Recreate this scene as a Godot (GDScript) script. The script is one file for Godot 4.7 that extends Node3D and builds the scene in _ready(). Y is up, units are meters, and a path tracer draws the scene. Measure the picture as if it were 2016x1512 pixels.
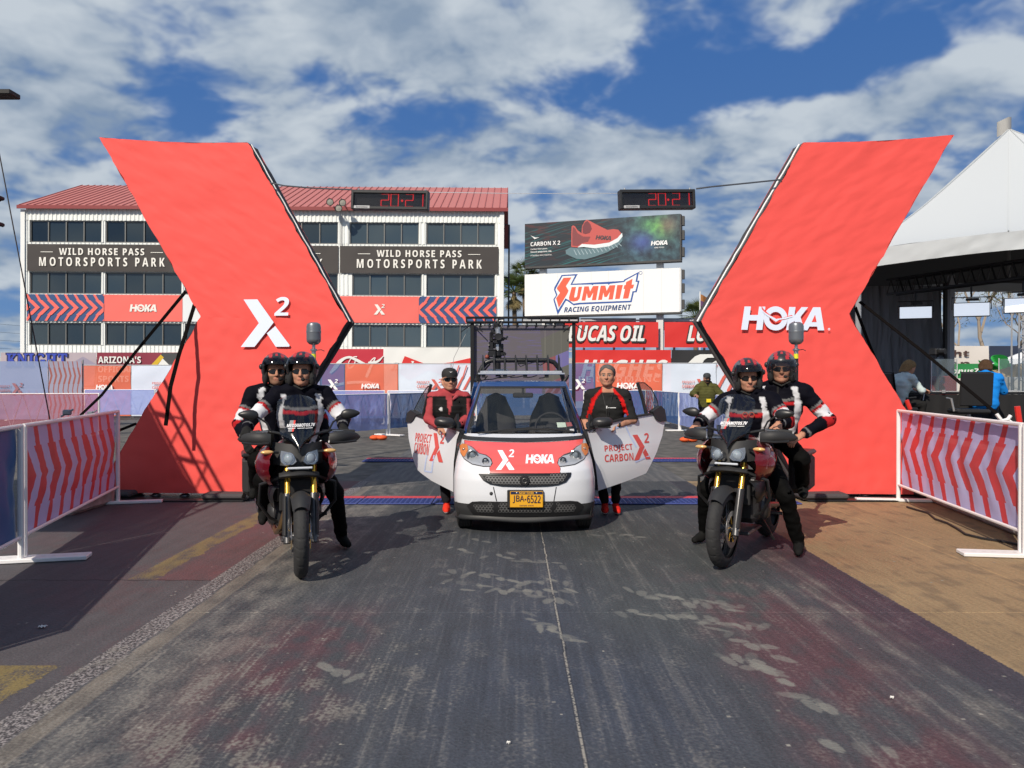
extends Node3D
# photo pixel <-> place: focal length in photo pixels, horizon row, eye height
const F := 1514.0
const CX := 1008.0
const HY := 748.0
const EYE := 1.58

var counts := {}
var mats := {}
var rng := RandomNumberGenerator.new()

func P(px: float, py: float, d: float) -> Vector3:
	return Vector3((px - CX) * d / F, EYE - (py - HY) * d / F, -d)

func G(px: float, py: float, y := 0.0) -> Vector3:
	var d := (EYE - y) * F / (py - HY)
	return Vector3((px - CX) * d / F, y, -d)

# ------------------------------------------------------------------ mesh builder
class MB:
	var v := PackedVector3Array()
	var uv := PackedVector2Array()
	var col := PackedColorArray()
	var xf := Transform3D()
	var tint = null

	func tri(a: Vector3, b: Vector3, c: Vector3) -> void:
		v.append(xf * a); v.append(xf * b); v.append(xf * c)
		if tint != null:
			for i in 3: col.append(tint)

	func quad(a: Vector3, b: Vector3, c: Vector3, d: Vector3) -> void:
		tri(a, b, c); tri(a, c, d)

	func quad_mb(a: Vector3, b: Vector3, c: Vector3, d: Vector3) -> MB:
		quad(a, b, c, d)
		return self

	func box(c: Vector3, s: Vector3, b := Basis()) -> MB:
		var h := s * 0.5
		var p := []
		for i in 8:
			p.append(c + b * Vector3(h.x * (1 if i & 1 else -1), h.y * (1 if i & 2 else -1), h.z * (1 if i & 4 else -1)))
		quad(p[0], p[2], p[3], p[1]); quad(p[4], p[5], p[7], p[6])
		quad(p[0], p[4], p[6], p[2]); quad(p[1], p[3], p[7], p[5])
		quad(p[2], p[6], p[7], p[3]); quad(p[0], p[1], p[5], p[4])
		return self

	# box with chamfered edges
	func bevel(c: Vector3, s: Vector3, r: float, b := Basis()) -> MB:
		var h := s * 0.5
		r = minf(r, minf(h.x, minf(h.y, h.z)) * 0.98)
		var pt := func(sx, sy, sz, ax):
			var q := Vector3(h.x * sx, h.y * sy, h.z * sz)
			if ax != 0: q.x -= r * sx
			if ax != 1: q.y -= r * sy
			if ax != 2: q.z -= r * sz
			return c + b * q
		for ax in 3:
			for s0 in [-1, 1]:
				var l := []
				for k in [[-1, -1], [1, -1], [1, 1], [-1, 1]]:
					var e := [0, 0, 0]
					e[ax] = s0; e[(ax + 1) % 3] = k[0]; e[(ax + 2) % 3] = k[1]
					l.append(pt.call(e[0], e[1], e[2], ax))
				if s0 > 0: quad(l[3], l[2], l[1], l[0])
				else: quad(l[0], l[1], l[2], l[3])
		for ax in 3:   # edges along axis ax
			var a1 := (ax + 1) % 3
			var a2 := (ax + 2) % 3
			for s1 in [-1, 1]:
				for s2 in [-1, 1]:
					var l := []
					for k in [[-1, a1], [1, a1], [1, a2], [-1, a2]]:
						var e := [0, 0, 0]
						e[ax] = k[0]; e[a1] = s1; e[a2] = s2
						l.append(pt.call(e[0], e[1], e[2], k[1]))
					if s1 * s2 > 0: quad(l[3], l[2], l[1], l[0])
					else: quad(l[0], l[1], l[2], l[3])
		for sx in [-1, 1]:
			for sy in [-1, 1]:
				for sz in [-1, 1]:
					var t := [pt.call(sx, sy, sz, 0), pt.call(sx, sy, sz, 1), pt.call(sx, sy, sz, 2)]
					if sx * sy * sz > 0: tri(t[2], t[1], t[0])
					else: tri(t[0], t[1], t[2])
		return self

	# round bar along points; r a number or one per point
	func tube(pts: Array, r, n := 8, caps := true) -> MB:
		var rings := []
		var up := Vector3.UP
		for i in pts.size():
			var a: Vector3 = pts[maxi(i - 1, 0)]
			var c: Vector3 = pts[mini(i + 1, pts.size() - 1)]
			var t := (c - a).normalized()
			if i == 0:
				up = Vector3.UP if absf(t.y) < 0.9 else Vector3.RIGHT
			var s := t.cross(up).normalized()
			up = s.cross(t).normalized()
			var ri: float = r[i] if r is Array else r
			var ring := []
			for k in n:
				var w := TAU * (k + 0.5) / n
				ring.append(pts[i] + (s * cos(w) + up * sin(w)) * ri)
			rings.append(ring)
		for i in rings.size() - 1:
			for k in n:
				quad(rings[i][k], rings[i][(k + 1) % n], rings[i + 1][(k + 1) % n], rings[i + 1][k])
		if caps:
			for k in range(1, n - 1):
				tri(rings[0][0], rings[0][k + 1], rings[0][k])
				tri(rings[-1][0], rings[-1][k], rings[-1][k + 1])
		return self

	# profile (radius, height) turned about the y axis of t
	func lathe(prof: Array, t := Transform3D(), n := 24, from := 0.0, to := TAU) -> MB:
		var closed := absf(to - from - TAU) < 0.001
		for i in prof.size() - 1:
			for k in n:
				var w0 := from + (to - from) * k / n
				var w1 := from + (to - from) * (k + 1) / n
				if closed and k == n - 1: w1 = from
				var q := []
				for e in [[i, w0], [i, w1], [i + 1, w1], [i + 1, w0]]:
					var p: Vector2 = prof[e[0]]
					q.append(t * Vector3(p.x * cos(e[1]), p.y, p.x * sin(e[1])))
				if prof[i].x < 1e-6: tri(q[0], q[2], q[3])
				elif prof[i + 1].x < 1e-6: tri(q[0], q[1], q[2])
				else: quad(q[0], q[1], q[2], q[3])
		return self

	func ball(c: Vector3, r: Vector3, n := 16, m := 10, b := Basis()) -> MB:
		var prof := []
		for i in m + 1:
			var w := -PI / 2 + PI * i / m
			prof.append(Vector2(cos(w) if i > 0 and i < m else 0.0, sin(w)))
		return lathe(prof, Transform3D(b * Basis.from_scale(r), c), n)

	# flat polygon in the xy plane of t, facing its +z; depth > 0 gives it sides and a back at -depth
	func prism(poly, depth := 0.0, t := Transform3D()) -> MB:
		var pp := PackedVector2Array(poly)
		var ix := Geometry2D.triangulate_polygon(pp)
		for i in range(0, ix.size(), 3):
			var a := pp[ix[i]]; var b := pp[ix[i + 1]]; var c := pp[ix[i + 2]]
			if (b - a).cross(c - a) > 0:
				var w := b; b = c; c = w
			tri(t * Vector3(a.x, a.y, 0), t * Vector3(b.x, b.y, 0), t * Vector3(c.x, c.y, 0))
			if depth > 0:
				tri(t * Vector3(a.x, a.y, -depth), t * Vector3(c.x, c.y, -depth), t * Vector3(b.x, b.y, -depth))
		if depth > 0:
			var cw := Geometry2D.is_polygon_clockwise(pp)
			for i in pp.size():
				var a := pp[i]; var b := pp[(i + 1) % pp.size()]
				if cw: 
					var w := a; a = b; b = w
				quad(t * Vector3(a.x, a.y, 0), t * Vector3(a.x, a.y, -depth), t * Vector3(b.x, b.y, -depth), t * Vector3(b.x, b.y, 0))
		return self

	# sheet from a function of (u, v) in 0..1, with uv
	func sheet(f: Callable, nu: int, nv: int) -> MB:
		var pts := []
		for j in nv + 1:
			var row := []
			for i in nu + 1:
				row.append(f.call(float(i) / nu, float(j) / nv))
			pts.append(row)
		for j in nv:
			for i in nu:
				quad(pts[j][i], pts[j + 1][i], pts[j + 1][i + 1], pts[j][i + 1])
				var u0 := float(i) / nu; var u1 := float(i + 1) / nu
				var v0 := 1.0 - float(j) / nv; var v1 := 1.0 - float(j + 1) / nv
				for q in [Vector2(u0, v0), Vector2(u0, v1), Vector2(u1, v1), Vector2(u0, v0), Vector2(u1, v1), Vector2(u1, v0)]:
					uv.append(q)
		return self

	func add(m: MB, t := Transform3D()) -> MB:
		for p in m.v: v.append(xf * (t * p))
		if tint != null:
			for p in m.v: col.append(tint)
		elif m.col.size(): col.append_array(m.col)
		return self

	func mesh(crease := 0.0) -> ArrayMesh:
		var out := ArrayMesh.new()
		var arr := []
		arr.resize(Mesh.ARRAY_MAX)
		arr[Mesh.ARRAY_VERTEX] = v
		if uv.size() == v.size() and uv.size(): arr[Mesh.ARRAY_TEX_UV] = uv
		if col.size() == v.size() and col.size(): arr[Mesh.ARRAY_COLOR] = col
		if crease > 0:
			var fn := PackedVector3Array()
			var at := {}
			for i in range(0, v.size(), 3):
				var n := (v[i + 2] - v[i]).cross(v[i + 1] - v[i])
				fn.append(n)
				for k in 3:
					var key := Vector3i((v[i + k] * 20000.0).round())
					if at.has(key): at[key].append(i / 3)
					else: at[key] = PackedInt32Array([i / 3])
			var lim := cos(deg_to_rad(crease))
			var un := PackedVector3Array()
			for n in fn: un.append(n.normalized())
			var nn := PackedVector3Array()
			nn.resize(v.size())
			for i in v.size():
				var me := un[i / 3]
				var s := Vector3.ZERO
				for q in at[Vector3i((v[i] * 20000.0).round())]:
					if un[q].dot(me) > lim: s += fn[q]
				s = s.normalized()
				nn[i] = s if s.length() > 0.5 else (me if me.length() > 0.5 else Vector3.UP)
			arr[Mesh.ARRAY_NORMAL] = nn
		if v.size() == 0: return out
		out.add_surface_from_arrays(Mesh.PRIMITIVE_TRIANGLES, arr)
		return out

# ------------------------------------------------------------------ nodes, names, labels
func numbered(n: String) -> String:
	counts[n] = counts.get(n, -1) + 1
	return n if counts[n] == 0 else "%s_%03d" % [n, counts[n]]

func tag(o: Node, label: String, category: String, group := "") -> Node:
	o.set_meta("label", label); o.set_meta("category", category)
	if group: o.set_meta("group", group)
	return o

func thing(called: String, label: String, category: String, at := Vector3.ZERO, turn := 0.0, group := "") -> Node3D:
	var o := Node3D.new()
	o.name = numbered(called)
	add_child(o)
	o.position = at
	o.rotation.y = turn
	tag(o, label, category, group)
	return o

func part(parent: Node, called: String, m, material: Material, crease := 0.0, label := "") -> MeshInstance3D:
	var o := MeshInstance3D.new()
	o.name = called
	o.mesh = m.mesh(crease) if m is MB else m
	o.material_override = material
	parent.add_child(o, true)
	if label: o.set_meta("label", label)
	return o

func single(called: String, label: String, category: String, m, material: Material, crease := 0.0, group := "") -> MeshInstance3D:
	var o := part(self, numbered(called), m, material, crease)
	tag(o, label, category, group)
	return o

func struct(called: String, m, material: Material, crease := 0.0) -> MeshInstance3D:
	var o := part(self, called, m, material, crease)
	o.set_meta("kind", "structure")
	return o

func mat(c: Color, rough := 0.7, metal := 0.0, opt := {}) -> StandardMaterial3D:
	var key := str([c, rough, metal, opt])
	if mats.has(key): return mats[key]
	var m := StandardMaterial3D.new()
	m.albedo_color = c
	m.roughness = rough
	m.metallic = metal
	for k in opt: m.set(k, opt[k])
	if c.a < 1.0: m.transparency = BaseMaterial3D.TRANSPARENCY_ALPHA
	m.cull_mode = BaseMaterial3D.CULL_DISABLED
	mats[key] = m
	return m

func rgb(r: int, g: int, b: int, a := 1.0) -> Color:
	return Color(r / 255.0, g / 255.0, b / 255.0, a)

# real base colour (linear) -> material colour
func lin(r: float, g: float, b: float) -> Color:
	return Color(r, g, b).linear_to_srgb()

func tex_mat(im: Image, rough := 0.8, opt := {}) -> StandardMaterial3D:
	var m := StandardMaterial3D.new()
	m.albedo_texture = ImageTexture.create_from_image(im)
	m.roughness = rough
	m.cull_mode = BaseMaterial3D.CULL_DISABLED
	m.texture_repeat = false
	for k in opt: m.set(k, opt[k])
	return m

func noise_tex(seed_: int, freq: float, size := 256, bump := 0.0, ramp: Gradient = null, oct := 4) -> NoiseTexture2D:
	var n := FastNoiseLite.new()
	n.seed = seed_
	n.frequency = freq
	n.noise_type = FastNoiseLite.TYPE_SIMPLEX_SMOOTH
	n.fractal_octaves = oct
	var t := NoiseTexture2D.new()
	t.width = size; t.height = size
	t.seamless = true
	t.noise = n
	if bump > 0:
		t.as_normal_map = true
		t.bump_strength = bump
	if ramp: t.color_ramp = ramp
	return t

func two_tone(a: Color, b: Color) -> Gradient:
	var g := Gradient.new()
	g.set_color(0, a); g.set_color(1, b)
	return g

# ------------------------------------------------------------------ lettering
var fonts := {}
func font(kind: String, spacing := 0, fat := 0.0) -> Font:
	var key := str([kind, spacing, fat])
	if fonts.has(key): return fonts[key]
	var s := SystemFont.new()
	s.font_names = PackedStringArray(["Droid Serif" if kind == "serif" else "Droid Sans"])
	s.font_weight = 400 if kind == "thin" else 700
	var f := FontVariation.new()
	f.base_font = s
	f.spacing_glyph = spacing
	fonts[key] = f
	return f

# letters filling w x h (w 0 keeps the font's own width), centred, in the xy plane facing +z
func letters(s: String, w: float, h: float, shear := 0.0, kind := "sans", spacing := 0, fat := 0.0) -> MB:
	var t := TextMesh.new()
	t.font = font(kind, spacing)
	t.text = s
	t.font_size = 48
	t.pixel_size = 0.02
	t.depth = 0.0
	t.curve_step = 1.5
	var out := MB.new()
	if t.get_surface_count() == 0: return out
	var a := t.surface_get_arrays(0)
	var vs: PackedVector3Array = a[Mesh.ARRAY_VERTEX]
	var ix = a[Mesh.ARRAY_INDEX]
	var lo := Vector3.INF; var hi := -Vector3.INF
	for p in vs:
		lo = lo.min(p); hi = hi.max(p)
	var k := h / maxf(hi.y - lo.y, 1e-6)
	var kx := (w / maxf(hi.x - lo.x, 1e-6)) if w > 0 else k
	var mid := (lo + hi) * 0.5
	var idx := range(vs.size()) if ix == null else Array(ix)
	var off := fat * h * 0.018
	for i in range(0, idx.size(), 3):
		var q := []
		for j in 3:
			var p: Vector3 = vs[idx[i + j]]
			var y := (p.y - mid.y) * k
			q.append(Vector3((p.x - mid.x) * kx + y * shear, y, 0))
		out.tri(q[0], q[1], q[2])
		if fat > 0:   # bolder: copies moved a little, each a hair in front of the last
			var n := 1
			for e in [[1, 0], [-1, 0], [0, 1], [0, -1], [0.7, 0.7], [-0.7, -0.7], [0.7, -0.7], [-0.7, 0.7]]:
				var o := Vector3(e[0] * off, e[1] * off, n * 0.0006)
				out.tri(q[0] + o, q[1] + o, q[2] + o)
				n += 1
	return out

# a mark made of polygons, given in 0..1 (y down), scaled to w x h and centred
func mark(polys: Array, w: float, h: float) -> MB:
	var out := MB.new()
	for p in polys:
		var l := PackedVector2Array()
		for q in p: l.append(Vector2((q.x - 0.5) * w, (0.5 - q.y) * h))
		out.prism(l)
	return out

func V2(l: Array) -> PackedVector2Array:
	var o := PackedVector2Array()
	for i in range(0, l.size(), 2): o.append(Vector2(l[i], l[i + 1]))
	return o

# the x-with-a-small-two mark, 100 x 92 drawing units, y down
func x2_mark(h: float) -> MB:
	var s := h / 92.0
	var out := MB.new()
	for p in [V2([6, 4, 34, 4, 67, 49, 28, 96, 0, 96, 37, 50]), V2([70, 56, 99, 93, 98, 96, 71, 96, 53, 70])]:
		var l := PackedVector2Array()
		for q in p: l.append(Vector2((q.x - 50) * s, (50 - q.y) * s))
		out.prism(l)
	var two := letters("2", 28 * s, 36 * s, 0.12)
	out.add(two, Transform3D(Basis(), Vector3(34 * s, 32 * s, 0)))
	return out

# HOKA word mark drawn as outlines, 150 x 40 units, y down; returns [letters, bird]
func hoka_mark(w: float) -> Array:
	var s := w / 150.0
	var pl := func(l: Array, out: MB):
		var o := PackedVector2Array()
		for i in range(0, l.size(), 2): o.append(Vector2((l[i] - 75) * s, (20 - l[i + 1]) * s))
		out.prism(o)
	var m := MB.new()
	pl.call([6, 0, 17.5, 0, 15.5, 14.5, 30, 14.5, 32, 0, 43.5, 0, 38, 40, 26.5, 40, 28.5, 24, 14, 24, 11.5, 40, 0, 40], m)
	for k in 28:   # the ring of the O
		var a0 := TAU * k / 28; var a1 := TAU * (k + 1) / 28
		var q := []
		for e in [[a0, 1.0], [a1, 1.0], [a1, 0.54], [a0, 0.54]]:
			q.append(Vector3((62 + 21.5 * cos(e[0]) * e[1] - 75) * s, 20.8 * sin(e[0]) * e[1] * s, 0))
		m.quad(q[0], q[1], q[2], q[3])
	pl.call([86.5, 0, 98, 0, 96, 15, 109, 0, 121, 0, 107, 17, 114.5, 40, 101.5, 40, 96, 24, 94.5, 25.5, 92.3, 40, 81, 40], m)
	pl.call([130, 0, 143.5, 0, 150.5, 40, 138.5, 40, 137.5, 33.5, 123.5, 33.5, 119.5, 40, 107.5, 40], m)
	var hole := MB.new()
	pl.call([133.5, 13, 136.3, 25.5, 127.3, 25.5], hole)
	var bird := MB.new()
	pl.call([37, 5.2, 41, 9, 48, 13.5, 57, 18, 63, 21, 75, 19, 88, 16, 91.5, 15.5, 91.8, 17.5, 80, 20.8, 68, 22.5, 62, 26, 53, 20, 44, 14.5, 37.5, 8.5], bird)
	return [m, bird, hole]

# puts HOKA on a surface: letters, and the bird and the A's counter in the ground colour
func put_hoka(parent: Node, t: Transform3D, w: float, ink: Material, ground: Material) -> void:
	var h := hoka_mark(w)
	part(parent, "lettering", MB.new().add(h[0], t), ink)
	var over := MB.new()
	over.add(h[2], t * Transform3D(Basis(), Vector3(0, 0, 0.003)))
	over.add(h[1], t * Transform3D(Basis.from_scale(Vector3(1.02, 1.45, 1)), Vector3(0, -0.002 * w, 0.003)))
	part(parent, "letter_counter", over, ground)
	part(parent, "bird_emblem", MB.new().add(h[1], t * Transform3D(Basis(), Vector3(0, 0, 0.006))), ink)

# frame of axes at a with x towards b (flat) and y up; z is the side that faces out
func face(a: Vector3, b: Vector3) -> Transform3D:
	var x := (b - a).normalized()
	var z := x.cross(Vector3.UP).normalized()
	return Transform3D(Basis(x, z.cross(x).normalized(), z), a)

# ------------------------------------------------------------------ drawing into images
func fill_poly(im: Image, poly: PackedVector2Array, c: Color) -> void:
	var lo := INF; var hi := -INF
	for p in poly:
		lo = minf(lo, p.y); hi = maxf(hi, p.y)
	for y in range(maxi(int(floor(lo)), 0), mini(int(ceil(hi)), im.get_height())):
		var xs := []
		var yy := y + 0.5
		for i in poly.size():
			var a := poly[i]; var b := poly[(i + 1) % poly.size()]
			if (a.y <= yy) != (b.y <= yy):
				xs.append(a.x + (yy - a.y) / (b.y - a.y) * (b.x - a.x))
		xs.sort()
		for k in range(0, xs.size() - 1, 2):
			var x0 := maxi(int(round(xs[k])), 0)
			var x1 := mini(int(round(xs[k + 1])), im.get_width())
			if x1 > x0: im.fill_rect(Rect2i(x0, y, x1 - x0, 1), c)

func draw_letters(im: Image, m: MB, at: Vector2, c: Color, mirrored := false) -> void:
	for i in range(0, m.v.size(), 3):
		var l := PackedVector2Array()
		for j in 3:
			var p := m.v[i + j]
			l.append(Vector2(at.x + (-p.x if mirrored else p.x), at.y - p.y))
		fill_poly(im, l, c)

# stepped chevron bands; dir +1 points to +x
func chevrons(im: Image, r: Rect2, n: int, dir: float, c: Color, bow := 0.26, thick := 0.42) -> void:
	var step := r.size.x / n
	for k in range(-2, n + 2):
		var x := r.position.x + step * k
		var amp := bow * r.size.y * dir
		var l := PackedVector2Array()
		var edge := [[0.0, 0.0, thick * 0.55], [0.22, 0.32, thick * 0.58], [0.22, 0.32, thick], [0.5, 1.0, thick], [0.78, 0.32, thick], [0.78, 0.32, thick * 0.58], [1.0, 0.0, thick * 0.55]]
		for e in edge: l.append(Vector2(x + amp * e[1] - step * e[2] * 0.5, r.position.y + r.size.y * e[0]))
		edge.reverse()
		for e in edge: l.append(Vector2(x + amp * e[1] + step * e[2] * 0.5, r.position.y + r.size.y * e[0]))
		var clip := PackedVector2Array([r.position, Vector2(r.end.x, r.position.y), r.end, Vector2(r.position.x, r.end.y)])
		for q in Geometry2D.intersect_polygons(l, clip): fill_poly(im, q, c)
# ------------------------------------------------------------------ sky
var cloud_big := FastNoiseLite.new()
var cloud_fine := FastNoiseLite.new()
var cloud_shade := FastNoiseLite.new()
# cover by place in the sky: azimuth right of the track, height above the horizon (degrees), sizes, amount
var cloud_bias := []

func sky_bias_at(px: float, py: float, rx: float, ry: float, a: float) -> void:
	cloud_bias.append([rad_to_deg(atan((px - CX) / F)), rad_to_deg(atan((HY - py) / sqrt(F * F + (px - CX) * (px - CX)))), rx / 26.4, ry / 26.4, a])

func sky_color(dir: Vector3) -> Color:
	var up := maxf(dir.y, 0.0)
	var az := rad_to_deg(atan2(dir.x, -dir.z))
	var el := rad_to_deg(asin(clampf(dir.y, -1, 1)))
	var blue := Color(0.032, 0.120, 0.37).lerp(Color(0.16, 0.30, 0.54), pow(1.0 - up, 3.5))
	var q := dir / (up + 0.24)
	var wx := cloud_fine.get_noise_2d(q.x * 0.6 + 40, q.z * 0.6) * 0.30
	var wz := cloud_fine.get_noise_2d(q.x * 0.6 - 70, q.z * 0.6 + 20) * 0.30
	var n := cloud_big.get_noise_2d(q.x * 1.1 + wx, q.z * 1.3 + wz) * 0.55
	var puff := cloud_fine.get_noise_2d(q.x * 2.9 + wx, q.z * 3.2 + wz)
	var small := cloud_shade.get_noise_2d(q.x * 6.5 + wx, q.z * 7.0 + wz)
	n += puff * 0.62 + small * 0.16
	var bias := 0.13
	for b in cloud_bias:
		var dx: float = (az - b[0]) / b[2]; var dy: float = (el - b[1]) / b[3]
		var w := dx * dx + dy * dy
		if w < 9.0: bias += b[4] * 0.72 * exp(-w)
	var t := n + bias
	var cover := smoothstep(-0.30, 0.38, t)
	cover = cover * cover * (3.0 - 2.0 * cover) * 0.5 + cover * 0.5
	var sh := cloud_shade.get_noise_2d(q.x * 1.5 + 9, q.z * 2.1 - 4)
	var lit := clampf(0.50 + sh * 0.80 + puff * 0.95 + small * 0.25 - smoothstep(0.35, 0.95, t) * 0.15, 0.0, 1.0)
	var bright := Color(0.255, 0.335, 0.445).lerp(Color(0.57, 0.63, 0.685), lit)
	var haze := pow(1.0 - up, 9.0)
	bright = bright.lerp(Color(0.36, 0.44, 0.55), haze * 0.45)
	return blue.lerp(bright, cover * 0.95)

func make_sky() -> ImageTexture:
	cloud_big.seed = 11; cloud_big.frequency = 0.85; cloud_big.fractal_octaves = 5; cloud_big.noise_type = FastNoiseLite.TYPE_SIMPLEX_SMOOTH; cloud_big.fractal_gain = 0.52
	cloud_fine.seed = 23; cloud_fine.frequency = 1.3; cloud_fine.fractal_octaves = 5; cloud_fine.noise_type = FastNoiseLite.TYPE_SIMPLEX_SMOOTH; cloud_fine.fractal_gain = 0.58
	cloud_shade.seed = 5; cloud_shade.frequency = 0.9; cloud_shade.fractal_octaves = 5; cloud_shade.noise_type = FastNoiseLite.TYPE_SIMPLEX_SMOOTH
	for b in [[1420, 110, 270, 95, -0.75], [1330, 210, 210, 75, -0.6], [1800, 60, 220, 55, -0.45], [1600, 40, 100, 50, 0.45], [1560, 140, 190, 50, -0.5], [1120, 180, 120, 35, -0.35], [420, 250, 70, 45, -0.5], [590, 135, 70, 30, -0.35], [830, 150, 60, 30, -0.35], [1180, 60, 140, 90, 0.5], [370, 225, 55, 60, -0.7], [700, 205, 160, 60, -0.55], [900, 235, 120, 40, -0.35], [1650, 200, 320, 60, 0.5], [1100, 300, 180, 60, 0.35], [120, 180, 260, 130, 0.30], [600, 60, 330, 80, 0.22], [1250, 300, 190, 45, 0.45], [1480, 255, 190, 45, 0.5], [1880, 150, 190, 50, 0.55], [880, 60, 200, 70, 0.3], [960, 150, 130, 40, 0.3], [700, 330, 200, 35, 0.25], [520, 170, 110, 55, 0.4], [250, 320, 120, 30, -0.4], [800, 330, 160, 30, -0.1], [1120, 130, 90, 30, -0.3], [1050, 345, 120, 30, 0.2], [60, 500, 200, 110, 0.3], [1240, 330, 120, 40, 0.2]]:
		sky_bias_at(b[0], b[1], b[2], b[3], b[4])
	var W := 4096; var H := 2048
	var small := Image.create(512, 256, false, Image.FORMAT_RGBF)
	for j in 256:
		var el := PI / 2 - PI * (j + 0.5) / 256
		for i in 512:
			var az := (float(i) + 0.5) / 512 * TAU - PI
			if el > -0.03:
				small.set_pixel(i, j, sky_color(Vector3(sin(az) * cos(el), sin(el), -cos(az) * cos(el))))
			else:
				small.set_pixel(i, j, Color(0.14, 0.14, 0.15))
	small.resize(W, H, Image.INTERPOLATE_CUBIC)
	var x0 := int(W * (0.5 - 40.0 / 360)); var x1 := int(W * (0.5 + 40.0 / 360))
	var y0 := int(H * (0.5 - 36.0 / 180)); var y1 := H / 2
	for j in range(y0, y1):
		var el := PI / 2 - PI * (j + 0.5) / H
		for i in range(x0, x1):
			var az := (float(i) + 0.5) / W * TAU - PI
			small.set_pixel(i, j, sky_color(Vector3(sin(az) * cos(el), sin(el), -cos(az) * cos(el))))
	# the panorama begins at -z: swap its halves
	var out := Image.create(W, H, false, Image.FORMAT_RGBF)
	out.blit_rect(small, Rect2i(W / 2, 0, W / 2, H), Vector2i(0, 0))
	out.blit_rect(small, Rect2i(0, 0, W / 2, H), Vector2i(W / 2, 0))
	out.convert(Image.FORMAT_RGBH)
	return ImageTexture.create_from_image(out)

# ------------------------------------------------------------------ ground
# sheet of the racing surface: x -6..7, depth 2.4..12.0
const GX0 := -6.0
const GX1 := 7.0
const GD0 := 2.4
const GD1 := 12.0

func band(x: float, a: float, b: float, soft: float) -> float:
	return smoothstep(a - soft, a + soft, x) * (1.0 - smoothstep(b - soft, b + soft, x))

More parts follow.
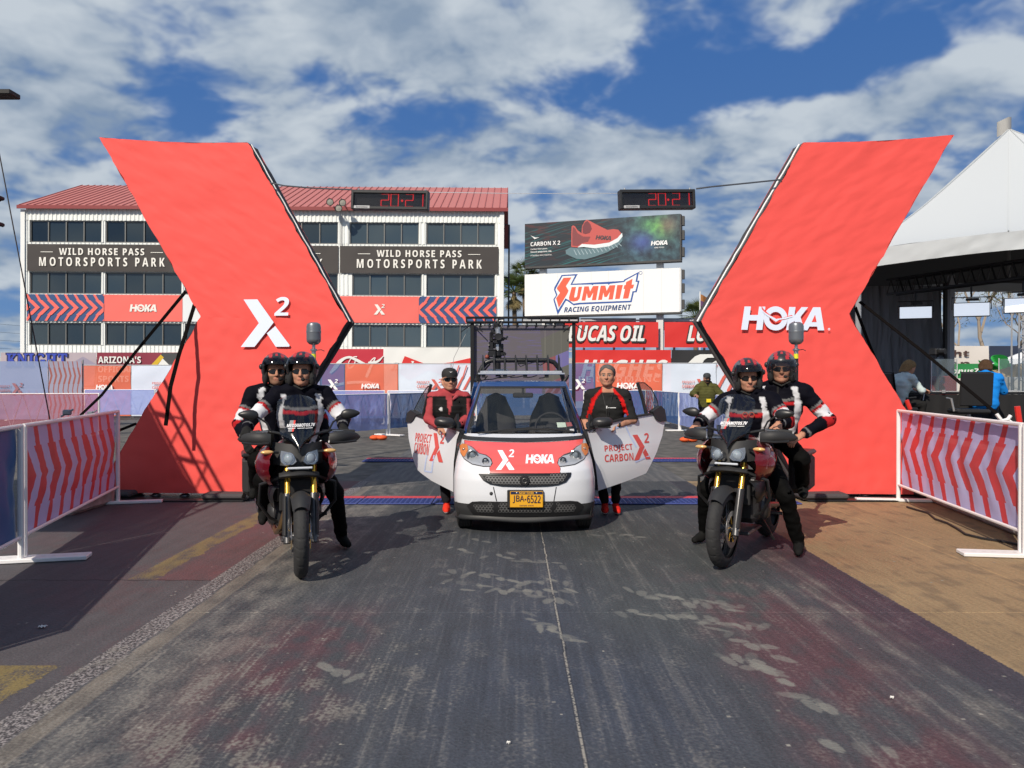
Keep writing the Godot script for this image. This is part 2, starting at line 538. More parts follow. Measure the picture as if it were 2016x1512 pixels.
var ground_relief: Image
func ground_image() -> Image:
	var W := 2048; var H := 1512
	var kx := W / (GX1 - GX0); var ky := H / (GD1 - GD0)
	var mk := func(sd, fr, oct, gx, gy) -> PackedByteArray:
		var n := FastNoiseLite.new()
		n.seed = sd; n.frequency = fr; n.fractal_octaves = oct; n.noise_type = FastNoiseLite.TYPE_SIMPLEX_SMOOTH
		var im := n.get_image(W / gx, H / gy, false, false, false)
		im.resize(W, H, Image.INTERPOLATE_CUBIC)
		im.convert(Image.FORMAT_L8)
		return im.get_data()
	var big: PackedByteArray = mk.call(1, 0.012, 4, 4, 4)
	var mid: PackedByteArray = mk.call(2, 0.03, 5, 1, 2)
	var fine: PackedByteArray = mk.call(3, 0.20, 3, 1, 1)
	var streak: PackedByteArray = mk.call(4, 0.05, 4, 1, 24)
	var streak2: PackedByteArray = mk.call(7, 0.22, 3, 1, 40)
	var patch: PackedByteArray = mk.call(5, 0.045, 5, 2, 3)
	var grit: PackedByteArray = mk.call(6, 0.42, 2, 1, 1)
	var buf := PackedByteArray()
	buf.resize(W * H * 3)
	# per column bands across the track
	var o := 0
	for j in H:
		var d := GD1 - (j + 0.5) / ky
		for i in W:
			var x := GX0 + (i + 0.5) / kx
			var k := j * W + i
			var b := big[k] / 255.0 - 0.5; var m := mid[k] / 255.0 - 0.5; var f := fine[k] / 255.0 - 0.5
			var s := streak[k] / 255.0 - 0.5; var s2 := streak2[k] / 255.0 - 0.5; var p := patch[k] / 255.0 - 0.5
			var g := grit[k] / 255.0 - 0.5
			var xw := x + m * 0.10 + f * 0.03
			var r := 0.0; var gg := 0.0; var bl := 0.0
			if x < -2.37:      # shoulder asphalt with worn paint
				r = 0.078; gg = 0.072; bl = 0.077
				var yel := 0.0
				if x > -3.04 + f * 0.05 and x < -2.83 + m * 0.16 and d > 6.09 + f * 0.06: yel = 0.75
				if x > -3.2 and x < -2.50 + f * 0.04 and d > 3.0 and d < 4.25: yel = 0.95
				yel *= smoothstep(-0.22, 0.10, g * 0.7 + m * 0.9 + 0.05)
				var red := 0.0
				if d > 6.05: red = smoothstep(-2.92, -2.7, xw) * (0.42 + 0.5 * b + 0.35 * m)
				red += smoothstep(0.05, 0.3, b + p * 0.7) * 0.15
				red = clampf(red, 0, 0.8)
				r = lerpf(r, 0.155, red); gg = lerpf(gg, 0.040, red); bl = lerpf(bl, 0.044, red)
				r = lerpf(r, 0.20, yel); gg = lerpf(gg, 0.15, yel); bl = lerpf(bl, 0.055, yel)
				var w0 := 1.0 + f * 0.35 + s * 0.25 + g * 0.4 + m * 0.25
				r *= w0; gg *= w0; bl *= w0
			elif x > 2.73 + f * 0.03:   # bare tan lane
				r = 0.27; gg = 0.19; bl = 0.102
				var org := band(d, 6.6, 11.0, 0.9) * (1.0 - smoothstep(2.8, 4.0, x)) * (0.36 + b + m * 0.5)
				org = clampf(org, 0, 0.8)
				r = lerpf(r, 0.29, org); gg = lerpf(gg, 0.115, org); bl = lerpf(bl, 0.058, org)
				var dirt := smoothstep(0.02, 0.30, p + f * 0.30 + s * 0.35 + b * 0.4) * 0.30
				r *= 1.0 - dirt; gg *= 1.0 - dirt * 0.95; bl *= 1.0 - dirt * 0.8
				var w1 := 1.0 + f * 0.45 + s2 * 0.35 + g * 0.35 + b * 0.35
				r *= w1; gg *= w1; bl *= w1
				if absf(x - 3.95 + m * 0.01) < 0.008: r *= 1.35; gg *= 1.3; bl *= 1.2
			else:
				# rubbered track
				r = 0.057; gg = 0.061; bl = 0.069
				var blue := band(xw, -0.6, 1.0, 0.45) * (0.55 + b * 0.9 + m * 0.3)
				blue = clampf(blue, 0, 1)
				r = lerpf(r, 0.043, blue); gg = lerpf(gg, 0.053, blue); bl = lerpf(bl, 0.076, blue)
				var grn := band(xw, 0.5, 1.9, 0.3) * band(d, 4.6, 8.5, 0.8) * 0.7
				r = lerpf(r, 0.060, grn); gg = lerpf(gg, 0.067, grn); bl = lerpf(bl, 0.066, grn)
				var rub := clampf(band(d, 6.5, 13.0, 1.2), 0, 1) * 0.55
				r *= 1.0 - rub * 0.45; gg *= 1.0 - rub * 0.43; bl *= 1.0 - rub * 0.5
				var red := band(xw, -1.75, -0.85, 0.18) * smoothstep(-0.22, 0.22, b + m * 0.6 + p * 0.5 + 0.04) * band(d, 2.0, 5.2, 0.5)
				red += band(xw, 1.25, 2.05, 0.22) * smoothstep(-0.25, 0.25, -b + m * 0.6 + p * 0.5 + 0.06) * band(d, 2.0, 6.0, 0.6)
				red += band(xw, 2.2, 2.75, 0.1) * 0.75 * band(d, 4.4, 9.5, 0.5) * (0.7 + m)
				red = clampf(red * 0.75, 0, 0.75)
				r = lerpf(r, 0.098, red); gg = lerpf(gg, 0.038, red); bl = lerpf(bl, 0.046, red)
				# concrete seam strips at the left edge
				var seam := band(xw - f * 0.05, -2.40, -2.215, 0.010)
				var crumb := smoothstep(-0.05, 0.12, f * 0.8 + g * 1.0)
				r = lerpf(r, lerpf(0.06, 0.28, crumb), seam); gg = lerpf(gg, lerpf(0.056, 0.255, crumb), seam); bl = lerpf(bl, lerpf(0.058, 0.25, crumb), seam)
				var lip := band(x + m * 0.03, -2.20, -2.07, 0.012) * (0.85 + m)
				lip = clampf(lip, 0, 1)
				r = lerpf(r, 0.17, lip); gg = lerpf(gg, 0.15, lip); bl = lerpf(bl, 0.125, lip)
				var dust := band(xw, -2.08, -1.5, 0.18) * (0.38 + m * 1.0 + b * 0.5 + f * 0.5)
				# pale dust patches and scuffs
				dust += smoothstep(0.02, 0.30, p + f * 0.45 + s2 * 0.4) * 0.75 * band(d, 2.2, 4.6, 0.6) * (1.0 - smoothstep(-1.1, -0.2, x))
				dust += smoothstep(0.12, 0.36, p * 0.8 + f * 0.5 + m * 0.5) * 0.26
				dust += smoothstep(0.12, 0.42, s + f * 0.35 + b * 0.5) * 0.20
				dust += smoothstep(0.16, 0.36, s2 + f * 0.4 + s * 0.4) * 0.20
				dust += band(xw, 1.95, 2.42, 0.12) * smoothstep(-0.1, 0.25, p + s * 0.6) * 0.35 * band(d, 2.0, 6.0, 0.6)
				dust = clampf(dust, 0, 0.8)
				r = lerpf(r, 0.185, dust); gg = lerpf(gg, 0.172, dust); bl = lerpf(bl, 0.152, dust)
				var edge := band(x, 2.42, 2.74, 0.015) * 0.5
				r *= 1.0 - edge * 0.5; gg *= 1.0 - edge * 0.65; bl *= 1.0 - edge * 0.45
				var w2 := 1.0 + f * 0.45 + s * 0.28 + s2 * 0.35 + g * 0.6 + m * 0.35
				r *= w2; gg *= w2; bl *= w2
			# joints across and along
			if absf(d - 5.22 + m * 0.015) < 0.006 and x > -2.2 and g > -0.2: r *= 1.6; gg *= 1.6; bl *= 1.5
			if absf(d - 6.06 - m * 0.05) < 0.012 and x < -2.37: r *= 0.45; gg *= 0.45; bl *= 0.45
			var c := absf(x - 0.305 + m * 0.012)
			if c < 0.012: 
				r *= 0.6; gg *= 0.6; bl *= 0.6
				if c < 0.006 and g + s * 0.5 > -0.14: r = 0.30; gg = 0.28; bl = 0.24
			buf[o] = clampi(int(255.0 * pow(maxf(r, 0.0), 0.4545)), 0, 255)
			buf[o + 1] = clampi(int(255.0 * pow(maxf(gg, 0.0), 0.4545)), 0, 255)
			buf[o + 2] = clampi(int(255.0 * pow(maxf(bl, 0.0), 0.4545)), 0, 255)
			o += 3
	var im := Image.create_from_data(W, H, false, Image.FORMAT_RGB8, buf)
	var hb := PackedByteArray()
	hb.resize(W * H)
	for i in W * H: hb[i] = (int(fine[i]) + int(grit[i]) * 2 + int(mid[i])) >> 2
	ground_relief = Image.create_from_data(W, H, false, Image.FORMAT_L8, hb)
	# pale dust prints left by shoes and tyres
	rng.seed = 77
	var blob := func(px: float, py: float, len: float, wid: float, turn: float, a: float):
		var c := G(px, py)
		var ax := Vector2(cos(turn), sin(turn)); var ay := Vector2(-ax.y, ax.x)
		var cx := (c.x - GX0) * kx; var cy := (GD1 + c.z) * ky
		var R := int(len * kx * 0.5) + 2
		for yy in range(int(cy) - R, int(cy) + R):
			for xx in range(int(cx) - R, int(cx) + R):
				if xx < 0 or yy < 0 or xx >= W or yy >= H: continue
				var q := Vector2((xx - cx) / kx, (yy - cy) / ky)
				var u := q.dot(ax) / (len * 0.5); var v2 := q.dot(ay) / (wid * 0.5)
				var e := u * u + v2 * v2 * (1.0 + 0.5 * u)
				var k := yy * W + xx
				var w := a * (1.0 - smoothstep(0.6, 1.05, e + (fine[k] / 255.0 - 0.5) * 0.9 + (mid[k] / 255.0 - 0.5) * 0.7))
				if w > 0.01: im.set_pixel(xx, yy, im.get_pixel(xx, yy).lerp(Color(0.50, 0.495, 0.465), w))
	for row in [[1240, 1165, 1450, 1200, 11], [1290, 1178, 1460, 1196, 9], [1230, 1205, 1480, 1235, 12], [1330, 1215, 1500, 1240, 8], [1390, 1235, 1540, 1290, 8], [1420, 1290, 1540, 1335, 8], [870, 1128, 1110, 1150, 13], [880, 1152, 1130, 1170, 12], [960, 1160, 1120, 1185, 9], [1040, 1215, 1110, 1250, 5], [1045, 1225, 1140, 1260, 5], [850, 1050, 960, 1062, 6], [880, 1085, 1000, 1095, 6], [1180, 1055, 1260, 1060, 5], [1480, 1300, 1545, 1345, 5], [640, 1310, 700, 1340, 4], [1640, 1465, 1740, 1480, 3], [1560, 1375, 1630, 1400, 5], [1000, 1105, 1110, 1112, 7]]:
		for k in int(row[4]):
			var t: float = (k + rng.randf_range(-0.3, 0.3)) / maxf(row[4] - 1, 1)
			blob.call(lerpf(row[0], row[2], t), lerpf(row[1], row[3], t) + rng.randf_range(-7, 7), rng.randf_range(0.11, 0.19), rng.randf_range(0.045, 0.085), rng.randf_range(0.2, 2.2), rng.randf_range(0.3, 0.78))
	for k in 260:   # specks of litter and chalk
		var c := Vector2(rng.randf_range(-3.5, 6), rng.randf_range(2.8, 8.5))
		var e := rng.randi_range(1, 3)
		im.fill_rect(Rect2i(int((c.x - GX0) * kx), int((GD1 - c.y) * ky), e, rng.randi_range(1, 3)), Color(0.62, 0.6, 0.56).lerp(Color(0.4, 0.4, 0.38), rng.randf()))
	return im

func build_ground() -> void:
	# everything beyond the strip
	var g := MB.new()
	g.quad(Vector3(-500, -0.008, 60), Vector3(-500, -0.008, -700), Vector3(500, -0.008, -700), Vector3(500, -0.008, 60))
	var gm := StandardMaterial3D.new()
	gm.albedo_texture = noise_tex(31, 0.02, 1024, 0, two_tone(lin(0.075, 0.072, 0.066), lin(0.20, 0.185, 0.16)), 6)
	gm.uv1_triplanar = true
	gm.uv1_world_triplanar = true
	gm.uv1_scale = Vector3(0.11, 0.11, 0.11)
	gm.detail_enabled = true
	gm.detail_albedo = noise_tex(32, 0.05, 512, 0, two_tone(lin(0.45, 0.45, 0.45), lin(1, 1, 1)), 5)
	gm.detail_blend_mode = BaseMaterial3D.BLEND_MODE_MUL
	gm.roughness = 0.85
	struct("ground", g, gm)
	# the staging lane
	var t := MB.new()
	t.sheet(func(u, v): return Vector3(lerpf(GX0, GX1, u), 0, -lerpf(GD0, GD1, v)), 24, 18)
	var tm := tex_mat(ground_image(), 0.72)
	tm.heightmap_enabled = true
	tm.heightmap_texture = ImageTexture.create_from_image(ground_relief)
	tm.heightmap_scale = 0.9
	tm.metallic_specular = 0.4
	struct("road", t, tm)
	for q in [[82, 1237, 0.05, "crumpled white paper scrap on the shaded left shoulder"], [1001, 1468, 0.016, "small pale pebble of litter near the lane seam"], [1758, 1378, 0.018, "small pale flake of litter on the red-stained lane"]]:
		var lm := MB.new().sheet(func(u, v): return Vector3((u - 0.5) * q[2], 0.004 + 0.012 * absf(sin(u * 9.0 + v * 4.0)), (v - 0.5) * q[2] * 0.7), 5, 4)
		var lo := single("litter_scrap", q[3], "litter", lm, mat(lin(0.68, 0.67, 0.64), 0.8))
		lo.position = G(q[0], q[1])
	# darker rubbered lane beyond
	var r := MB.new()
	r.quad(Vector3(-2.35, -0.004, -11.9), Vector3(-2.35, -0.004, -60), Vector3(2.74, -0.004, -60), Vector3(2.74, -0.004, -11.9))
	var rm := StandardMaterial3D.new()
	rm.albedo_texture = noise_tex(33, 0.03, 512, 0, two_tone(lin(0.045, 0.047, 0.052), lin(0.15, 0.145, 0.135)), 5)
	rm.uv1_triplanar = true
	rm.uv1_world_triplanar = true
	rm.uv1_scale = Vector3(0.5, 0.1, 0.06)
	rm.roughness = 0.75
	struct("track_lane", r, rm)
# ------------------------------------------------------------------ backdrop: race building, sign boards, far fences
const RED := Color(0.93, 0.30, 0.27)
var m_red: StandardMaterial3D
var m_navy: StandardMaterial3D
var m_white: StandardMaterial3D
var m_black: StandardMaterial3D

func chevron_polys(r: Rect2, n: int, dir: float, bow := 0.26, thick := 0.42) -> Array:
	var out := []
	var step := r.size.x / n
	var clip := PackedVector2Array([r.position, Vector2(r.end.x, r.position.y), r.end, Vector2(r.position.x, r.end.y)])
	for k in range(-2, n + 2):
		var x := r.position.x + step * k
		var amp := bow * r.size.y * dir
		var l := PackedVector2Array()
		var edge := [[0.0, 0.0, thick * 0.55], [0.22, 0.32, thick * 0.58], [0.22, 0.32, thick], [0.5, 1.0, thick], [0.78, 0.32, thick], [0.78, 0.32, thick * 0.58], [1.0, 0.0, thick * 0.55]]
		for e in edge: l.append(Vector2(x + amp * e[1] - step * e[2] * 0.5, r.position.y + r.size.y * e[0]))
		edge.reverse()
		for e in edge: l.append(Vector2(x + amp * e[1] + step * e[2] * 0.5, r.position.y + r.size.y * e[0]))
		out.append_array(Geometry2D.intersect_polygons(l, clip))
	return out

# a taut print: cloth w x h centred on t with a hem of slight waves
func cloth(w: float, h: float, wave := 0.02, sd := 1) -> MB:
	var n := FastNoiseLite.new()
	n.seed = sd; n.frequency = 1.2
	var m := MB.new()
	return m.sheet(func(u, v): return Vector3((u - 0.5) * w, (v - 0.5) * h, n.get_noise_2d(u * w, v * h) * wave), maxi(4, int(w * 2.5)), maxi(3, int(h * 3)))

func build_race_building() -> void:
	var D := 44.0
	var k := D / F
	var b := thing("race_building", "white corrugated building of four storeys with a red metal roof", "building", Vector3((50 - CX) * k, 0, -D))
	b.rotation.z = -0.0062
	var X := func(px): return (px - 50.0) * k
	var Y := func(py): return EYE + (HY - py) * k
	var white := mat(lin(0.80, 0.83, 0.81), 0.55)
	var trim := mat(lin(0.78, 0.80, 0.79), 0.5)
	var right: float = X.call(986)
	# body behind the facade
	var body := MB.new()
	body.box(Vector3(right / 2, 5.75, -6.2), Vector3(right - 0.02, 11.5, 12.0))
	part(b, "side_wall", body, mat(lin(0.33, 0.36, 0.38), 0.6))
	# corrugated facade pieces between the windows
	var rects := [[50, 408, 986, 434], [50, 477, 986, 535], [50, 578, 986, 635], [50, 679, 986, 804],
		[50, 434, 57, 477], [199, 434, 206, 477], [357, 434, 363, 477], [512, 434, 519, 477], [664, 434, 686, 477], [823, 434, 837, 477], [973, 434, 986, 477]]
	for r in [535, 635]:
		var r1: int = 578 if r == 535 else 679
		for c in [[50, 57], [199, 206], [357, 363], [512, 519], [664, 692], [829, 838], [973, 986]]: rects.append([c[0], r, c[1], r1])
	var rib := 0.10
	for q in rects:
		var x0: float = X.call(q[0]); var x1: float = X.call(q[2]); var y1: float = Y.call(q[1]); var y0: float = Y.call(q[3])
		var m := MB.new()
		m.box(Vector3((x0 + x1) / 2, (y0 + y1) / 2, -0.1), Vector3(x1 - x0 - 0.004, y1 - y0 - 0.004, 0.2))
		var x := x0 + 0.06
		while x < x1 - 0.05:
			m.prism(V2([x - 0.045, y0 + 0.01, x + 0.045, y0 + 0.01, x + 0.03, y1 - 0.01, x - 0.03, y1 - 0.01]), 0.0, Transform3D(Basis(), Vector3(0, 0, 0.045)))
			for s in [-1, 1]:
				m.quad(Vector3(x + s * 0.045, y0 + 0.01, 0.045), Vector3(x + s * 0.08, y0 + 0.01, 0), Vector3(x + s * 0.065, y1 - 0.01, 0), Vector3(x + s * 0.03, y1 - 0.01, 0.045))
			x += 0.235
		part(b, "wall_panel", m, white)
	# corner trims, sills
	for px in [46.0, 986.0]: part(b, "corner_trim", MB.new().box(Vector3(X.call(px), 5.65, -0.02), Vector3(0.24, 11.3, 0.3)), trim)
	# windows: a frame with four panes each
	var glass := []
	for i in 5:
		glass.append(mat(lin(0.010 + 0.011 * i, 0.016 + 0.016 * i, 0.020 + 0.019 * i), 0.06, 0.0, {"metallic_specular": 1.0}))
	var fm := mat(lin(0.20, 0.20, 0.19), 0.4, 0.6)
	rng.seed = 3
	for row in [[434, 477], [535, 578], [635, 679]]:
		var cols := [[57, 199], [206, 357], [363, 512], [519, 664], [686, 823] if row[0] == 434 else [692, 829], [837, 973]]
		for c in cols:
			var x0: float = X.call(c[0]); var x1: float = X.call(c[1]); var y1: float = Y.call(row[0]); var y0: float = Y.call(row[1])
			var f := MB.new()
			for e in 5: f.box(Vector3(lerpf(x0 + 0.03, x1 - 0.03, e / 4.0), (y0 + y1) / 2, -0.10), Vector3(0.06, y1 - y0, 0.09))
			for y in [y0 + 0.03, y1 - 0.03]: f.box(Vector3((x0 + x1) / 2, y, -0.10), Vector3(x1 - x0, 0.055, 0.08))
			var fr := part(b, "window", f, fm)
			for e in 4:
				var w := (x1 - x0) / 4
				var p := MB.new()
				p.box(Vector3.ZERO, Vector3(w - 0.05, y1 - y0 - 0.05, 0.02))
				var shade := 0 if row[0] == 434 and c[0] < 500 else (3 if c[0] > 600 else 1)  # right bays: their blue-lit look is put into paler glass colours
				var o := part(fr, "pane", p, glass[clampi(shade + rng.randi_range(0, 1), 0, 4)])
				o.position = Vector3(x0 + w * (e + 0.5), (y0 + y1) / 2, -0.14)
				o.rotation = Vector3(rng.randf_range(-0.012, 0.012), rng.randf_range(-0.012, 0.012), 0)
	# roof: two slopes, standing seams
	var ey: float = Y.call(406)
	var rise := 2.75
	var roof := MB.new()
	var l := -0.35; var r2 := right + 0.3
	for s in [0, 1]:
		var z0 := 0.25 if s == 0 else -12.65
		roof.quad(Vector3(l, ey, z0), Vector3(l, ey + rise, -6.2), Vector3(r2, ey + rise, -6.2), Vector3(r2, ey, z0))
		roof.quad(Vector3(l, ey - 0.12, z0), Vector3(r2, ey - 0.12, z0), Vector3(r2, ey, z0), Vector3(l, ey, z0))
		roof.quad(Vector3(l, ey - 0.12, z0), Vector3(l, ey + rise - 0.12, -6.2), Vector3(r2, ey + rise - 0.12, -6.2), Vector3(r2, ey - 0.12, z0))
	for x in [0.0, right]:
		roof.tri(Vector3(x, ey - 0.05, 0), Vector3(x, ey + rise - 0.1, -6.2), Vector3(x, ey - 0.05, -12.4))
	var rm := mat(lin(0.46, 0.155, 0.135), 0.5)
	var ro := part(b, "roof", roof, rm)
	var seam := MB.new()
	var x := l + 0.1
	while x < r2:
		seam.tube([Vector3(x, ey + 0.02, 0.25), Vector3(x, ey + rise + 0.02, -6.2)], 0.03, 4)
		x += 0.42
	part(ro, "standing_seams", seam, mat(lin(0.34, 0.095, 0.085), 0.5)).set_meta("kind", "stuff")
	var fas := MB.new()
	fas.box(Vector3(right / 2, ey - 0.10, 0.28), Vector3(right + 0.7, 0.2, 0.06))
	part(ro, "gutter", fas, mat(lin(0.25, 0.045, 0.045), 0.4))
	# conduit on the end wall and the lamp conduit
	var pipe := MB.new()
	pipe.tube([Vector3(X.call(671), Y.call(480), 0.08), Vector3(X.call(671), Y.call(420), 0.08)], 0.035, 6)
	part(b, "conduit", pipe, mat(lin(0.5, 0.5, 0.5), 0.5, 0.3))
	var mast := MB.new()
	mast.tube([Vector3(X.call(990), Y.call(430), -1), Vector3(X.call(1000), Y.call(430), -1), Vector3(X.call(1000), Y.call(690), -1)], 0.05, 6)
	mast.tube([Vector3(X.call(988), Y.call(536), -1), Vector3(X.call(1000), Y.call(536), -1)], 0.04, 6)
	part(b, "end_wall_pipe", mast, mat(lin(0.03, 0.03, 0.03), 0.5))
	# flood lights on the eave
	for q in [[656.5, 403, 0], [680.5, 404, 1], [673, 415, 2]]:
		var fl := thing("flood_light", ["round flood light at the outer end of the bracket under the red eave", "round flood light beside the race clock under the red eave", "round flood light hanging below the other two under the eave"][int(q[2])], "flood light", b.transform * Vector3(X.call(q[0]), Y.call(q[1]), 1.1), 0.3, "flood lights under the eave")
		fl.rotation.x = 0.35
		var h := MB.new()
		h.lathe([Vector2(0.05, -0.34), Vector2(0.12, -0.3), Vector2(0.20, 0.0), Vector2(0.205, 0.03), Vector2(0.17, 0.03)], Transform3D(Basis(Vector3.RIGHT, PI / 2), Vector3.ZERO), 14)
		part(fl, "housing", h, mat(lin(0.03, 0.03, 0.03), 0.5, 0.2), 40)
		part(fl, "lens", MB.new().lathe([Vector2(0.17, 0.02), Vector2(0.0, 0.035)], Transform3D(Basis(Vector3.RIGHT, PI / 2), Vector3.ZERO), 14), mat(lin(0.55, 0.53, 0.45), 0.15))
		part(fl, "bracket", MB.new().tube([Vector3(0, 0, -0.3), Vector3(0, 0.1, -0.9)], 0.03, 6), mat(lin(0.03, 0.03, 0.03), 0.5))
	# banners on the facade
	var dark := mat(lin(0.042, 0.036, 0.034), 0.6)
	var cream := mat(lin(0.80, 0.79, 0.74), 0.6)
	for q in [[54, 360, 118, 285, 79, 325, "left"], [362, 666, 427, 594, 388, 634, "middle"], [668, 980, 741, 907, 702, 947, "right"]]:
		var x0: float = X.call(q[0]); var x1: float = X.call(q[1])
		var ban := thing("facade_banner", {"left": "dark banner lettered WILD HORSE PASS above the plain navy chevron and HOKA banners", "middle": "dark lettered banner half hidden behind the red arch with X2", "right": "dark banner lettered WILD HORSE PASS above the X2 facade banner"}[q[6]], "banner", b.transform * Vector3((x0 + x1) / 2, Y.call(507.5), 0.10), 0, "banners on the building")
		ban.rotation.z = b.rotation.z
		part(ban, "cloth", cloth(x1 - x0 - 0.02, 53 * k, 0.03, q[0]), dark, 60)
		var c: float = (q[0] + q[1]) / 2.0
		var lt := MB.new()
		lt.add(letters("WILD HORSE PASS", (q[3] - q[2]) * k, 13.2 * k, 0.0, "sans", 5, 0.5), Transform3D(Basis(), Vector3(((q[2] + q[3]) / 2.0 - c) * k, 12.0 * k, 0.035)))
		lt.add(letters("MOTORSPORTS PARK", (q[5] - q[4]) * k, 17 * k, 0.0, "sans", 12, 0.3), Transform3D(Basis(), Vector3(((q[4] + q[5]) / 2.0 - c) * k, -8.0 * k, 0.035)))
		for s in [-1, 1]:
			lt.box(Vector3(((q[2] + q[3]) / 2.0 - c) * k + s * 108 * k, 11 * k, 0.03), Vector3(24 * k, 0.035, 0.004))
		part(ban, "lettering", lt, cream)
	# chevron / word banners below
	var coral := mat(lin(0.80, 0.145, 0.12), 0.65)
	var navy := mat(lin(0.03, 0.075, 0.20), 0.65)
	var wb := mat(lin(0.72, 0.76, 0.78), 0.65)
	var list := [[54, 206, "chev", 1.0, "navy facade banner of red chevrons beside the HOKA banner"], [206, 360, "hoka", 0.0, "red facade banner lettered HOKA on the white building"], [360, 669, "plain", 0.0, "white facade banner behind the left red arch"], [669, 824, "x2", 0.0, "red facade banner with a small white X2 mark"], [824, 976, "chev", -1.0, "navy facade banner of red chevrons beside the X2 banner"]]
	for q in list:
		var x0: float = X.call(q[0]); var x1: float = X.call(q[1])
		var ban := thing("print_banner", q[4], "banner", b.transform * Vector3((x0 + x1) / 2, Y.call(605.5), 0.10), 0, "banners on the building")
		ban.rotation.z = b.rotation.z
		var w := x1 - x0 - 0.01
		var h: float = 52 * k
		part(ban, "cloth", cloth(w, h, 0.02, q[0]), navy if q[2] == "chev" else (wb if q[2] == "plain" else coral), 60)
		if q[2] == "chev":
			for p in chevron_polys(Rect2(-w / 2, -h / 2, w, h), 8, q[3], 0.42, 0.50): part(ban, "chevron", MB.new().prism(p, 0.0, Transform3D(Basis(), Vector3(0, 0, 0.028))), coral)
		elif q[2] == "hoka":
			put_hoka(ban, Transform3D(Basis(), Vector3(0, 0, 0.03)), 53 * k, cream, coral)
		elif q[2] == "x2":
			part(ban, "x2_mark", MB.new().add(x2_mark(20 * k), Transform3D(Basis(), Vector3(0, 0, 0.03))), cream)

# a flat board on the far wall; returns its node with the local frame centred on the board
func wall_banner(called: String, label: String, px0: float, px1: float, py0: float, py1: float, D: float, m: Material, sd := 1) -> Node3D:
	var a := P(px0, py1, D); var c := P(px1, py0, D)
	var n := thing(called, label, "banner", (a + c) / 2, 0, "sponsor banners along the stands")
	part(n, "cloth", cloth(c.x - a.x, c.y - a.y, 0.05, sd), m, 60)
	return n

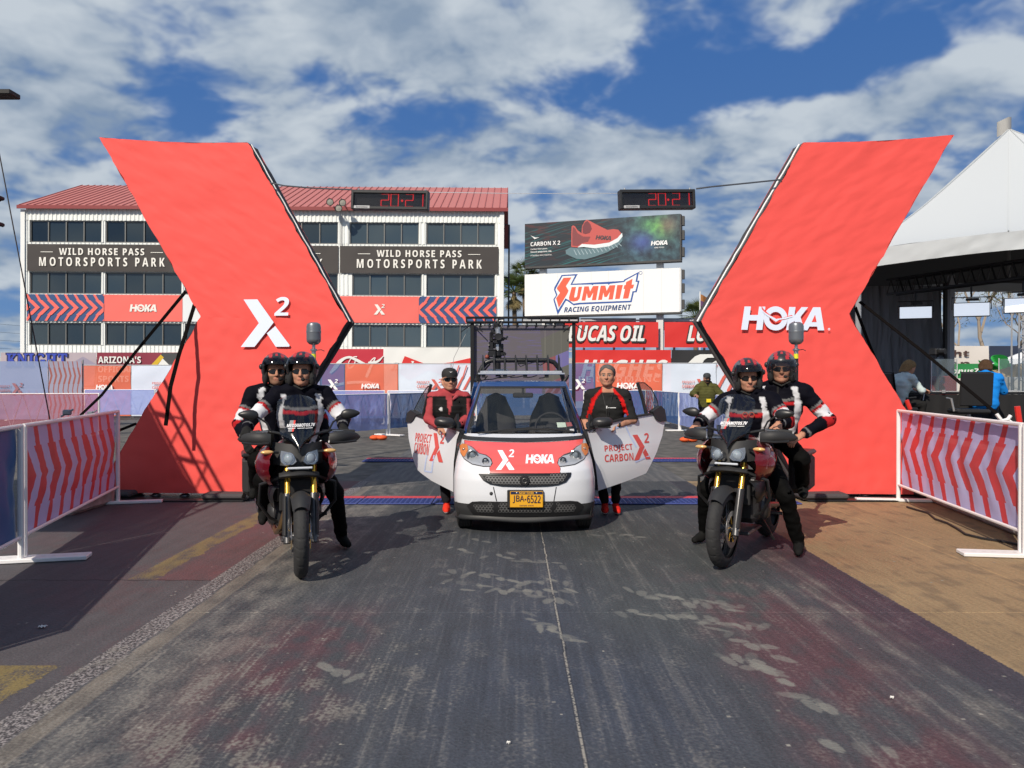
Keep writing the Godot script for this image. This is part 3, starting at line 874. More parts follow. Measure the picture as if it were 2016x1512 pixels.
func build_wall_banners() -> void:
	var k := 42.0 / F
	var white := mat(lin(0.74, 0.75, 0.73), 0.7)
	var crimson := mat(lin(0.50, 0.022, 0.045), 0.65)
	var red := mat(lin(0.62, 0.025, 0.022), 0.65)
	var black := mat(lin(0.02, 0.02, 0.022), 0.6)
	var at := func(dx, dy, dz = 0.06): return Transform3D(Basis(), Vector3(dx * k, dy * k, dz))
	# low wall the banners hang on
	var w := MB.new()
	w.box(Vector3(P(470, 700, 42.4).x, 1.4, -42.5), Vector3(27.5, 2.9, 0.2))
	w.box(Vector3(P(1290, 700, 43).x, 1.4, -43.2), Vector3(14.0, 2.8, 0.2))
	single("concrete_wall", "pale concrete wall behind the sponsor banners", "wall", w, mat(lin(0.45, 0.45, 0.44), 0.8))
	# knight banner
	var n := wall_banner("sponsor_banner", "lilac banner with blue blackletter word KNIGHT", 2, 190, 694, 775, 42, mat(lin(0.42, 0.36, 0.40), 0.7), 2)
	part(n, "lettering", MB.new().add(letters("KNIGHT", 118 * k, 24 * k, 0.0, "serif", 2, 1.0), at.call(-22, 26)), mat(lin(0.03, 0.06, 0.42), 0.6))
	part(n, "lettering_outline", MB.new().add(letters("KNIGHT", 121 * k, 27 * k, 0.0, "serif", 2, 2.5), at.call(-22.5, 25.5, 0.05)), mat(lin(0.02, 0.02, 0.08), 0.6))
	part(n, "cloud_print", MB.new().prism(V2([0.5, -0.7, 2.5, -0.7, 2.6, 0.5, 1.9, 0.9, 1.2, 0.5, 0.6, 0.6]), 0, Transform3D(Basis(), Vector3(0, 0, 0.052))), mat(lin(0.30, 0.27, 0.36), 0.7))
	# arizona's banner
	n = wall_banner("sponsor_banner", "maroon banner lettered ARIZONA'S OFFICIAL SPORTS with a gold diagonal", 191, 360, 694, 790, 42, mat(lin(0.22, 0.02, 0.045), 0.65), 3)
	var lt := MB.new()
	lt.add(letters("ARIZONA'S", 84 * k, 13 * k, 0.0, "sans", 0, 0.5), at.call(-39, 33.5))
	lt.add(letters("OFFICIAL", 68 * k, 12 * k, 0.0, "sans", 0, 0.5), at.call(-47, 15))
	lt.add(letters("SPORTS", 60 * k, 12 * k, 0.0, "sans", 0, 0.5), at.call(-51, -4))
	lt.add(letters("HQ", 24 * k, 12 * k, 0.0, "sans", 0, 0.5), at.call(-69, -24))
	part(n, "lettering", lt, white)
	var tri := MB.new().prism(V2([20, 20, 45, 47, 84, 47, 84, 20]), 0, Transform3D(Basis.from_scale(Vector3(k, k, 1)), Vector3(0, 0, 0.054)))
	part(n, "corner_print", tri, mat(lin(0.05, 0.055, 0.06), 0.6))
	part(n, "gold_stripe", MB.new().prism(V2([20, 20, 32, 20, 48, 38, 42, 44]), 0, Transform3D(Basis.from_scale(Vector3(k, k, 1)), Vector3(0, 0, 0.058))), mat(lin(0.62, 0.40, 0.02), 0.6))
	part(n, "white_peak", MB.new().prism(V2([34, 20, 46, 36, 62, 20]), 0, Transform3D(Basis.from_scale(Vector3(k, k, 1)), Vector3(0, 0, 0.062))), white)
	# cola banner: flowing white script
	n = wall_banner("sponsor_banner", "crimson banner with white flowing script between the red arch and a white banner", 520, 755, 687, 790, 42, crimson, 4)
	var stroke := func(pts: Array, r: Array):
		var sc := MB.new()
		sc.xf = Transform3D(Basis.from_scale(Vector3(k, k, 1)), Vector3(0, 0, 0.06 + 0.002 * n.get_child_count()))
		var c := Curve3D.new()
		for i in pts.size():
			var q: Vector2 = pts[i]
			var tg := ((pts[mini(i + 1, pts.size() - 1)] as Vector2) - (pts[maxi(i - 1, 0)] as Vector2)) * 0.22
			c.add_point(Vector3(q.x, -q.y, 0), Vector3(-tg.x, tg.y, 0), Vector3(tg.x, -tg.y, 0))
		var N := 30
		var prev := []
		for i in N + 1:
			var t := float(i) / N * c.get_baked_length()
			var p := c.sample_baked(t)
			var q := c.sample_baked(minf(t + 0.4, c.get_baked_length()))
			var p0 := c.sample_baked(maxf(t - 0.4, 0))
			var s := (q - p0).normalized().cross(Vector3(0, 0, 1))
			var f := float(i) / N * (r.size() - 1)
			var wd := lerpf(r[int(f)], r[mini(int(f) + 1, r.size() - 1)], f - int(f))
			var now := [p + s * wd, p - s * wd]
			if prev: sc.quad(prev[0], prev[1], now[1], now[0])
			prev = now
		part(n, "script_stroke", sc, white)
	# pixels measured from the banner's centre (637, 738)
	stroke.call([Vector2(13, -4), Vector2(22, -14), Vector2(34, -28), Vector2(48, -35), Vector2(60, -32), Vector2(72, -26), Vector2(84, -22)], [2.0, 4.0, 3.6, 2.2, 2.4, 3.0, 0.6])
	stroke.call([Vector2(62, -34), Vector2(62, -26), Vector2(56, -16), Vector2(49, -15), Vector2(50, -26), Vector2(58, -35), Vector2(66, -36)], [0.6, 1.0, 1.2, 0.9, 0.8, 0.8, 1.0])
	stroke.call([Vector2(84, 4), Vector2(92, -14), Vector2(100, -30), Vector2(102, -34), Vector2(97, -32), Vector2(86, -20)], [2.6, 3.0, 2.0, 1.0, 1.0, 1.4])
	stroke.call([Vector2(88, -24), Vector2(98, -25), Vector2(108, -28), Vector2(118, -38)], [2.2, 2.6, 2.0, 0.4])
	stroke.call([Vector2(-14, -4), Vector2(-10, -20), Vector2(-2, -22), Vector2(-4, -12), Vector2(-10, -8)], [1.6, 2.2, 1.8, 2.0, 1.4])
	stroke.call([Vector2(0, -14), Vector2(6, -16)], [2.2, 2.2])
	stroke.call([Vector2(-70, 10), Vector2(-60, -22), Vector2(-30, -34), Vector2(-20, -10), Vector2(-40, 18), Vector2(0, 22), Vector2(60, 14), Vector2(110, 16)], [2.5, 4, 3, 2, 3, 2.4, 3, 0.5])
	# white banner with the red bow tie
	n = wall_banner("sponsor_banner", "white banner with a red bow-tie shape and script", 756, 936, 684, 790, 42, white, 5)
	k = 42.0 / F
	var bow := MB.new()
	bow.prism(V2([-62, 4, -49, 36, -2, 18, 44, 24, 88, 34, 88, -2, 40, -8, -2, 8, -40, -12]), 0, Transform3D(Basis.from_scale(Vector3(k, k, 1)), Vector3(0, 0, 0.06)))
	part(n, "bow_tie", bow, red)
	part(n, "script", MB.new().add(letters("Bud", 44 * k, 16 * k, 0.3, "serif", 0, 0.2), at.call(-53, 18, 0.066)), white)
	# oil banners with outlined italic letters
	for q in [[1112, 1296, 1121, "LUCAS OIL", 1270, "red banner lettered LUCAS OIL between the screen mast and the sign post"], [1308, 1490, 1356, "LUCAS OIL", 1505, "red banner lettered LUCAS OIL running behind the right red arch"]]:
		n = wall_banner("oil_banner", q[5], q[0], q[1], 634, 684, 42, red, q[0])
		var c: float = (q[0] + q[1]) / 2.0
		part(n, "lettering_outline", MB.new().add(letters(q[3], (q[4] - q[2] + 5) * k, 33 * k, 0.2, "sans", 0, 2.2), at.call((q[2] + q[4]) / 2.0 - c + 0.8, 1.5, 0.055)), black)
		part(n, "lettering", MB.new().add(letters(q[3], (q[4] - q[2]) * k, 30 * k, 0.2, "sans", 0, 0.9), at.call((q[2] + q[4]) / 2.0 - c, 2.5, 0.062)), white)
	n = wall_banner("sponsor_banner", "red banner lettered HUGHES PERFORMANCE behind the man in the black shirt", 1133, 1321, 689, 790, 42, red, 7)
	part(n, "lettering", MB.new().add(letters("HUGHES", 162 * k, 33 * k, 0.25, "sans", 0, 1.0), at.call(2, 14)), white)
	part(n, "small_lettering", MB.new().add(letters("PERFORMANCE", 172 * k, 11 * k, 0.0, "sans", 2, 0.0), at.call(-2, -7)), white)
	n = wall_banner("sponsor_banner", "black banner with a white curved stroke beside the red HUGHES banner", 1322, 1470, 689, 790, 42, black, 8)
	var sw := MB.new()
	sw.prism(V2([-43, 24, -28, 38, -18, 42, 40, 42, 40, 36, -4, 35, -10, 31, -14, 24, -20, 10, -50, 10]), 0, Transform3D(Basis.from_scale(Vector3(k, k, 1)), Vector3(0, 0, 0.06)))
	sw.prism(V2([0, 22, 14, 30, 40, 30, 40, 22]), 0, Transform3D(Basis.from_scale(Vector3(k, k, 1)), Vector3(0, 0, 0.06)))
	part(n, "white_stroke", sw, white)
	# steel stand frame behind the oil banners
	var st := thing("grandstand", "pale steel grandstand frame behind the LUCAS OIL banners", "grandstand", P(1240, 700, 43.5) * Vector3(1, 0, 1))
	for i in 9:
		part(st, "post", MB.new().box(Vector3(-6.0 + i * 1.7, 2.45, 0), Vector3(0.12, 4.9, 0.12)), mat(lin(0.5, 0.5, 0.5), 0.5, 0.3))
	for y in [3.2, 4.95]: part(st, "rail", MB.new().box(Vector3(0.8, y, 0.02), Vector3(13.8, 0.08, 0.08)), mat(lin(0.55, 0.55, 0.55), 0.5, 0.3))
	for i in 4: part(st, "glazing", MB.new().box(Vector3(-4.5 + i * 3.4, 4.8, -1.0), Vector3(3.2, 0.7, 0.05)), mat(lin(0.25, 0.28, 0.30), 0.2))

# ------------------------------------------------------------------ the two stacked sign boards
func shoe_print(w: float, h: float) -> Image:
	var W := 768; var H := int(768 * h / w)
	var im := Image.create(W, H, false, Image.FORMAT_RGB8)
	var n := FastNoiseLite.new()
	n.seed = 9; n.frequency = 0.02; n.fractal_octaves = 4
	var s := FastNoiseLite.new()
	s.seed = 4; s.frequency = 0.03; s.fractal_octaves = 3
	for y in H:
		for x in W:
			var u := float(x) / W; var v := float(y) / H
			var q := s.get_noise_2d(x * 0.25 + y * 0.9, y * 3.2 + x * 0.75)
			var nn := n.get_noise_2d(x, y)
			var c := Color(0.05, 0.11, 0.16)
			var left := 1.0 - smoothstep(0.45, 0.75, u)
			c = c.lerp(Color(0.08, 0.42, 0.42), left * smoothstep(0.12, 0.42, q) * (0.5 + v * 0.5))
			c = c.lerp(Color(0.36, 0.12, 0.13), left * smoothstep(0.12, 0.4, n.get_noise_2d(x * 0.4 + 400, y * 2.4)) * 0.7 * (1.0 - v * 0.6))
			var right := smoothstep(0.5, 0.72, u)
			c = c.lerp(Color(0.23, 0.36, 0.40), right * (0.6 + nn * 0.8))
			var e := Vector2((u - 0.855) / 0.10, (v - 0.28) / 0.26).length_squared()
			c = c.lerp(Color(0.42, 0.72, 0.36), exp(-e) * (0.75 + nn * 0.5))
			e = Vector2((u - 0.77) / 0.08, (v - 0.55) / 0.22).length_squared()
			c = c.lerp(Color(0.26, 0.32, 0.66), exp(-e) * 0.7)
			e = Vector2((u - 0.93) / 0.06, (v - 0.22) / 0.2).length_squared()
			c = c.lerp(Color(0.55, 0.30, 0.33), exp(-e) * 0.5)
			if n.get_noise_2d(x * 19.7 + 3000, y * 23.1) > 0.62 and u > 0.55: c = c.lerp(Color.WHITE, 0.5)
			im.set_pixel(x, y, c)
	return im

func build_sign_boards() -> void:
	var A := P(1033, 748, 44.6); var B := P(1338, 748, 41.85)
	var t := face(Vector3(A.x, 0, A.z), Vector3(B.x, 0, B.z))
	var W := Vector2(B.x - A.x, B.z - A.z).length()
	var mid := t * Vector3(W / 2, 0, 0)
	var turn := -atan2(B.z - A.z, B.x - A.x)
	var steel := mat(lin(0.62, 0.63, 0.63), 0.5, 0.2)
	var dark := mat(lin(0.05, 0.05, 0.05), 0.6)
	var posts := thing("sign_posts", "two white steel posts carrying the stacked sign boards", "sign post", mid, turn)
	for x in [-W / 2 + 1.02, W / 2 - 1.1]:
		part(posts, "post", MB.new().box(Vector3(x, 5.1, -0.35), Vector3(0.38, 10.2, 0.32)), steel)
	var k := W / 1905.0      # metres per zoom pixel of the board drawing
	for which in 2:
		var yt := 10.62 if which == 0 else 7.68
		var yb := 8.12 if which == 0 else 5.28
		var h := yt - yb
		var s := thing("sign_board", "sign board showing a red running shoe against a starry print" if which == 0 else "white sign board with the outlined red word SUMMIT", "sign", mid + Vector3(0, (yt + yb) / 2, 0), turn)
		part(s, "cabinet", MB.new().bevel(Vector3(0.06, 0, -0.28), Vector3(W + 0.06, h - 0.02, 0.5), 0.03), dark if which == 0 else steel)
		for e in [-0.32, 0.05, 0.36]:
			part(s, "end_fitting", MB.new().box(Vector3(W / 2 + 0.16, e * h, -0.3), Vector3(0.14, 0.5, 0.3)), dark)
		part(s, "catwalk", MB.new().box(Vector3(0.1, -h / 2 - 0.06, -0.1), Vector3(W, 0.10, 0.5)), dark)
		var white := mat(lin(0.80, 0.81, 0.81), 0.6)
		var q := func(l: Array, z: float, out: MB) -> MB:
			# points in zoom pixels of the drawing; the board's top and bottom edges slant there
			var o := PackedVector2Array()
			for i in range(0, l.size(), 2):
				var u: float = (l[i] - 15.0) / 1900.0
				var y0 := lerpf(190, 40, u) if which == 0 else lerpf(830, 700, u)
				var y1 := lerpf(720, 575, u) if which == 0 else lerpf(1345, 1297, u)
				o.append(Vector2((u - 0.5) * W, (0.5 - (l[i + 1] - y0) / (y1 - y0)) * h))
			return out.prism(o, 0, Transform3D(Basis(), Vector3(0, 0, z)))
		if which == 0:
			var pr := MB.new().sheet(func(u, v): return Vector3((u - 0.5) * W, (v - 0.5) * h, 0.0), 2, 2)
			part(s, "print", pr, tex_mat(shoe_print(W, h), 0.5)).position.z = -0.02
			var redm := mat(lin(0.50, 0.085, 0.075), 0.6); var drk := mat(lin(0.16, 0.03, 0.04), 0.6)
			var sole := mat(lin(0.11, 0.19, 0.22), 0.6); var rim := mat(lin(0.70, 0.76, 0.78), 0.6)
			part(s, "shoe_sole", q.call([540, 500, 600, 465, 720, 470, 900, 470, 1080, 440, 1200, 350, 1240, 300, 1240, 370, 1180, 440, 1060, 510, 900, 570, 780, 605, 680, 600, 600, 570, 545, 545], 0.004, MB.new()), sole)
			part(s, "shoe_rim", q.call([690, 462, 745, 420, 900, 425, 1080, 395, 1180, 340, 1236, 275, 1242, 318, 1190, 385, 1080, 440, 900, 468, 770, 455], 0.008, MB.new()), rim)
			var ribs := MB.new()
			for i in 13:
				var f := i / 12.0
				var x := lerpf(640, 1190, f); var y := lerpf(535, 425, pow(f, 1.6))
				q.call([x, y - 44 + f * 20, x + 7, y - 46 + f * 20, x + 44, y + 18 - f * 10, x + 34, y + 22 - f * 10], 0.010, ribs)
			part(s, "sole_grooves", ribs, mat(lin(0.32, 0.42, 0.46), 0.6))
			part(s, "shoe_upper", q.call([612, 460, 612, 300, 616, 210, 632, 198, 655, 205, 690, 255, 740, 290, 745, 210, 775, 150, 805, 125, 860, 150, 950, 195, 1060, 245, 1130, 233, 1190, 240, 1225, 280, 1190, 340, 1080, 395, 900, 425, 745, 420, 690, 462], 0.006, MB.new()), redm)
			part(s, "shoe_collar", q.call([752, 215, 780, 160, 812, 140, 850, 180, 868, 235, 840, 285, 790, 300, 756, 290], 0.012, MB.new()), drk)
			part(s, "shoe_heel", q.call([625, 440, 624, 300, 632, 215, 660, 235, 690, 290, 760, 330, 850, 330, 820, 390, 745, 410, 690, 445], 0.011, MB.new()), mat(lin(0.21, 0.045, 0.05), 0.6))
			var tw := MB.new()
			var put := func(m: MB, px: float, py: float):
				var u := (px - 15.0) / 1900.0
				tw.add(m, Transform3D(Basis(), Vector3((u - 0.5) * W, (0.5 - (py - lerpf(190, 40, u)) / 532.0) * h, 0.014)))
			put.call(letters("CARBON X 2", 380 * k, 50 * k, 0, "sans", 0, 0.3), 282, 425)
			put.call(letters("Carbon fiber plate.", 220 * k, 22 * k), 203, 495)
			put.call(letters("Smooth propulsive ride.", 275 * k, 28 * k), 230, 528)
			put.call(letters("A limitless time machine.", 275 * k, 22 * k, 0, "thin"), 230, 568)
			put.call(letters("TIME TO FLY", 116 * k, 14 * k), 1678, 438)
			part(s, "lettering", tw, white)
			part(s, "bird_mark", q.call([92, 330, 140, 350, 160, 356, 208, 350, 160, 368, 148, 376], 0.014, MB.new()), white)
			put_hoka(s, Transform3D(Basis(), Vector3((1678 - 965) * k, (0.5 - (385 - 60.0) / 532.0) * h, 0.014)), 195 * k, white, mat(lin(0.05, 0.10, 0.16), 0.5))
			put_hoka(s, Transform3D(Basis(Vector3(0, 0, 1), -0.12), Vector3((1010 - 965) * k, (0.5 - (340 - 113.0) / 532.0) * h, 0.016)), 190 * k, mat(lin(0.05, 0.04, 0.05), 0.6), redm)
		else:
			part(s, "panel", MB.new().box(Vector3(0, 0, -0.015), Vector3(W, h, 0.03)), white)
			var seams := MB.new()
			for i in range(1, 9): seams.box(Vector3((i / 9.0 - 0.5) * W, 0, 0.0015), Vector3(0.012, h - 0.04, 0.002))
			part(s, "panel_joint", seams, mat(lin(0.55, 0.55, 0.55), 0.6))
			var blue := mat(lin(0.02, 0.085, 0.33), 0.6); var org := mat(lin(0.78, 0.11, 0.055), 0.6)
			part(s, "blue_outline", q.call([440, 1330, 384, 1135, 420, 1080, 392, 1010, 398, 980, 490, 822, 692, 806, 625, 932, 1255, 885, 1262, 868, 1438, 762, 1420, 880, 1446, 878, 1412, 1034, 1378, 1036, 1352, 1166, 720, 1196, 640, 1208, 560, 1150, 545, 1150], 0.006, MB.new()), blue)
			part(s, "white_field", q.call([445, 1270, 402, 1135, 438, 1078, 412, 1008, 500, 838, 660, 826, 600, 948, 862, 938, 875, 948, 890, 936, 1062, 928, 1076, 940, 1090, 926, 1262, 902, 1280, 878, 1412, 796, 1398, 896, 1424, 898, 1396, 1018, 1362, 1020, 1336, 1146, 716, 1174, 640, 1186, 580, 1140, 556, 1130, 540, 1120], 0.010, MB.new()), white)
			var s1 := MB.new()
			q.call([515, 858, 614, 852, 545, 965, 578, 1020, 562, 1060, 455, 1240, 420, 1120, 470, 1050, 430, 1000, 432, 985], 0.014, s1)
			q.call([618, 975, 672, 972, 648, 1100, 656, 1112, 682, 1098, 704, 970, 748, 968, 716, 1120, 690, 1150, 640, 1160, 590, 1150, 582, 1110], 0.014, s1)
			q.call([775, 964, 830, 962, 845, 1030, 882, 958, 952, 954, 920, 1140, 868, 1142, 886, 1040, 848, 1110, 818, 1112, 806, 1050, 788, 1146, 740, 1148], 0.014, s1)
			q.call([978, 952, 1034, 950, 1050, 1018, 1086, 946, 1156, 942, 1124, 1130, 1072, 1132, 1090, 1030, 1052, 1098, 1022, 1100, 1010, 1040, 992, 1136, 944, 1138], 0.014, s1)
			q.call([1178, 942, 1246, 938, 1208, 1122, 1152, 1126], 0.014, s1)
			q.call([1286, 900, 1362, 856, 1352, 934, 1382, 932, 1366, 984, 1340, 986, 1312, 1116, 1246, 1120, 1272, 992, 1254, 992, 1264, 942, 1280, 940], 0.014, s1)
			part(s, "red_word", s1, org)
			part(s, "lettering", MB.new().add(letters("RACING EQUIPMENT", 815 * k, 74 * k, 0.2, "sans", 1, 0.5), Transform3D(Basis(Vector3(0, 0, 1), 0.012), Vector3((933 - 965) * k, (0.5 - (1256 - 767.0) / 556.0) * h, 0.014))), mat(lin(0.01, 0.05, 0.17), 0.6))
			part(s, "registered_mark", MB.new().lathe([Vector2(0.075, 0), Vector2(0.095, 0)], Transform3D(Basis(Vector3.RIGHT, PI / 2), Vector3((1460 - 965) * k, (0.5 - (782 - 737.0) / 585.0) * h, 0.014)), 14), blue)

# ------------------------------------------------------------------ palms, flag
func build_palms() -> void:
	var trunk := mat(lin(0.16, 0.115, 0.075), 0.9)
	var leafs := [mat(lin(0.075, 0.115, 0.035), 0.6, 0.0, {"backlight_enabled": true, "backlight": lin(0.05, 0.08, 0.02)}), mat(lin(0.12, 0.14, 0.04), 0.6), mat(lin(0.22, 0.17, 0.07), 0.8)]
	var i := 0
	for q in [[1012, 610, 66.0, 575, "tall palm tree beside the end wall of the white building"], [1032, 600, 70.0, 548, "palm tree with a broad crown behind the left end of the sign boards"], [1368, 700, 75.0, 625, "low palm tree behind the right red LUCAS OIL banner"]]:
		var top := P(q[0], q[3], q[2])
		var p := thing("palm_tree", q[4], "palm tree", Vector3(top.x, 0, top.z), 0, "palm trees behind the sign boards")
		part(p, "trunk", MB.new().tube([Vector3.ZERO, Vector3(0.1, top.y * 0.5, 0), Vector3(0, top.y, 0)], [0.3, 0.22, 0.2], 8), trunk, 60)
		rng.seed = 100 + i
		for kind in 3:
			var cr := MB.new()
			for f in (34 if kind < 2 else 22):
				var az := rng.randf() * TAU
				var lift := rng.randf_range(-0.35, 1.2) if kind < 2 else rng.randf_range(-1.4, -0.8)
				var len := rng.randf_range(1.5, 2.1) * (1.0 if kind < 2 else 0.8)
				var dir := Vector3(cos(az) * cos(lift), sin(lift), sin(az) * cos(lift))
				var side := dir.cross(Vector3.UP).normalized()
				var c := Vector3(0, top.y, 0)
				var tip := c + dir * len * 0.62
				cr.tube([c, tip], 0.02, 3)
				for e in 15:   # fan blades
					var a := lerpf(-1.25, 1.25, e / 14.0)
					var bd := (dir * cos(a) + side * sin(a)).normalized()
					var end := tip + bd * len * 0.5 + Vector3(0, -0.12 - 0.25 * absf(a) * rng.randf(), 0)
					var wv := bd.cross(dir.cross(side)).normalized() * 0.045
					cr.tri(tip + wv, tip - wv, end)
			part(p, "fronds" if kind < 2 else "dead_fronds", cr, leafs[kind])
		i += 1
	var a := P(1378, 660, 60)
	var fl := thing("flag_pole", "white pole with a small red and gold flag above the banners", "flag", Vector3(a.x, 0, a.z))
	var th := P(1378, 574, 60).y
	part(fl, "pole", MB.new().tube([Vector3.ZERO, Vector3(0, th, 0)], 0.05, 6), m_white)
	part(fl, "flag", MB.new().sheet(func(u, v): return Vector3(u * 0.55, th - 0.2 - (1 - v) * 0.9 - u * 0.25, sin(u * 5.0) * 0.1), 6, 3), mat(lin(0.30, 0.12, 0.03), 0.7), 60)
	part(fl, "flag_field", MB.new().sheet(func(u, v): return Vector3(u * 0.5, th - 0.7 - (1 - v) * 0.45 - u * 0.25, sin(u * 5.0) * 0.1 + 0.03), 6, 2), mat(lin(0.10, 0.04, 0.12), 0.7), 60)
	# overhead line far left
	for j in 4:
		var w := MB.new()
		var y0 := P(0, 636 + j * 16, 150).y
		w.tube([P(-120, 636 + j * 16, 150), Vector3(P(0, 0, 150).x, y0 - 0.2, -150), P(140, 650 + j * 14, 170)], 0.03, 4)
		single("power_line", ["topmost", "second", "third", "lowest"][j] + " thin overhead line in the sky left of the white building", "power line", w, m_black, 0, "overhead lines")
# ------------------------------------------------------------------ the red chevron arch, clocks, fences, screen
var wrap_white := Color.WHITE

func build_arch(side: float, label: String) -> Node3D:
	# corner pixels of the front face, mirrored for the right one
	var px := [[198, 271], [488, 281], [684, 632], [478, 972], [188, 970], [396, 624]] if side < 0 else [[1876, 266], [1581, 281], [1379, 632], [1588, 972], [1882, 974], [1671, 618]]
	var inner: float = px[2][0]
	var c := []
	for q in px:
		var d: float = 10.0 + absf(inner - q[0]) / 490.0 * 0.38
		c.append(P(q[0], q[1], d))
	var base: Vector3 = (c[3] + c[4]) / 2
	base.y = 0
	var a := thing("red_arch_leg", label, "arch", base, 0, "red fabric chevron legs of the start arch")
	for i in 6: c[i] -= base
	var out = (c[1] - c[0]).cross(c[5] - c[0]).normalized()
	if out.z < 0: out = -out
	var n := FastNoiseLite.new()
	n.seed = 5 + int(side); n.frequency = 1.1; n.fractal_octaves = 3
	var red := StandardMaterial3D.new()
	red.albedo_color = lin(0.80, 0.083, 0.070)
	red.roughness = 0.75
	red.rim_enabled = true; red.rim = 0.25
	red.heightmap_enabled = true
	red.heightmap_texture = noise_tex(44, 0.008, 512, 0, null, 5)
	red.heightmap_scale = 0.16
	red.uv1_triplanar = true
	red.uv1_scale = Vector3(0.55, 0.55, 0.55)
	red.cull_mode = BaseMaterial3D.CULL_DISABLED
	var skin := func(i0, i1, i2, i3): return func(u, v):
		var p: Vector3 = c[i0].lerp(c[i1], u).lerp(c[i3].lerp(c[i2], u), v)
		var e := minf(minf(u, 1 - u) * 2.0, 1.0)
		var edge_w := n.get_noise_2d(p.y * 3.0, u * 7.0) * 0.03
		p += (c[i1] - c[i0]).normalized() * edge_w * (1.0 - e)
		p += out * (n.get_noise_2d(p.x * 0.8, p.y * 0.8) * 0.022 * e + n.get_noise_2d(p.x * 4.0 + 50, p.y * 4.0) * 0.012)
		if v < 0.001 and i0 == 0: p.y += sin(u * PI) * -0.03
		# drawn-in pleats at the elbow
		return p
	var up := MB.new().sheet(skin.call(0, 1, 2, 5), 30, 44)
	var lo := MB.new().sheet(skin.call(5, 2, 3, 4), 30, 44)
	part(a, "upper_fabric", up, red, 60)
	part(a, "lower_fabric", lo, red, 60)
	# rear skin and the dark sides between, over the frame
	var back = -out * 0.30
	var rear := MB.new()
	for q in [[0, 1, 2, 5], [5, 2, 3, 4]]: rear.quad(c[q[0]] + back, c[q[1]] + back, c[q[2]] + back, c[q[3]] + back)
	part(a, "rear_fabric", rear, red)
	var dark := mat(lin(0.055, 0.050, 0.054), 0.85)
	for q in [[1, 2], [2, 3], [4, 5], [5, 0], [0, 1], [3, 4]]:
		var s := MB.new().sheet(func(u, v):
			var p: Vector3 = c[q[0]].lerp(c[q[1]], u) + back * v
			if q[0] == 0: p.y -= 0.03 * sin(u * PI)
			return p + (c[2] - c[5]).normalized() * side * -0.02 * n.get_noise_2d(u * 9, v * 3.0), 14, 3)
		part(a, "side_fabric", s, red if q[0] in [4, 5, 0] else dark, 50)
	var seam := MB.new()
	var pts := []
	for i in 25: pts.append(c[1].lerp(c[2], i / 24.0) + back * (0.30 + 0.12 * n.get_noise_1d(i * 0.6)) + (c[2] - c[5]).normalized() * 0.012)
	seam.tube(pts, 0.014 if side > 0 else 0.008, 5)
	part(a, "edge_piping", seam, m_white, 40)
	pts = []
	for i in 25: pts.append(c[2].lerp(c[3], i / 24.0) + back * 0.5 + (c[2] - c[5]).normalized() * 0.03)
	part(a, "edge_tube", MB.new().tube(pts, 0.022, 6), dark, 40)
	# hem, legs, plates, weights
	for f in [0.25, 0.42, 0.62, 0.8]:
		var p: Vector3 = c[3].lerp(c[4], f) + back * 0.4
		part(a, "levelling_foot", MB.new().tube([Vector3(p.x, 0.02, p.z), Vector3(p.x, p.y + 0.12, p.z)], 0.028, 8).lathe([Vector2(0, 0.018), Vector2(0.07, 0.018), Vector2(0.07, 0.03), Vector2(0.03, 0.05)], Transform3D(Basis(), Vector3(p.x, 0, p.z)), 10), mat(lin(0.6, 0.6, 0.62), 0.3, 0.9), 40)
	var mid: Vector3 = c[3].lerp(c[4], 0.42)
	part(a, "base_plate", MB.new().bevel(Vector3(mid.x, 0.012, mid.z - 0.05), Vector3(1.9, 0.022, 0.75), 0.006), mat(lin(0.03, 0.03, 0.032), 0.35, 0.4))
	for f in [0.08, 0.86]:
		var p: Vector3 = c[3].lerp(c[4], f)
		part(a, "weight", MB.new().bevel(Vector3(p.x, 0.065, p.z + 0.02), Vector3(0.62, 0.08, 0.46), 0.03), dark)
	return a

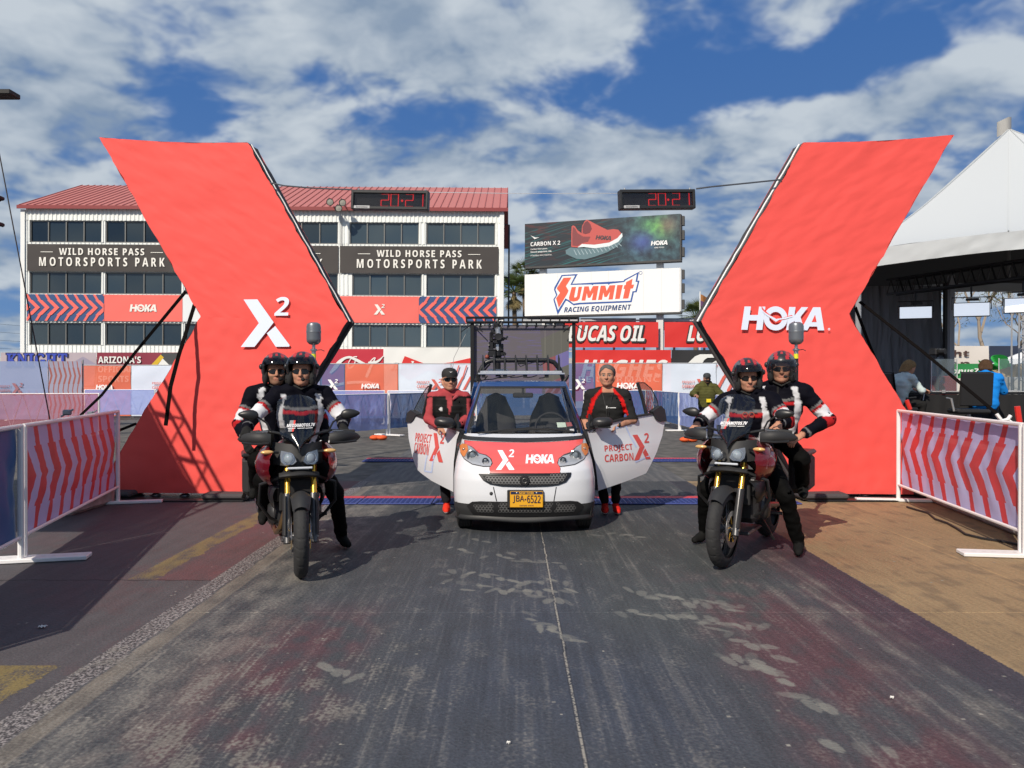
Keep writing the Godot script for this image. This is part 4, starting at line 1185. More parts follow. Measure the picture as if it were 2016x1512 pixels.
func build_arches() -> void:
	var l := build_arch(-1, "left-leaning red fabric chevron with a white X2 mark")
	var r := build_arch(1, "red fabric chevron lettered HOKA beside the white tent")
	wrap_white = lin(0.72, 0.80, 0.95)
	var ink := mat(wrap_white, 0.7)
	var red := mat(lin(0.80, 0.083, 0.070), 0.75)
	# printed marks, laid 2 cm proud of the taut cloth
	var pos := func(a: Node3D, px: float, py: float, d: float) -> Transform3D:
		var yaw := -0.116 if a == l else 0.116
		return Transform3D(Basis(Vector3.UP, yaw), P(px, py, d) - a.position)
	var xm := MB.new().add(x2_mark(93 * 10.15 / F), pos.call(l, 522.5, 636, 10.09))
	part(l, "x2_print", xm, ink)
	put_hoka(r, pos.call(r, 1541, 627, 10.09), 171 * 10.1 / F, ink, red)
	part(r, "registered_mark", MB.new().lathe([Vector2(0.008, 0), Vector2(0.016, 0)], pos.call(r, 1632, 648, 10.15) * Transform3D(Basis(Vector3.RIGHT, PI / 2), Vector3.ZERO), 10), ink)
	# guy straps
	var strap := mat(lin(0.007, 0.006, 0.006), 0.9, 0.0, {"metallic_specular": 0.08})
	var rope := func(label, pts, w):
		var m := MB.new()
		for i in pts.size() - 1:
			var t: Vector3 = (pts[i + 1] - pts[i]).normalized()
			var s = t.cross(Vector3(0, 0, 1)).normalized() * w
			var z = t.cross(s).normalized() * w * 0.25
			m.quad(pts[i] - s + z, pts[i + 1] - s + z, pts[i + 1] + s + z, pts[i] + s + z)
			m.quad(pts[i] - s - z, pts[i] + s - z, pts[i + 1] + s - z, pts[i + 1] - s - z)
			m.quad(pts[i] - s - z, pts[i + 1] - s - z, pts[i + 1] - s + z, pts[i] - s + z)
			m.quad(pts[i] + s - z, pts[i] + s + z, pts[i + 1] + s + z, pts[i + 1] + s - z)
		return single("guy_strap", label, "strap", m, strap)
	rope.call("black ratchet strap from the X2 arch elbow down to the far left fence", [P(366, 574, 10.5), P(268, 692, 11.6), P(200, 778, 12.6), P(158, 818, 13.3)], 0.022)
	rope.call("black strap hanging in front of the lower outer edge of the X2 arch", [P(384, 598, 10.25), P(352, 700, 9.95), P(336, 760, 9.9), P(326, 838, 9.85)], 0.024)
	rope.call("thin strap tied from the X2 arch foot to the left barrier", [P(268, 834, 10.7), P(233, 848, 10.4)], 0.018)
	rope.call("black strap running from the HOKA arch down beside the tent curtain", [P(1684, 606, 10.6), P(1712, 680, 11.4), P(1742, 752, 12.2)], 0.022)
	rope.call("long black ratchet strap from the HOKA arch across the office chair", [P(1692, 594, 10.5), P(1820, 695, 9.9), P(1972, 822, 9.3)], 0.019)
	rope.call("black foot strap at the inner foot of the X2 arch", [P(500, 925, 10.25), P(478, 980, 9.9)], 0.02)
	var hook := MB.new()
	hook.tube([P(1962, 815, 9.3), P(1972, 828, 9.28), P(1984, 826, 9.28), P(1990, 818, 9.28)], 0.022, 6)
	hook.tube([P(1986, 826, 9.28), P(2040, 860, 9.0)], 0.008, 5)
	single("strap_hook", "white steel hook at the end of the long strap above the right barrier", "hook", hook, m_white, 40)
	for q in [[132, 812, "dark ratchet buckle above the chevron barrier near the arch"], [178, 814, "orange and steel ratchet at the low end of the arch strap"]]:
		var rt := MB.new().bevel(P(q[0], q[1], 9.6 if q[0] < 150 else 12.9), Vector3(0.10, 0.07, 0.06), 0.015).tube([P(q[0] - 12, q[1] + 8, 9.6 if q[0] < 150 else 12.9), P(q[0] + 12, q[1] - 6, 9.6 if q[0] < 150 else 12.9)], 0.012, 6)
		single("ratchet", q[2], "ratchet", rt, mat(lin(0.25, 0.27, 0.30), 0.4, 0.6), 40)
	# mast stay in from the left
	single("stay_wire", "thin black stay wire slanting down across the white building", "wire", MB.new().tube([Vector3(-6.77, 8.4, -9.0), P(0, 302, 9.0), P(60, 622, 9.0), P(98, 826, 9.0)], 0.007, 5), m_black, 40)

# seven-segment digit drawn with dots
func digit_dots(ch: String, w: float, h: float) -> MB:
	var m := MB.new()
	var seg = {"0": "abcdef", "1": "bc", "2": "abged"}[ch]
	var ends := {"a": [0, 1, 1, 1], "b": [1, 1, 1, 0.5], "c": [1, 0.5, 1, 0], "d": [0, 0, 1, 0], "e": [0, 0, 0, 0.5], "f": [0, 0.5, 0, 1], "g": [0, 0.5, 1, 0.5]}
	for s in seg:
		var e: Array = ends[s]
		var n := 6
		for i in n:
			var t := (i + 0.5) / n
			m.box(Vector3((lerpf(e[0], e[2], t) - 0.5) * w, (lerpf(e[1], e[3], t) - 0.5) * h, 0), Vector3(0.011, 0.011, 0.006))
	return m

func build_clocks() -> void:
	var D := 10.15
	var k := D / F
	var led := mat(rgb(120, 10, 14), 0.5, 0.0, {"emission_enabled": true, "emission": Color(1.0, 0.10, 0.10), "emission_energy_multiplier": 1.6})
	for q in [[769, 395.5, -0.036, "dark race clock showing 20:21 hung near the X2 arch"], [1292.5, 394, 0.045, "dark race clock showing 20:21 hung near the HOKA arch"]]:
		var c := thing("race_clock", q[3], "clock", P(q[0], q[1], D), 0, "race clocks on the wire")
		c.rotation.z = q[2]
		c.rotation.y = -0.10 if q[2] < 0 else 0.16
		var w: float = 154 * k; var h: float = 38 * k
		var f := MB.new()
		f.bevel(Vector3(0, h / 2 - 0.022, 0), Vector3(w, 0.044, 0.12), 0.008)
		f.bevel(Vector3(0, -h / 2 + 0.022, 0), Vector3(w, 0.044, 0.12), 0.008)
		part(c, "frame", f, mat(lin(0.02, 0.021, 0.023), 0.45))
		for s in [-1, 1]: part(c, "end_cap", MB.new().bevel(Vector3(s * (w / 2 - 0.018), 0, 0), Vector3(0.035, h, 0.125), 0.008), mat(lin(0.02, 0.021, 0.023), 0.45))
		part(c, "back_panel", MB.new().box(Vector3(0, 0, -0.03), Vector3(w - 0.05, h - 0.05, 0.05)), mat(lin(0.01, 0.01, 0.011), 0.5))
		part(c, "window", MB.new().box(Vector3(0, 0, 0.035), Vector3(w - 0.07, h - 0.088, 0.004)), mat(Color(0.06, 0.01, 0.015, 0.35), 0.08))
		var x := [-11, 8.5, 38, 57.5] if q[2] < 0 else [-9.3, 10.7, 39.8, 59.5]
		var chars := "2021"
		for i in 4:
			var o := part(c, "led_digit", digit_dots(chars[i], 15 * k, 24 * k), led)
			o.position = Vector3(x[i] * k, 0.005, 0.005)
		part(c, "led_colon", MB.new().box(Vector3(23.5 * k, 0.0, 0.005), Vector3(0.025, 0.025, 0.006), Basis(Vector3(0, 0, 1), PI / 4)), led)
		part(c, "name_plate", MB.new().box(Vector3(-w / 2 + 0.15, -h / 2 + 0.028, 0.061), Vector3(0.21, 0.035, 0.004)), mat(lin(0.45, 0.46, 0.47), 0.5))
		part(c, "name_print", MB.new().add(letters("Accutime", 0.16, 0.02, 0.2, "serif"), Transform3D(Basis(), Vector3(-w / 2 + 0.15, -h / 2 + 0.028, 0.065))), m_black)
		for s in [-0.42, 0.45]: part(c, "eye_bolt", MB.new().lathe([Vector2(0, 0), Vector2(0.012, 0.002), Vector2(0.012, 0.03), Vector2(0, 0.032)], Transform3D(Basis(), Vector3(s * w, h / 2 - 0.002, 0)), 8), mat(lin(0.5, 0.5, 0.5), 0.4, 0.7))
	var wire := mat(lin(0.05, 0.06, 0.08), 0.6)
	single("clock_cable", "black cable from the X2 arch to the first race clock", "cable", MB.new().tube([P(532, 360, 10.1), P(560, 366, 10.1), P(620, 371, 10.12), P(694, 374, 10.15)], 0.010, 5), wire, 40)
	single("clock_cable", "dark cable from the HOKA arch to the second race clock", "cable", MB.new().tube([P(1370, 372, 10.15), P(1400, 368, 10.12), P(1470, 361, 10.1), P(1538, 354, 10.1)], 0.011, 5), wire, 40)
	single("clock_wire", "thin pale wire stretched between the two race clocks", "wire", MB.new().tube([P(846, 379, 10.15), P(1030, 381.5, 10.15), P(1216, 381, 10.15)], 0.005, 4), mat(lin(0.5, 0.52, 0.55), 0.4, 0.4), 40)

# ------------------------------------------------------------------ barriers with printed banners
var print_cache := {}
func chevron_print(dir: float, n: int, mirrored := false) -> StandardMaterial3D:
	var key := str([dir, n])
	if print_cache.has(key): return print_cache[key]
	var im := Image.create(768, 256, false, Image.FORMAT_RGB8)
	im.fill(lin(0.50, 0.48, 0.76))
	chevrons(im, Rect2(0, 0, 768, 256), n, dir, lin(0.62, 0.050, 0.060), 0.30, 0.54)
	im.fill_rect(Rect2i(0, 0, 768, 3), lin(0.7, 0.7, 0.85))
	im.fill_rect(Rect2i(0, 252, 768, 4), lin(0.7, 0.7, 0.85))
	var m := tex_mat(im, 0.6, {"backlight_enabled": true, "backlight": Color(0.16, 0.15, 0.2)})
	m.albedo_color = Color(1, 1, 1, 0.93)
	m.transparency = BaseMaterial3D.TRANSPARENCY_ALPHA
	print_cache[key] = m
	return m

# one barrier panel from a to b on the ground
func barrier(label: String, a: Vector3, b: Vector3, m: Material, opt := {}) -> Node3D:
	var t := face(a, b)
	var L := a.distance_to(b)
	var top: float = opt.get("top", 1.18)
	var low: float = opt.get("low", 0.22)
	var n := thing("crowd_barrier", label, "barrier", a, 0, opt.get("group", "barriers along the track"))
	n.transform = t
	var wh := mat(lin(0.76, 0.75, 0.75), 0.5)
	var r: float = opt.get("r", 0.02)
	for x in [0.02, L - 0.02]:
		part(n, "post", MB.new().tube([Vector3(x, 0.02, 0), Vector3(x, top, 0)], r * 1.25, 8), wh, 40)
	part(n, "top_rail", MB.new().tube([Vector3(0, top, 0), Vector3(L, top, 0)], r, 8), wh, 40)
	part(n, "bottom_rail", MB.new().tube([Vector3(0, low, 0), Vector3(L, low, 0)], r * 0.8, 8), wh, 40)
	if opt.has("truss"):
		var k := maxi(2, int(L / 0.55))
		for i in k:
			var x0 := L * i / k; var x1 := L * (i + 1) / k
			part(n, "brace", MB.new().tube([Vector3(x0, low, -0.01), Vector3((x0 + x1) / 2, top, -0.01), Vector3(x1, low, -0.01)], 0.014, 4), wh)
	for x in [0.02, L - 0.02]:
		part(n, "foot_plank", MB.new().bevel(Vector3(x, 0.022, 0.05), Vector3(0.10, 0.035, 0.95), 0.006), wh)
	var s: float = opt.get("side", 1.0)
	var nz := FastNoiseLite.new()
	nz.seed = int(a.x * 100) + int(a.z * 37); nz.frequency = 0.9; nz.fractal_octaves = 4
	var y0 := low - 0.02; var y1 := top + 0.01
	var amp: float = opt.get("wave", 0.02)
	var sheet := MB.new().sheet(func(u, v):
		var e := sin(v * PI)
		var w := nz.get_noise_2d(u * L * 2.2 + v * 1.2, v * 1.1) * amp * (0.35 + e)
		w += absf(nz.get_noise_2d(u * L * 5.0 + v * 2.0, v * 2.0 + 9)) * amp * 0.6 * (0.3 + e)
		return Vector3(0.03 + u * (L - 0.06), lerpf(y0, y1, v) + nz.get_noise_1d(u * L * 3.0) * 0.012 * (1.0 - v), s * (0.035 + w)), int(L * 22), 20)
	part(n, "banner", sheet, m, 60)
	return n

func build_barriers() -> void:
	var navy := mat(lin(0.035, 0.10, 0.26), 0.6, 0.0, {"backlight_enabled": true, "backlight": Color(0.02, 0.05, 0.1)})
	var chev_l := chevron_print(1.0, 9)
	var chev_r := chevron_print(-1.0, 9)
	barrier("chevron barrier banner beside the foot of the X2 arch", Vector3(-4.26, 0, -6.70), Vector3(-5.02, 0, -9.80), chev_l, {"side": -1.0, "wave": 0.022})
	barrier("navy barrier banner joined to the lavender chevron banner", Vector3(-3.47, 0, -3.55), Vector3(-4.25, 0, -6.66), navy, {"side": -1.0, "wave": 0.022})
	barrier("chevron barrier banner beside the foot of the HOKA arch", Vector3(5.02, 0, -10.0), Vector3(4.57, 0, -6.88), chev_r, {"wave": 0.020, "side": -1.0})
	barrier("second chevron barrier banner toward the lane start on the tan side", Vector3(4.56, 0, -6.84), Vector3(4.12, 0, -3.7), chev_r, {"wave": 0.020, "side": -1.0})
	# concrete wall behind the right barriers
	var wall := MB.new()
	wall.bevel(Vector3(5.02, 0.42, -6.5), Vector3(0.22, 0.84, 7.2), 0.03, Basis(Vector3.UP, -0.143))
	single("concrete_wall", "low concrete lane wall behind the right chevron barriers", "wall", wall, tex_concrete(), 0)
	single("concrete_wall", "stub of low concrete wall behind the left chevron barrier", "wall", MB.new().bevel(Vector3(-5.35, 0.2, -9.4), Vector3(0.5, 0.4, 1.0), 0.04), tex_concrete(), 0)
	# far barrier rows
	var lav := mat(Color(lin(0.24, 0.31, 0.66), 0.80), 0.7)
	var nav := mat(Color(lin(0.03, 0.10, 0.28), 0.88), 0.7)
	var pink := mat(Color(lin(0.42, 0.10, 0.15), 0.72), 0.7)
	var wht := mat(Color(lin(0.55, 0.62, 0.82), 0.8), 0.7)
	var far := "barriers behind the car"
	var A := Vector3(-6.3, 0, -17.4); var B := Vector3(-2.45, 0, -23.6)
	var spans := [[0.0, 0.36, pink, "pink barrier banner behind the left motorcycle pair"], [0.36, 0.72, lav, "blue-lavender barrier banner between the left motorcycle and the car"], [0.72, 1.0, nav, "navy barrier banner behind the open white car door and red hoodie"]]
	for q in spans: barrier(q[3], A.lerp(B, q[0] + 0.005), A.lerp(B, q[1] - 0.005), q[2], {"truss": 1, "group": far, "wave": 0.04, "r": 0.024})
	A = Vector3(5.30, 0, -18.0); B = Vector3(4.98, 0, -34.0)
	spans = [[0.0, 0.17, lav, "blue-lavender barrier banner in front of the man in the green jacket"], [0.17, 0.36, lav, "second blue-lavender barrier banner behind the right car door"], [0.36, 0.6, nav, "navy barrier banner with a small white HOKA print"], [0.6, 1.0, chevron_print(-1.0, 15), "chevron barrier banner beyond the navy one"]]
	for q in spans: barrier(q[3], A.lerp(B, q[0] + 0.004), A.lerp(B, q[1] - 0.004), q[2], {"truss": 1, "group": far, "wave": 0.05, "side": -1.0, "r": 0.024})
	# row behind on the left and the white-framed ones by the arch
	for q in [[-10.6, -27.5, -7.6, -27.6, pink, "pale pink barrier banner with white trusses beyond the left motorcycle"], [-7.5, -27.6, -4.6, -27.8, lav, "lavender barrier banner with white trusses beyond the left motorcycle"], [-4.5, -27.8, -1.6, -28.0, wht, "whitish barrier banner beyond the navy barrier"], [-19.6, -30.2, -17.0, -30.4, chevron_print(1.0, 9), "white framed chevron barrier left of the X2 arch foot"], [-16.9, -30.4, -14.2, -30.6, lav, "white framed lavender barrier behind the X2 arch foot"], [-15.9, -21.5, -11.8, -22.0, mat(Color(lin(0.35, 0.09, 0.14), 0.6), 0.7), "dusky pink barrier banner beyond the left chevron barrier"], [2.6, -28.0, 4.9, -28.2, nav, "navy barrier banner behind the man in the black shirt"], [-1.4, -30, 2.4, -30, nav, "navy barrier banner seen under the big screen"]]:
		barrier(q[5], Vector3(q[0], 0, q[1]), Vector3(q[2], 0, q[3]), q[4], {"truss": 1, "group": far, "r": 0.026})
	# tall printed mesh on the wire fence
	var coral := mat(Color(lin(0.70, 0.16, 0.085), 0.86), 0.75)
	var pale := mat(Color(lin(0.66, 0.74, 0.86), 0.93), 0.75)
	var blue := mat(Color(lin(0.075, 0.13, 0.30), 0.82), 0.75)
	var lilac := mat(Color(lin(0.22, 0.28, 0.46), 0.9), 0.75)
	var ink := mat(lin(0.85, 0.86, 0.86), 0.7)
	var coral_ink := mat(lin(0.62, 0.12, 0.09), 0.7)
	var scr := [[160, 258, 720, 32, coral, "hoka", "orange mesh fence panel lettered HOKA beside the X2 arch strap"], [258, 372, 720, 32, pale, "project", "pale mesh fence panel lettered PROJECT CARBON behind the X2 arch foot"],
		[500, 630, 717, 32, lilac, "", "lilac mesh fence panel behind the left riders"], [630, 679, 717, 32, blue, "x2", "narrow blue mesh fence panel with a small X2 beside the orange panel"], [679, 784, 717, 32, coral, "hoka", "orange mesh fence panel lettered HOKA below the crimson script banner"], [784, 888, 717, 32, pale, "project", "pale mesh fence panel lettered PROJECT CARBON behind the capped man"], [888, 950, 717, 32, pale, "chev", "pale mesh fence panel of red chevrons left of the big screen"],
		[1108, 1172, 716, 32, blue, "x2", "navy mesh fence panel right of the big screen mast"], [1172, 1304, 716, 32, coral, "hoka", "orange mesh fence panel lettered HOKA behind the man in the black shirt"], [1304, 1410, 716, 32, pale, "project", "pale mesh fence panel lettered PROJECT CARBON behind the man in the green jacket"], [1410, 1500, 716, 32, pale, "chev", "pale mesh fence panel of red chevrons beside the HOKA arch"], [1500, 1640, 716, 32, lilac, "", "lilac mesh fence panel behind the HOKA arch"]]
	for q in scr:
		var d: float = q[3]
		var kk := d / F
		var w: float = (q[1] - q[0]) * kk - 0.02
		var yt = EYE + (HY - q[2]) * kk
		var n := thing("fence_panel", q[6], "fence", Vector3(((q[0] + q[1]) / 2.0 - CX) * kk, 0, -d), 0, "printed mesh fence panels")
		var c := part(n, "mesh_print", cloth(w, yt - 0.08, 0.09, q[0]), q[4], 60)
		c.position.y = yt / 2 + 0.04
		for s in [-1, 1]: part(n, "fence_post", MB.new().tube([Vector3(s * (w / 2 - 0.02), 0, -0.09), Vector3(s * (w / 2 - 0.02), yt + 0.05, -0.09)], 0.03, 6), mat(lin(0.4, 0.4, 0.4), 0.4, 0.6))
		part(n, "fence_rail", MB.new().tube([Vector3(-w / 2, yt + 0.02, -0.05), Vector3(w / 2, yt + 0.02, -0.05)], 0.02, 6), mat(lin(0.6, 0.6, 0.6), 0.4, 0.5))
		match q[5]:
			"hoka": put_hoka(n, Transform3D(Basis(), Vector3(-0.02 * w, 0.62 * yt - 0.06, 0.08)), w * 0.34, ink, q[4])
			"project": project_print(n, Transform3D(Basis(), Vector3(0.14 * w, 0.62 * yt, 0.08)), 0.85, coral_ink, coral_ink)
			"x2": part(n, "x2_mark", MB.new().add(x2_mark(0.42), Transform3D(Basis(), Vector3(0.02, 0.62 * yt, 0.08))), ink)
			"chev":
				for p in chevron_polys(Rect2(-w / 2, 0.1, w, yt - 0.15), 4, -1.0, 0.22, 0.3): part(n, "chevron", MB.new().prism(p, 0, Transform3D(Basis(), Vector3(0, 0, 0.07))), coral_ink)
	# nearer tall pair at the left edge, its shade put into dimmer print colours
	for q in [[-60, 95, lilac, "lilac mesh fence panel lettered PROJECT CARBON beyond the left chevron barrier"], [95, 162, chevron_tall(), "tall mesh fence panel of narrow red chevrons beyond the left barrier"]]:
		var d := 26.0
		var kk := d / F
		var w: float = (q[1] - q[0]) * kk - 0.02
		var yt := EYE + (HY - 711) * kk
		var n := thing("fence_panel", q[3], "fence", Vector3(((q[0] + q[1]) / 2.0 - CX) * kk, 0, -d), 0, "printed mesh fence panels")
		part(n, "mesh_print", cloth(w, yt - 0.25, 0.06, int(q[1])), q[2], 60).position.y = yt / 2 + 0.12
		for s in [-1, 1]: part(n, "fence_post", MB.new().tube([Vector3(s * (w / 2 - 0.02), 0, -0.09), Vector3(s * (w / 2 - 0.02), yt + 0.05, -0.09)], 0.03, 6), mat(lin(0.4, 0.4, 0.4), 0.4, 0.6))
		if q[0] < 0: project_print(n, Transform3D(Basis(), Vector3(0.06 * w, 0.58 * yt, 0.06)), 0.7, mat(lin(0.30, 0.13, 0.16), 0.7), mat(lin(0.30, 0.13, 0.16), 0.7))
	# orange sand bags
	var bag := mat(lin(0.72, 0.10, 0.02), 0.7)
	rng.seed = 8
	for q in [[745, 866, 20.6, "orange sandbag at the foot of the lavender barrier by the car"], [1356, 870, 19.6, "orange sandbag at the foot of the barrier by the right motorcycle"]]:
		var g := G(q[0], q[1])
		var m := MB.new()
		for j in 2: m.ball(Vector3(-0.16 + j * 0.32, 0.10, 0), Vector3(0.24, 0.11, 0.19), 14, 8, Basis(Vector3.UP, rng.randf()))
		m.ball(Vector3(0, 0.14, 0), Vector3(0.16, 0.06, 0.12), 10, 6)
		var o := single("sandbag", q[3], "sandbag", m, bag, 60)
		o.position = g
		o.scale = Vector3.ONE * 0.6
	# timing mats across the lane
	var mat_b := mat(lin(0.035, 0.055, 0.22), 0.6); var mat_r := mat(lin(0.55, 0.04, 0.05), 0.6)
	for q in [[9.72, 10.16, 10.36, "timing mat strip of blue with a red edge under the start arch"], [14.8, 15.2, 15.45, "second timing mat strip of blue and red beyond the car"]]:
		var t := thing("timing_mat", q[3], "mat", Vector3(-0.05, 0.003, -q[0]), 0, "timing mats across the lane")
		var xs := -2.85
		while xs < 3.0:
			part(t, "mat_segment", MB.new().bevel(Vector3(xs + 0.47, 0.008, -(q[1] - q[0]) / 2), Vector3(0.93, 0.016, q[1] - q[0]), 0.006), mat_b)
			part(t, "edge_strip", MB.new().bevel(Vector3(xs + 0.47, 0.007, -(q[1] + q[2]) / 2 + q[0]), Vector3(0.93, 0.013, q[2] - q[1] - 0.01), 0.005), mat_r)
			var bump := MB.new()
			for i in 14:
				for j in 5: bump.box(Vector3(xs + 0.06 + i * 0.063, 0.018, -0.05 - j * 0.085), Vector3(0.045, 0.006, 0.018), Basis(Vector3.UP, 0.6))
			part(t, "grip_ribs", bump, mat(lin(0.02, 0.035, 0.15), 0.6)).set_meta("kind", "stuff")
			xs += 0.94
	# cable on the ground by the right wall
	single("ground_cable", "black cable lying along the foot of the right lane wall", "cable", MB.new().tube([G(1786, 998, 0.015), G(1806, 1004, 0.015), G(1828, 1010, 0.015), G(1842, 1022, 0.015), G(1866, 1030, 0.015), G(1884, 1040, 0.015), G(1902, 1052, 0.015), G(1935, 1060, 0.015), G(1975, 1066, 0.015), G(2050, 1082, 0.015)], 0.012, 5), m_black, 40)

func tex_concrete() -> StandardMaterial3D:
	if mats.has("concrete"): return mats["concrete"]
	var m := StandardMaterial3D.new()
	m.albedo_texture = noise_tex(71, 0.02, 512, 0, two_tone(lin(0.26, 0.24, 0.22), lin(0.48, 0.45, 0.42)), 6)
	m.uv1_triplanar = true; m.uv1_world_triplanar = true
	m.uv1_scale = Vector3(0.6, 0.6, 0.6)
	m.roughness = 0.9
	mats["concrete"] = m
	return m

func chevron_tall() -> StandardMaterial3D:  # chevron print in dimmed colours that paint in the shade on it
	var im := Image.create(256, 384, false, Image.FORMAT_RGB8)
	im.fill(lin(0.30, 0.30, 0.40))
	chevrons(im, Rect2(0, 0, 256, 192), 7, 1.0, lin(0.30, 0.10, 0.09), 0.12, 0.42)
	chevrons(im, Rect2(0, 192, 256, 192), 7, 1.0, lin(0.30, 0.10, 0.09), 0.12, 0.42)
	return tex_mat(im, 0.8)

# PROJECT / CARBON beside the X2 mark; total width about 2.1 * h
func project_print(parent: Node, t: Transform3D, s: float, ink: Material, ink2: Material) -> void:
	part(parent, "project_lettering", MB.new().add(letters("PROJECT", 0.62 * s, 0.14 * s), t * Transform3D(Basis(), Vector3(-0.42 * s, 0.10 * s, 0))), ink)
	part(parent, "carbon_lettering", MB.new().add(letters("CARBON", 0.62 * s, 0.14 * s), t * Transform3D(Basis(), Vector3(-0.42 * s, -0.10 * s, 0))), ink)
	part(parent, "x2_mark", MB.new().add(x2_mark(0.52 * s), t * Transform3D(Basis(), Vector3(0.22 * s, 0, 0))), ink2)

# ------------------------------------------------------------------ big screen behind the car
func build_screen() -> void:
	var D := 25.0
	var k := D / F
	var s := thing("led_screen", "big grey led screen in a black truss frame behind the car", "screen", Vector3((1031 - CX) * k, 0, -D))
	var X := func(px): return (px - 1031.0) * k
	var Y := func(py): return EYE + (HY - py) * k
	var im := Image.create(320, 240, false, Image.FORMAT_RGB8)
	var n := FastNoiseLite.new(); n.seed = 6; n.frequency = 0.03
	for y in 240:
		for x in 320:
			var u := x / 320.0; var v := y / 240.0
			var c := Color(0.37, 0.35, 0.38)
			var st := n.get_noise_2d(x * 0.35, y * 6.0)
			c = c.lerp(Color(0.38, 0.35, 0.58), smoothstep(0.1, 0.4, st) * 0.6)
			var edge := 0.70 + (v - 0.1) * 0.06
			if u > edge:
				var top := 0.20 - (u - edge) * 0.6
				c = Color(0.36, 0.36, 0.34) if v > top else Color(0.36, 0.34, 0.37)
				var m := v + (u - edge) * 0.55
				if m > 0.52 and m < 0.72: c = Color(0.52, 0.29, 0.31) if u < 0.86 else Color(0.42, 0.40, 0.62)
				if m > 0.86: c = Color(0.47, 0.30, 0.33) if int(u * 40 + v * 22) % 3 else Color(0.52, 0.42, 0.52)
				if fmod(u * 12.0, 1.0) < 0.05: c = c.lerp(Color(0.55, 0.55, 0.5), 0.5)
			if v > 0.82 and u < 0.70: c = Color(0.38, 0.37, 0.36)
			if v > 0.9 and u > 0.55 and u < 0.72: c = Color(0.42, 0.38, 0.60)
			im.set_pixel(x, y, c.darkened(0.06 * (y % 2)))
	var face_ := MB.new().sheet(func(u, v): return Vector3(lerpf(X.call(930), X.call(1120), u), lerpf(Y.call(775), Y.call(640), v), 0.0), 1, 1)
	var sm := tex_mat(im, 0.5)
	part(s, "display_face", face_, sm)
	part(s, "cabinet", MB.new().box(Vector3(X.call(1025), Y.call(707), -0.08), Vector3(190 * k, 134 * k, 0.12)), m_black)
	var bk := mat(lin(0.012, 0.012, 0.013), 0.45, 0.3)
	for px in [930.0, 1129.0]:
		part(s, "mast", MB.new().box(Vector3(X.call(px), Y.call(635) / 2, 0.12), Vector3(0.11, Y.call(635), 0.11)), bk)
		part(s, "mast_foot", MB.new().box(Vector3(X.call(px), 0.03, 0.12), Vector3(0.9, 0.06, 0.9)), bk)
		for e in [-1, 1]: part(s, "stay_strap", MB.new().tube([Vector3(X.call(px) + e * 0.05, Y.call(640), 0.15), Vector3(X.call(px) + e * 0.35, Y.call(655), 0.3)], 0.018, 4), bk)
	var x0: float = X.call(919); var x1: float = X.call(1138)
	for y in [626.0, 635.0]:
		for z in [0.0, 0.24]: part(s, "truss_chord", MB.new().tube([Vector3(x0, Y.call(y), z), Vector3(x1, Y.call(y), z)], 0.028, 6), bk)
	for i in 13:
		var x := lerpf(x0, x1, i / 12.0)
		part(s, "truss_web", MB.new().tube([Vector3(x, Y.call(626), 0.24), Vector3(x, Y.call(635), 0.24)], 0.02, 5).tube([Vector3(x, Y.call(626), 0.0), Vector3(x, Y.call(635), 0.0)], 0.02, 5), bk)
	for i in 12:
		var xa := lerpf(x0, x1, i / 12.0); var xb := lerpf(x0, x1, (i + 1) / 12.0)
		part(s, "hanger", MB.new().box(Vector3((xa + xb) / 2, Y.call(639), 0.0), Vector3(0.05, 0.14, 0.05)), bk)
	part(s, "left_stay", MB.new().tube([Vector3(X.call(926), Y.call(640), 0.1), Vector3(X.call(895), Y.call(705), 0.3), Vector3(X.call(880), 0, 0.5)], 0.01, 4), mat(lin(0.3, 0.3, 0.3), 0.6))

# ------------------------------------------------------------------ canopy roof outside the frame on the left, whose edge shades the X2 arch
func build_left_tent() -> void:
	# stands off the left edge; its roof edge truss runs along the track
	var t := thing("side_canopy", "flat black canopy on a truss beside the left barrier, out of frame", "canopy", Vector3(-5.82, 0, -6.6))
	var bk := mat(lin(0.02, 0.02, 0.02), 0.7)
	var y := 3.5
	part(t, "roof_sheet", MB.new().box(Vector3(-2.2, y + 0.02, 0.1), Vector3(3.7, 0.03, 4.6)), bk)
	for e in [0.0, -0.38]:
		for yy in [0.0, 0.3]: part(t, "truss_chord", MB.new().tube([Vector3(e, y + yy - 0.15, -2.2), Vector3(e, y + yy - 0.15, 2.6)], 0.025, 6), bk)
	for i in 15:
		var z := -2.2 + i * 0.34
		var up := i % 2 == 0
		part(t, "truss_web", MB.new().tube([Vector3(0, y + (0.15 if up else -0.15), z), Vector3(-0.38, y + (-0.15 if up else 0.15), z + 0.17), Vector3(0, y + (-0.15 if up else 0.15), z + 0.34)], 0.016, 5), bk)
	for z in [-1.9, 2.3]: part(t, "post", MB.new().box(Vector3(-3.6, y / 2, z), Vector3(0.1, y, 0.1)), bk)
	var l := thing("mast_lamp", "black box lamp arm reaching into the sky at the left edge", "lamp", P(-30, 187, 9.0))
	part(l, "arm", MB.new().tube([Vector3(-0.6, -0.02, 0), Vector3(0.1, 0, 0)], 0.03, 6), bk)
	part(l, "housing", MB.new().bevel(Vector3(0.22, 0, 0), Vector3(0.30, 0.06, 0.2), 0.01), bk)
	part(l, "mast", MB.new().tube([Vector3(-0.6, -P(0, 187, 9.0).y, 0), Vector3(-0.6, 8.5 - P(0, 187, 9.0).y, 0)], 0.05, 8), bk)
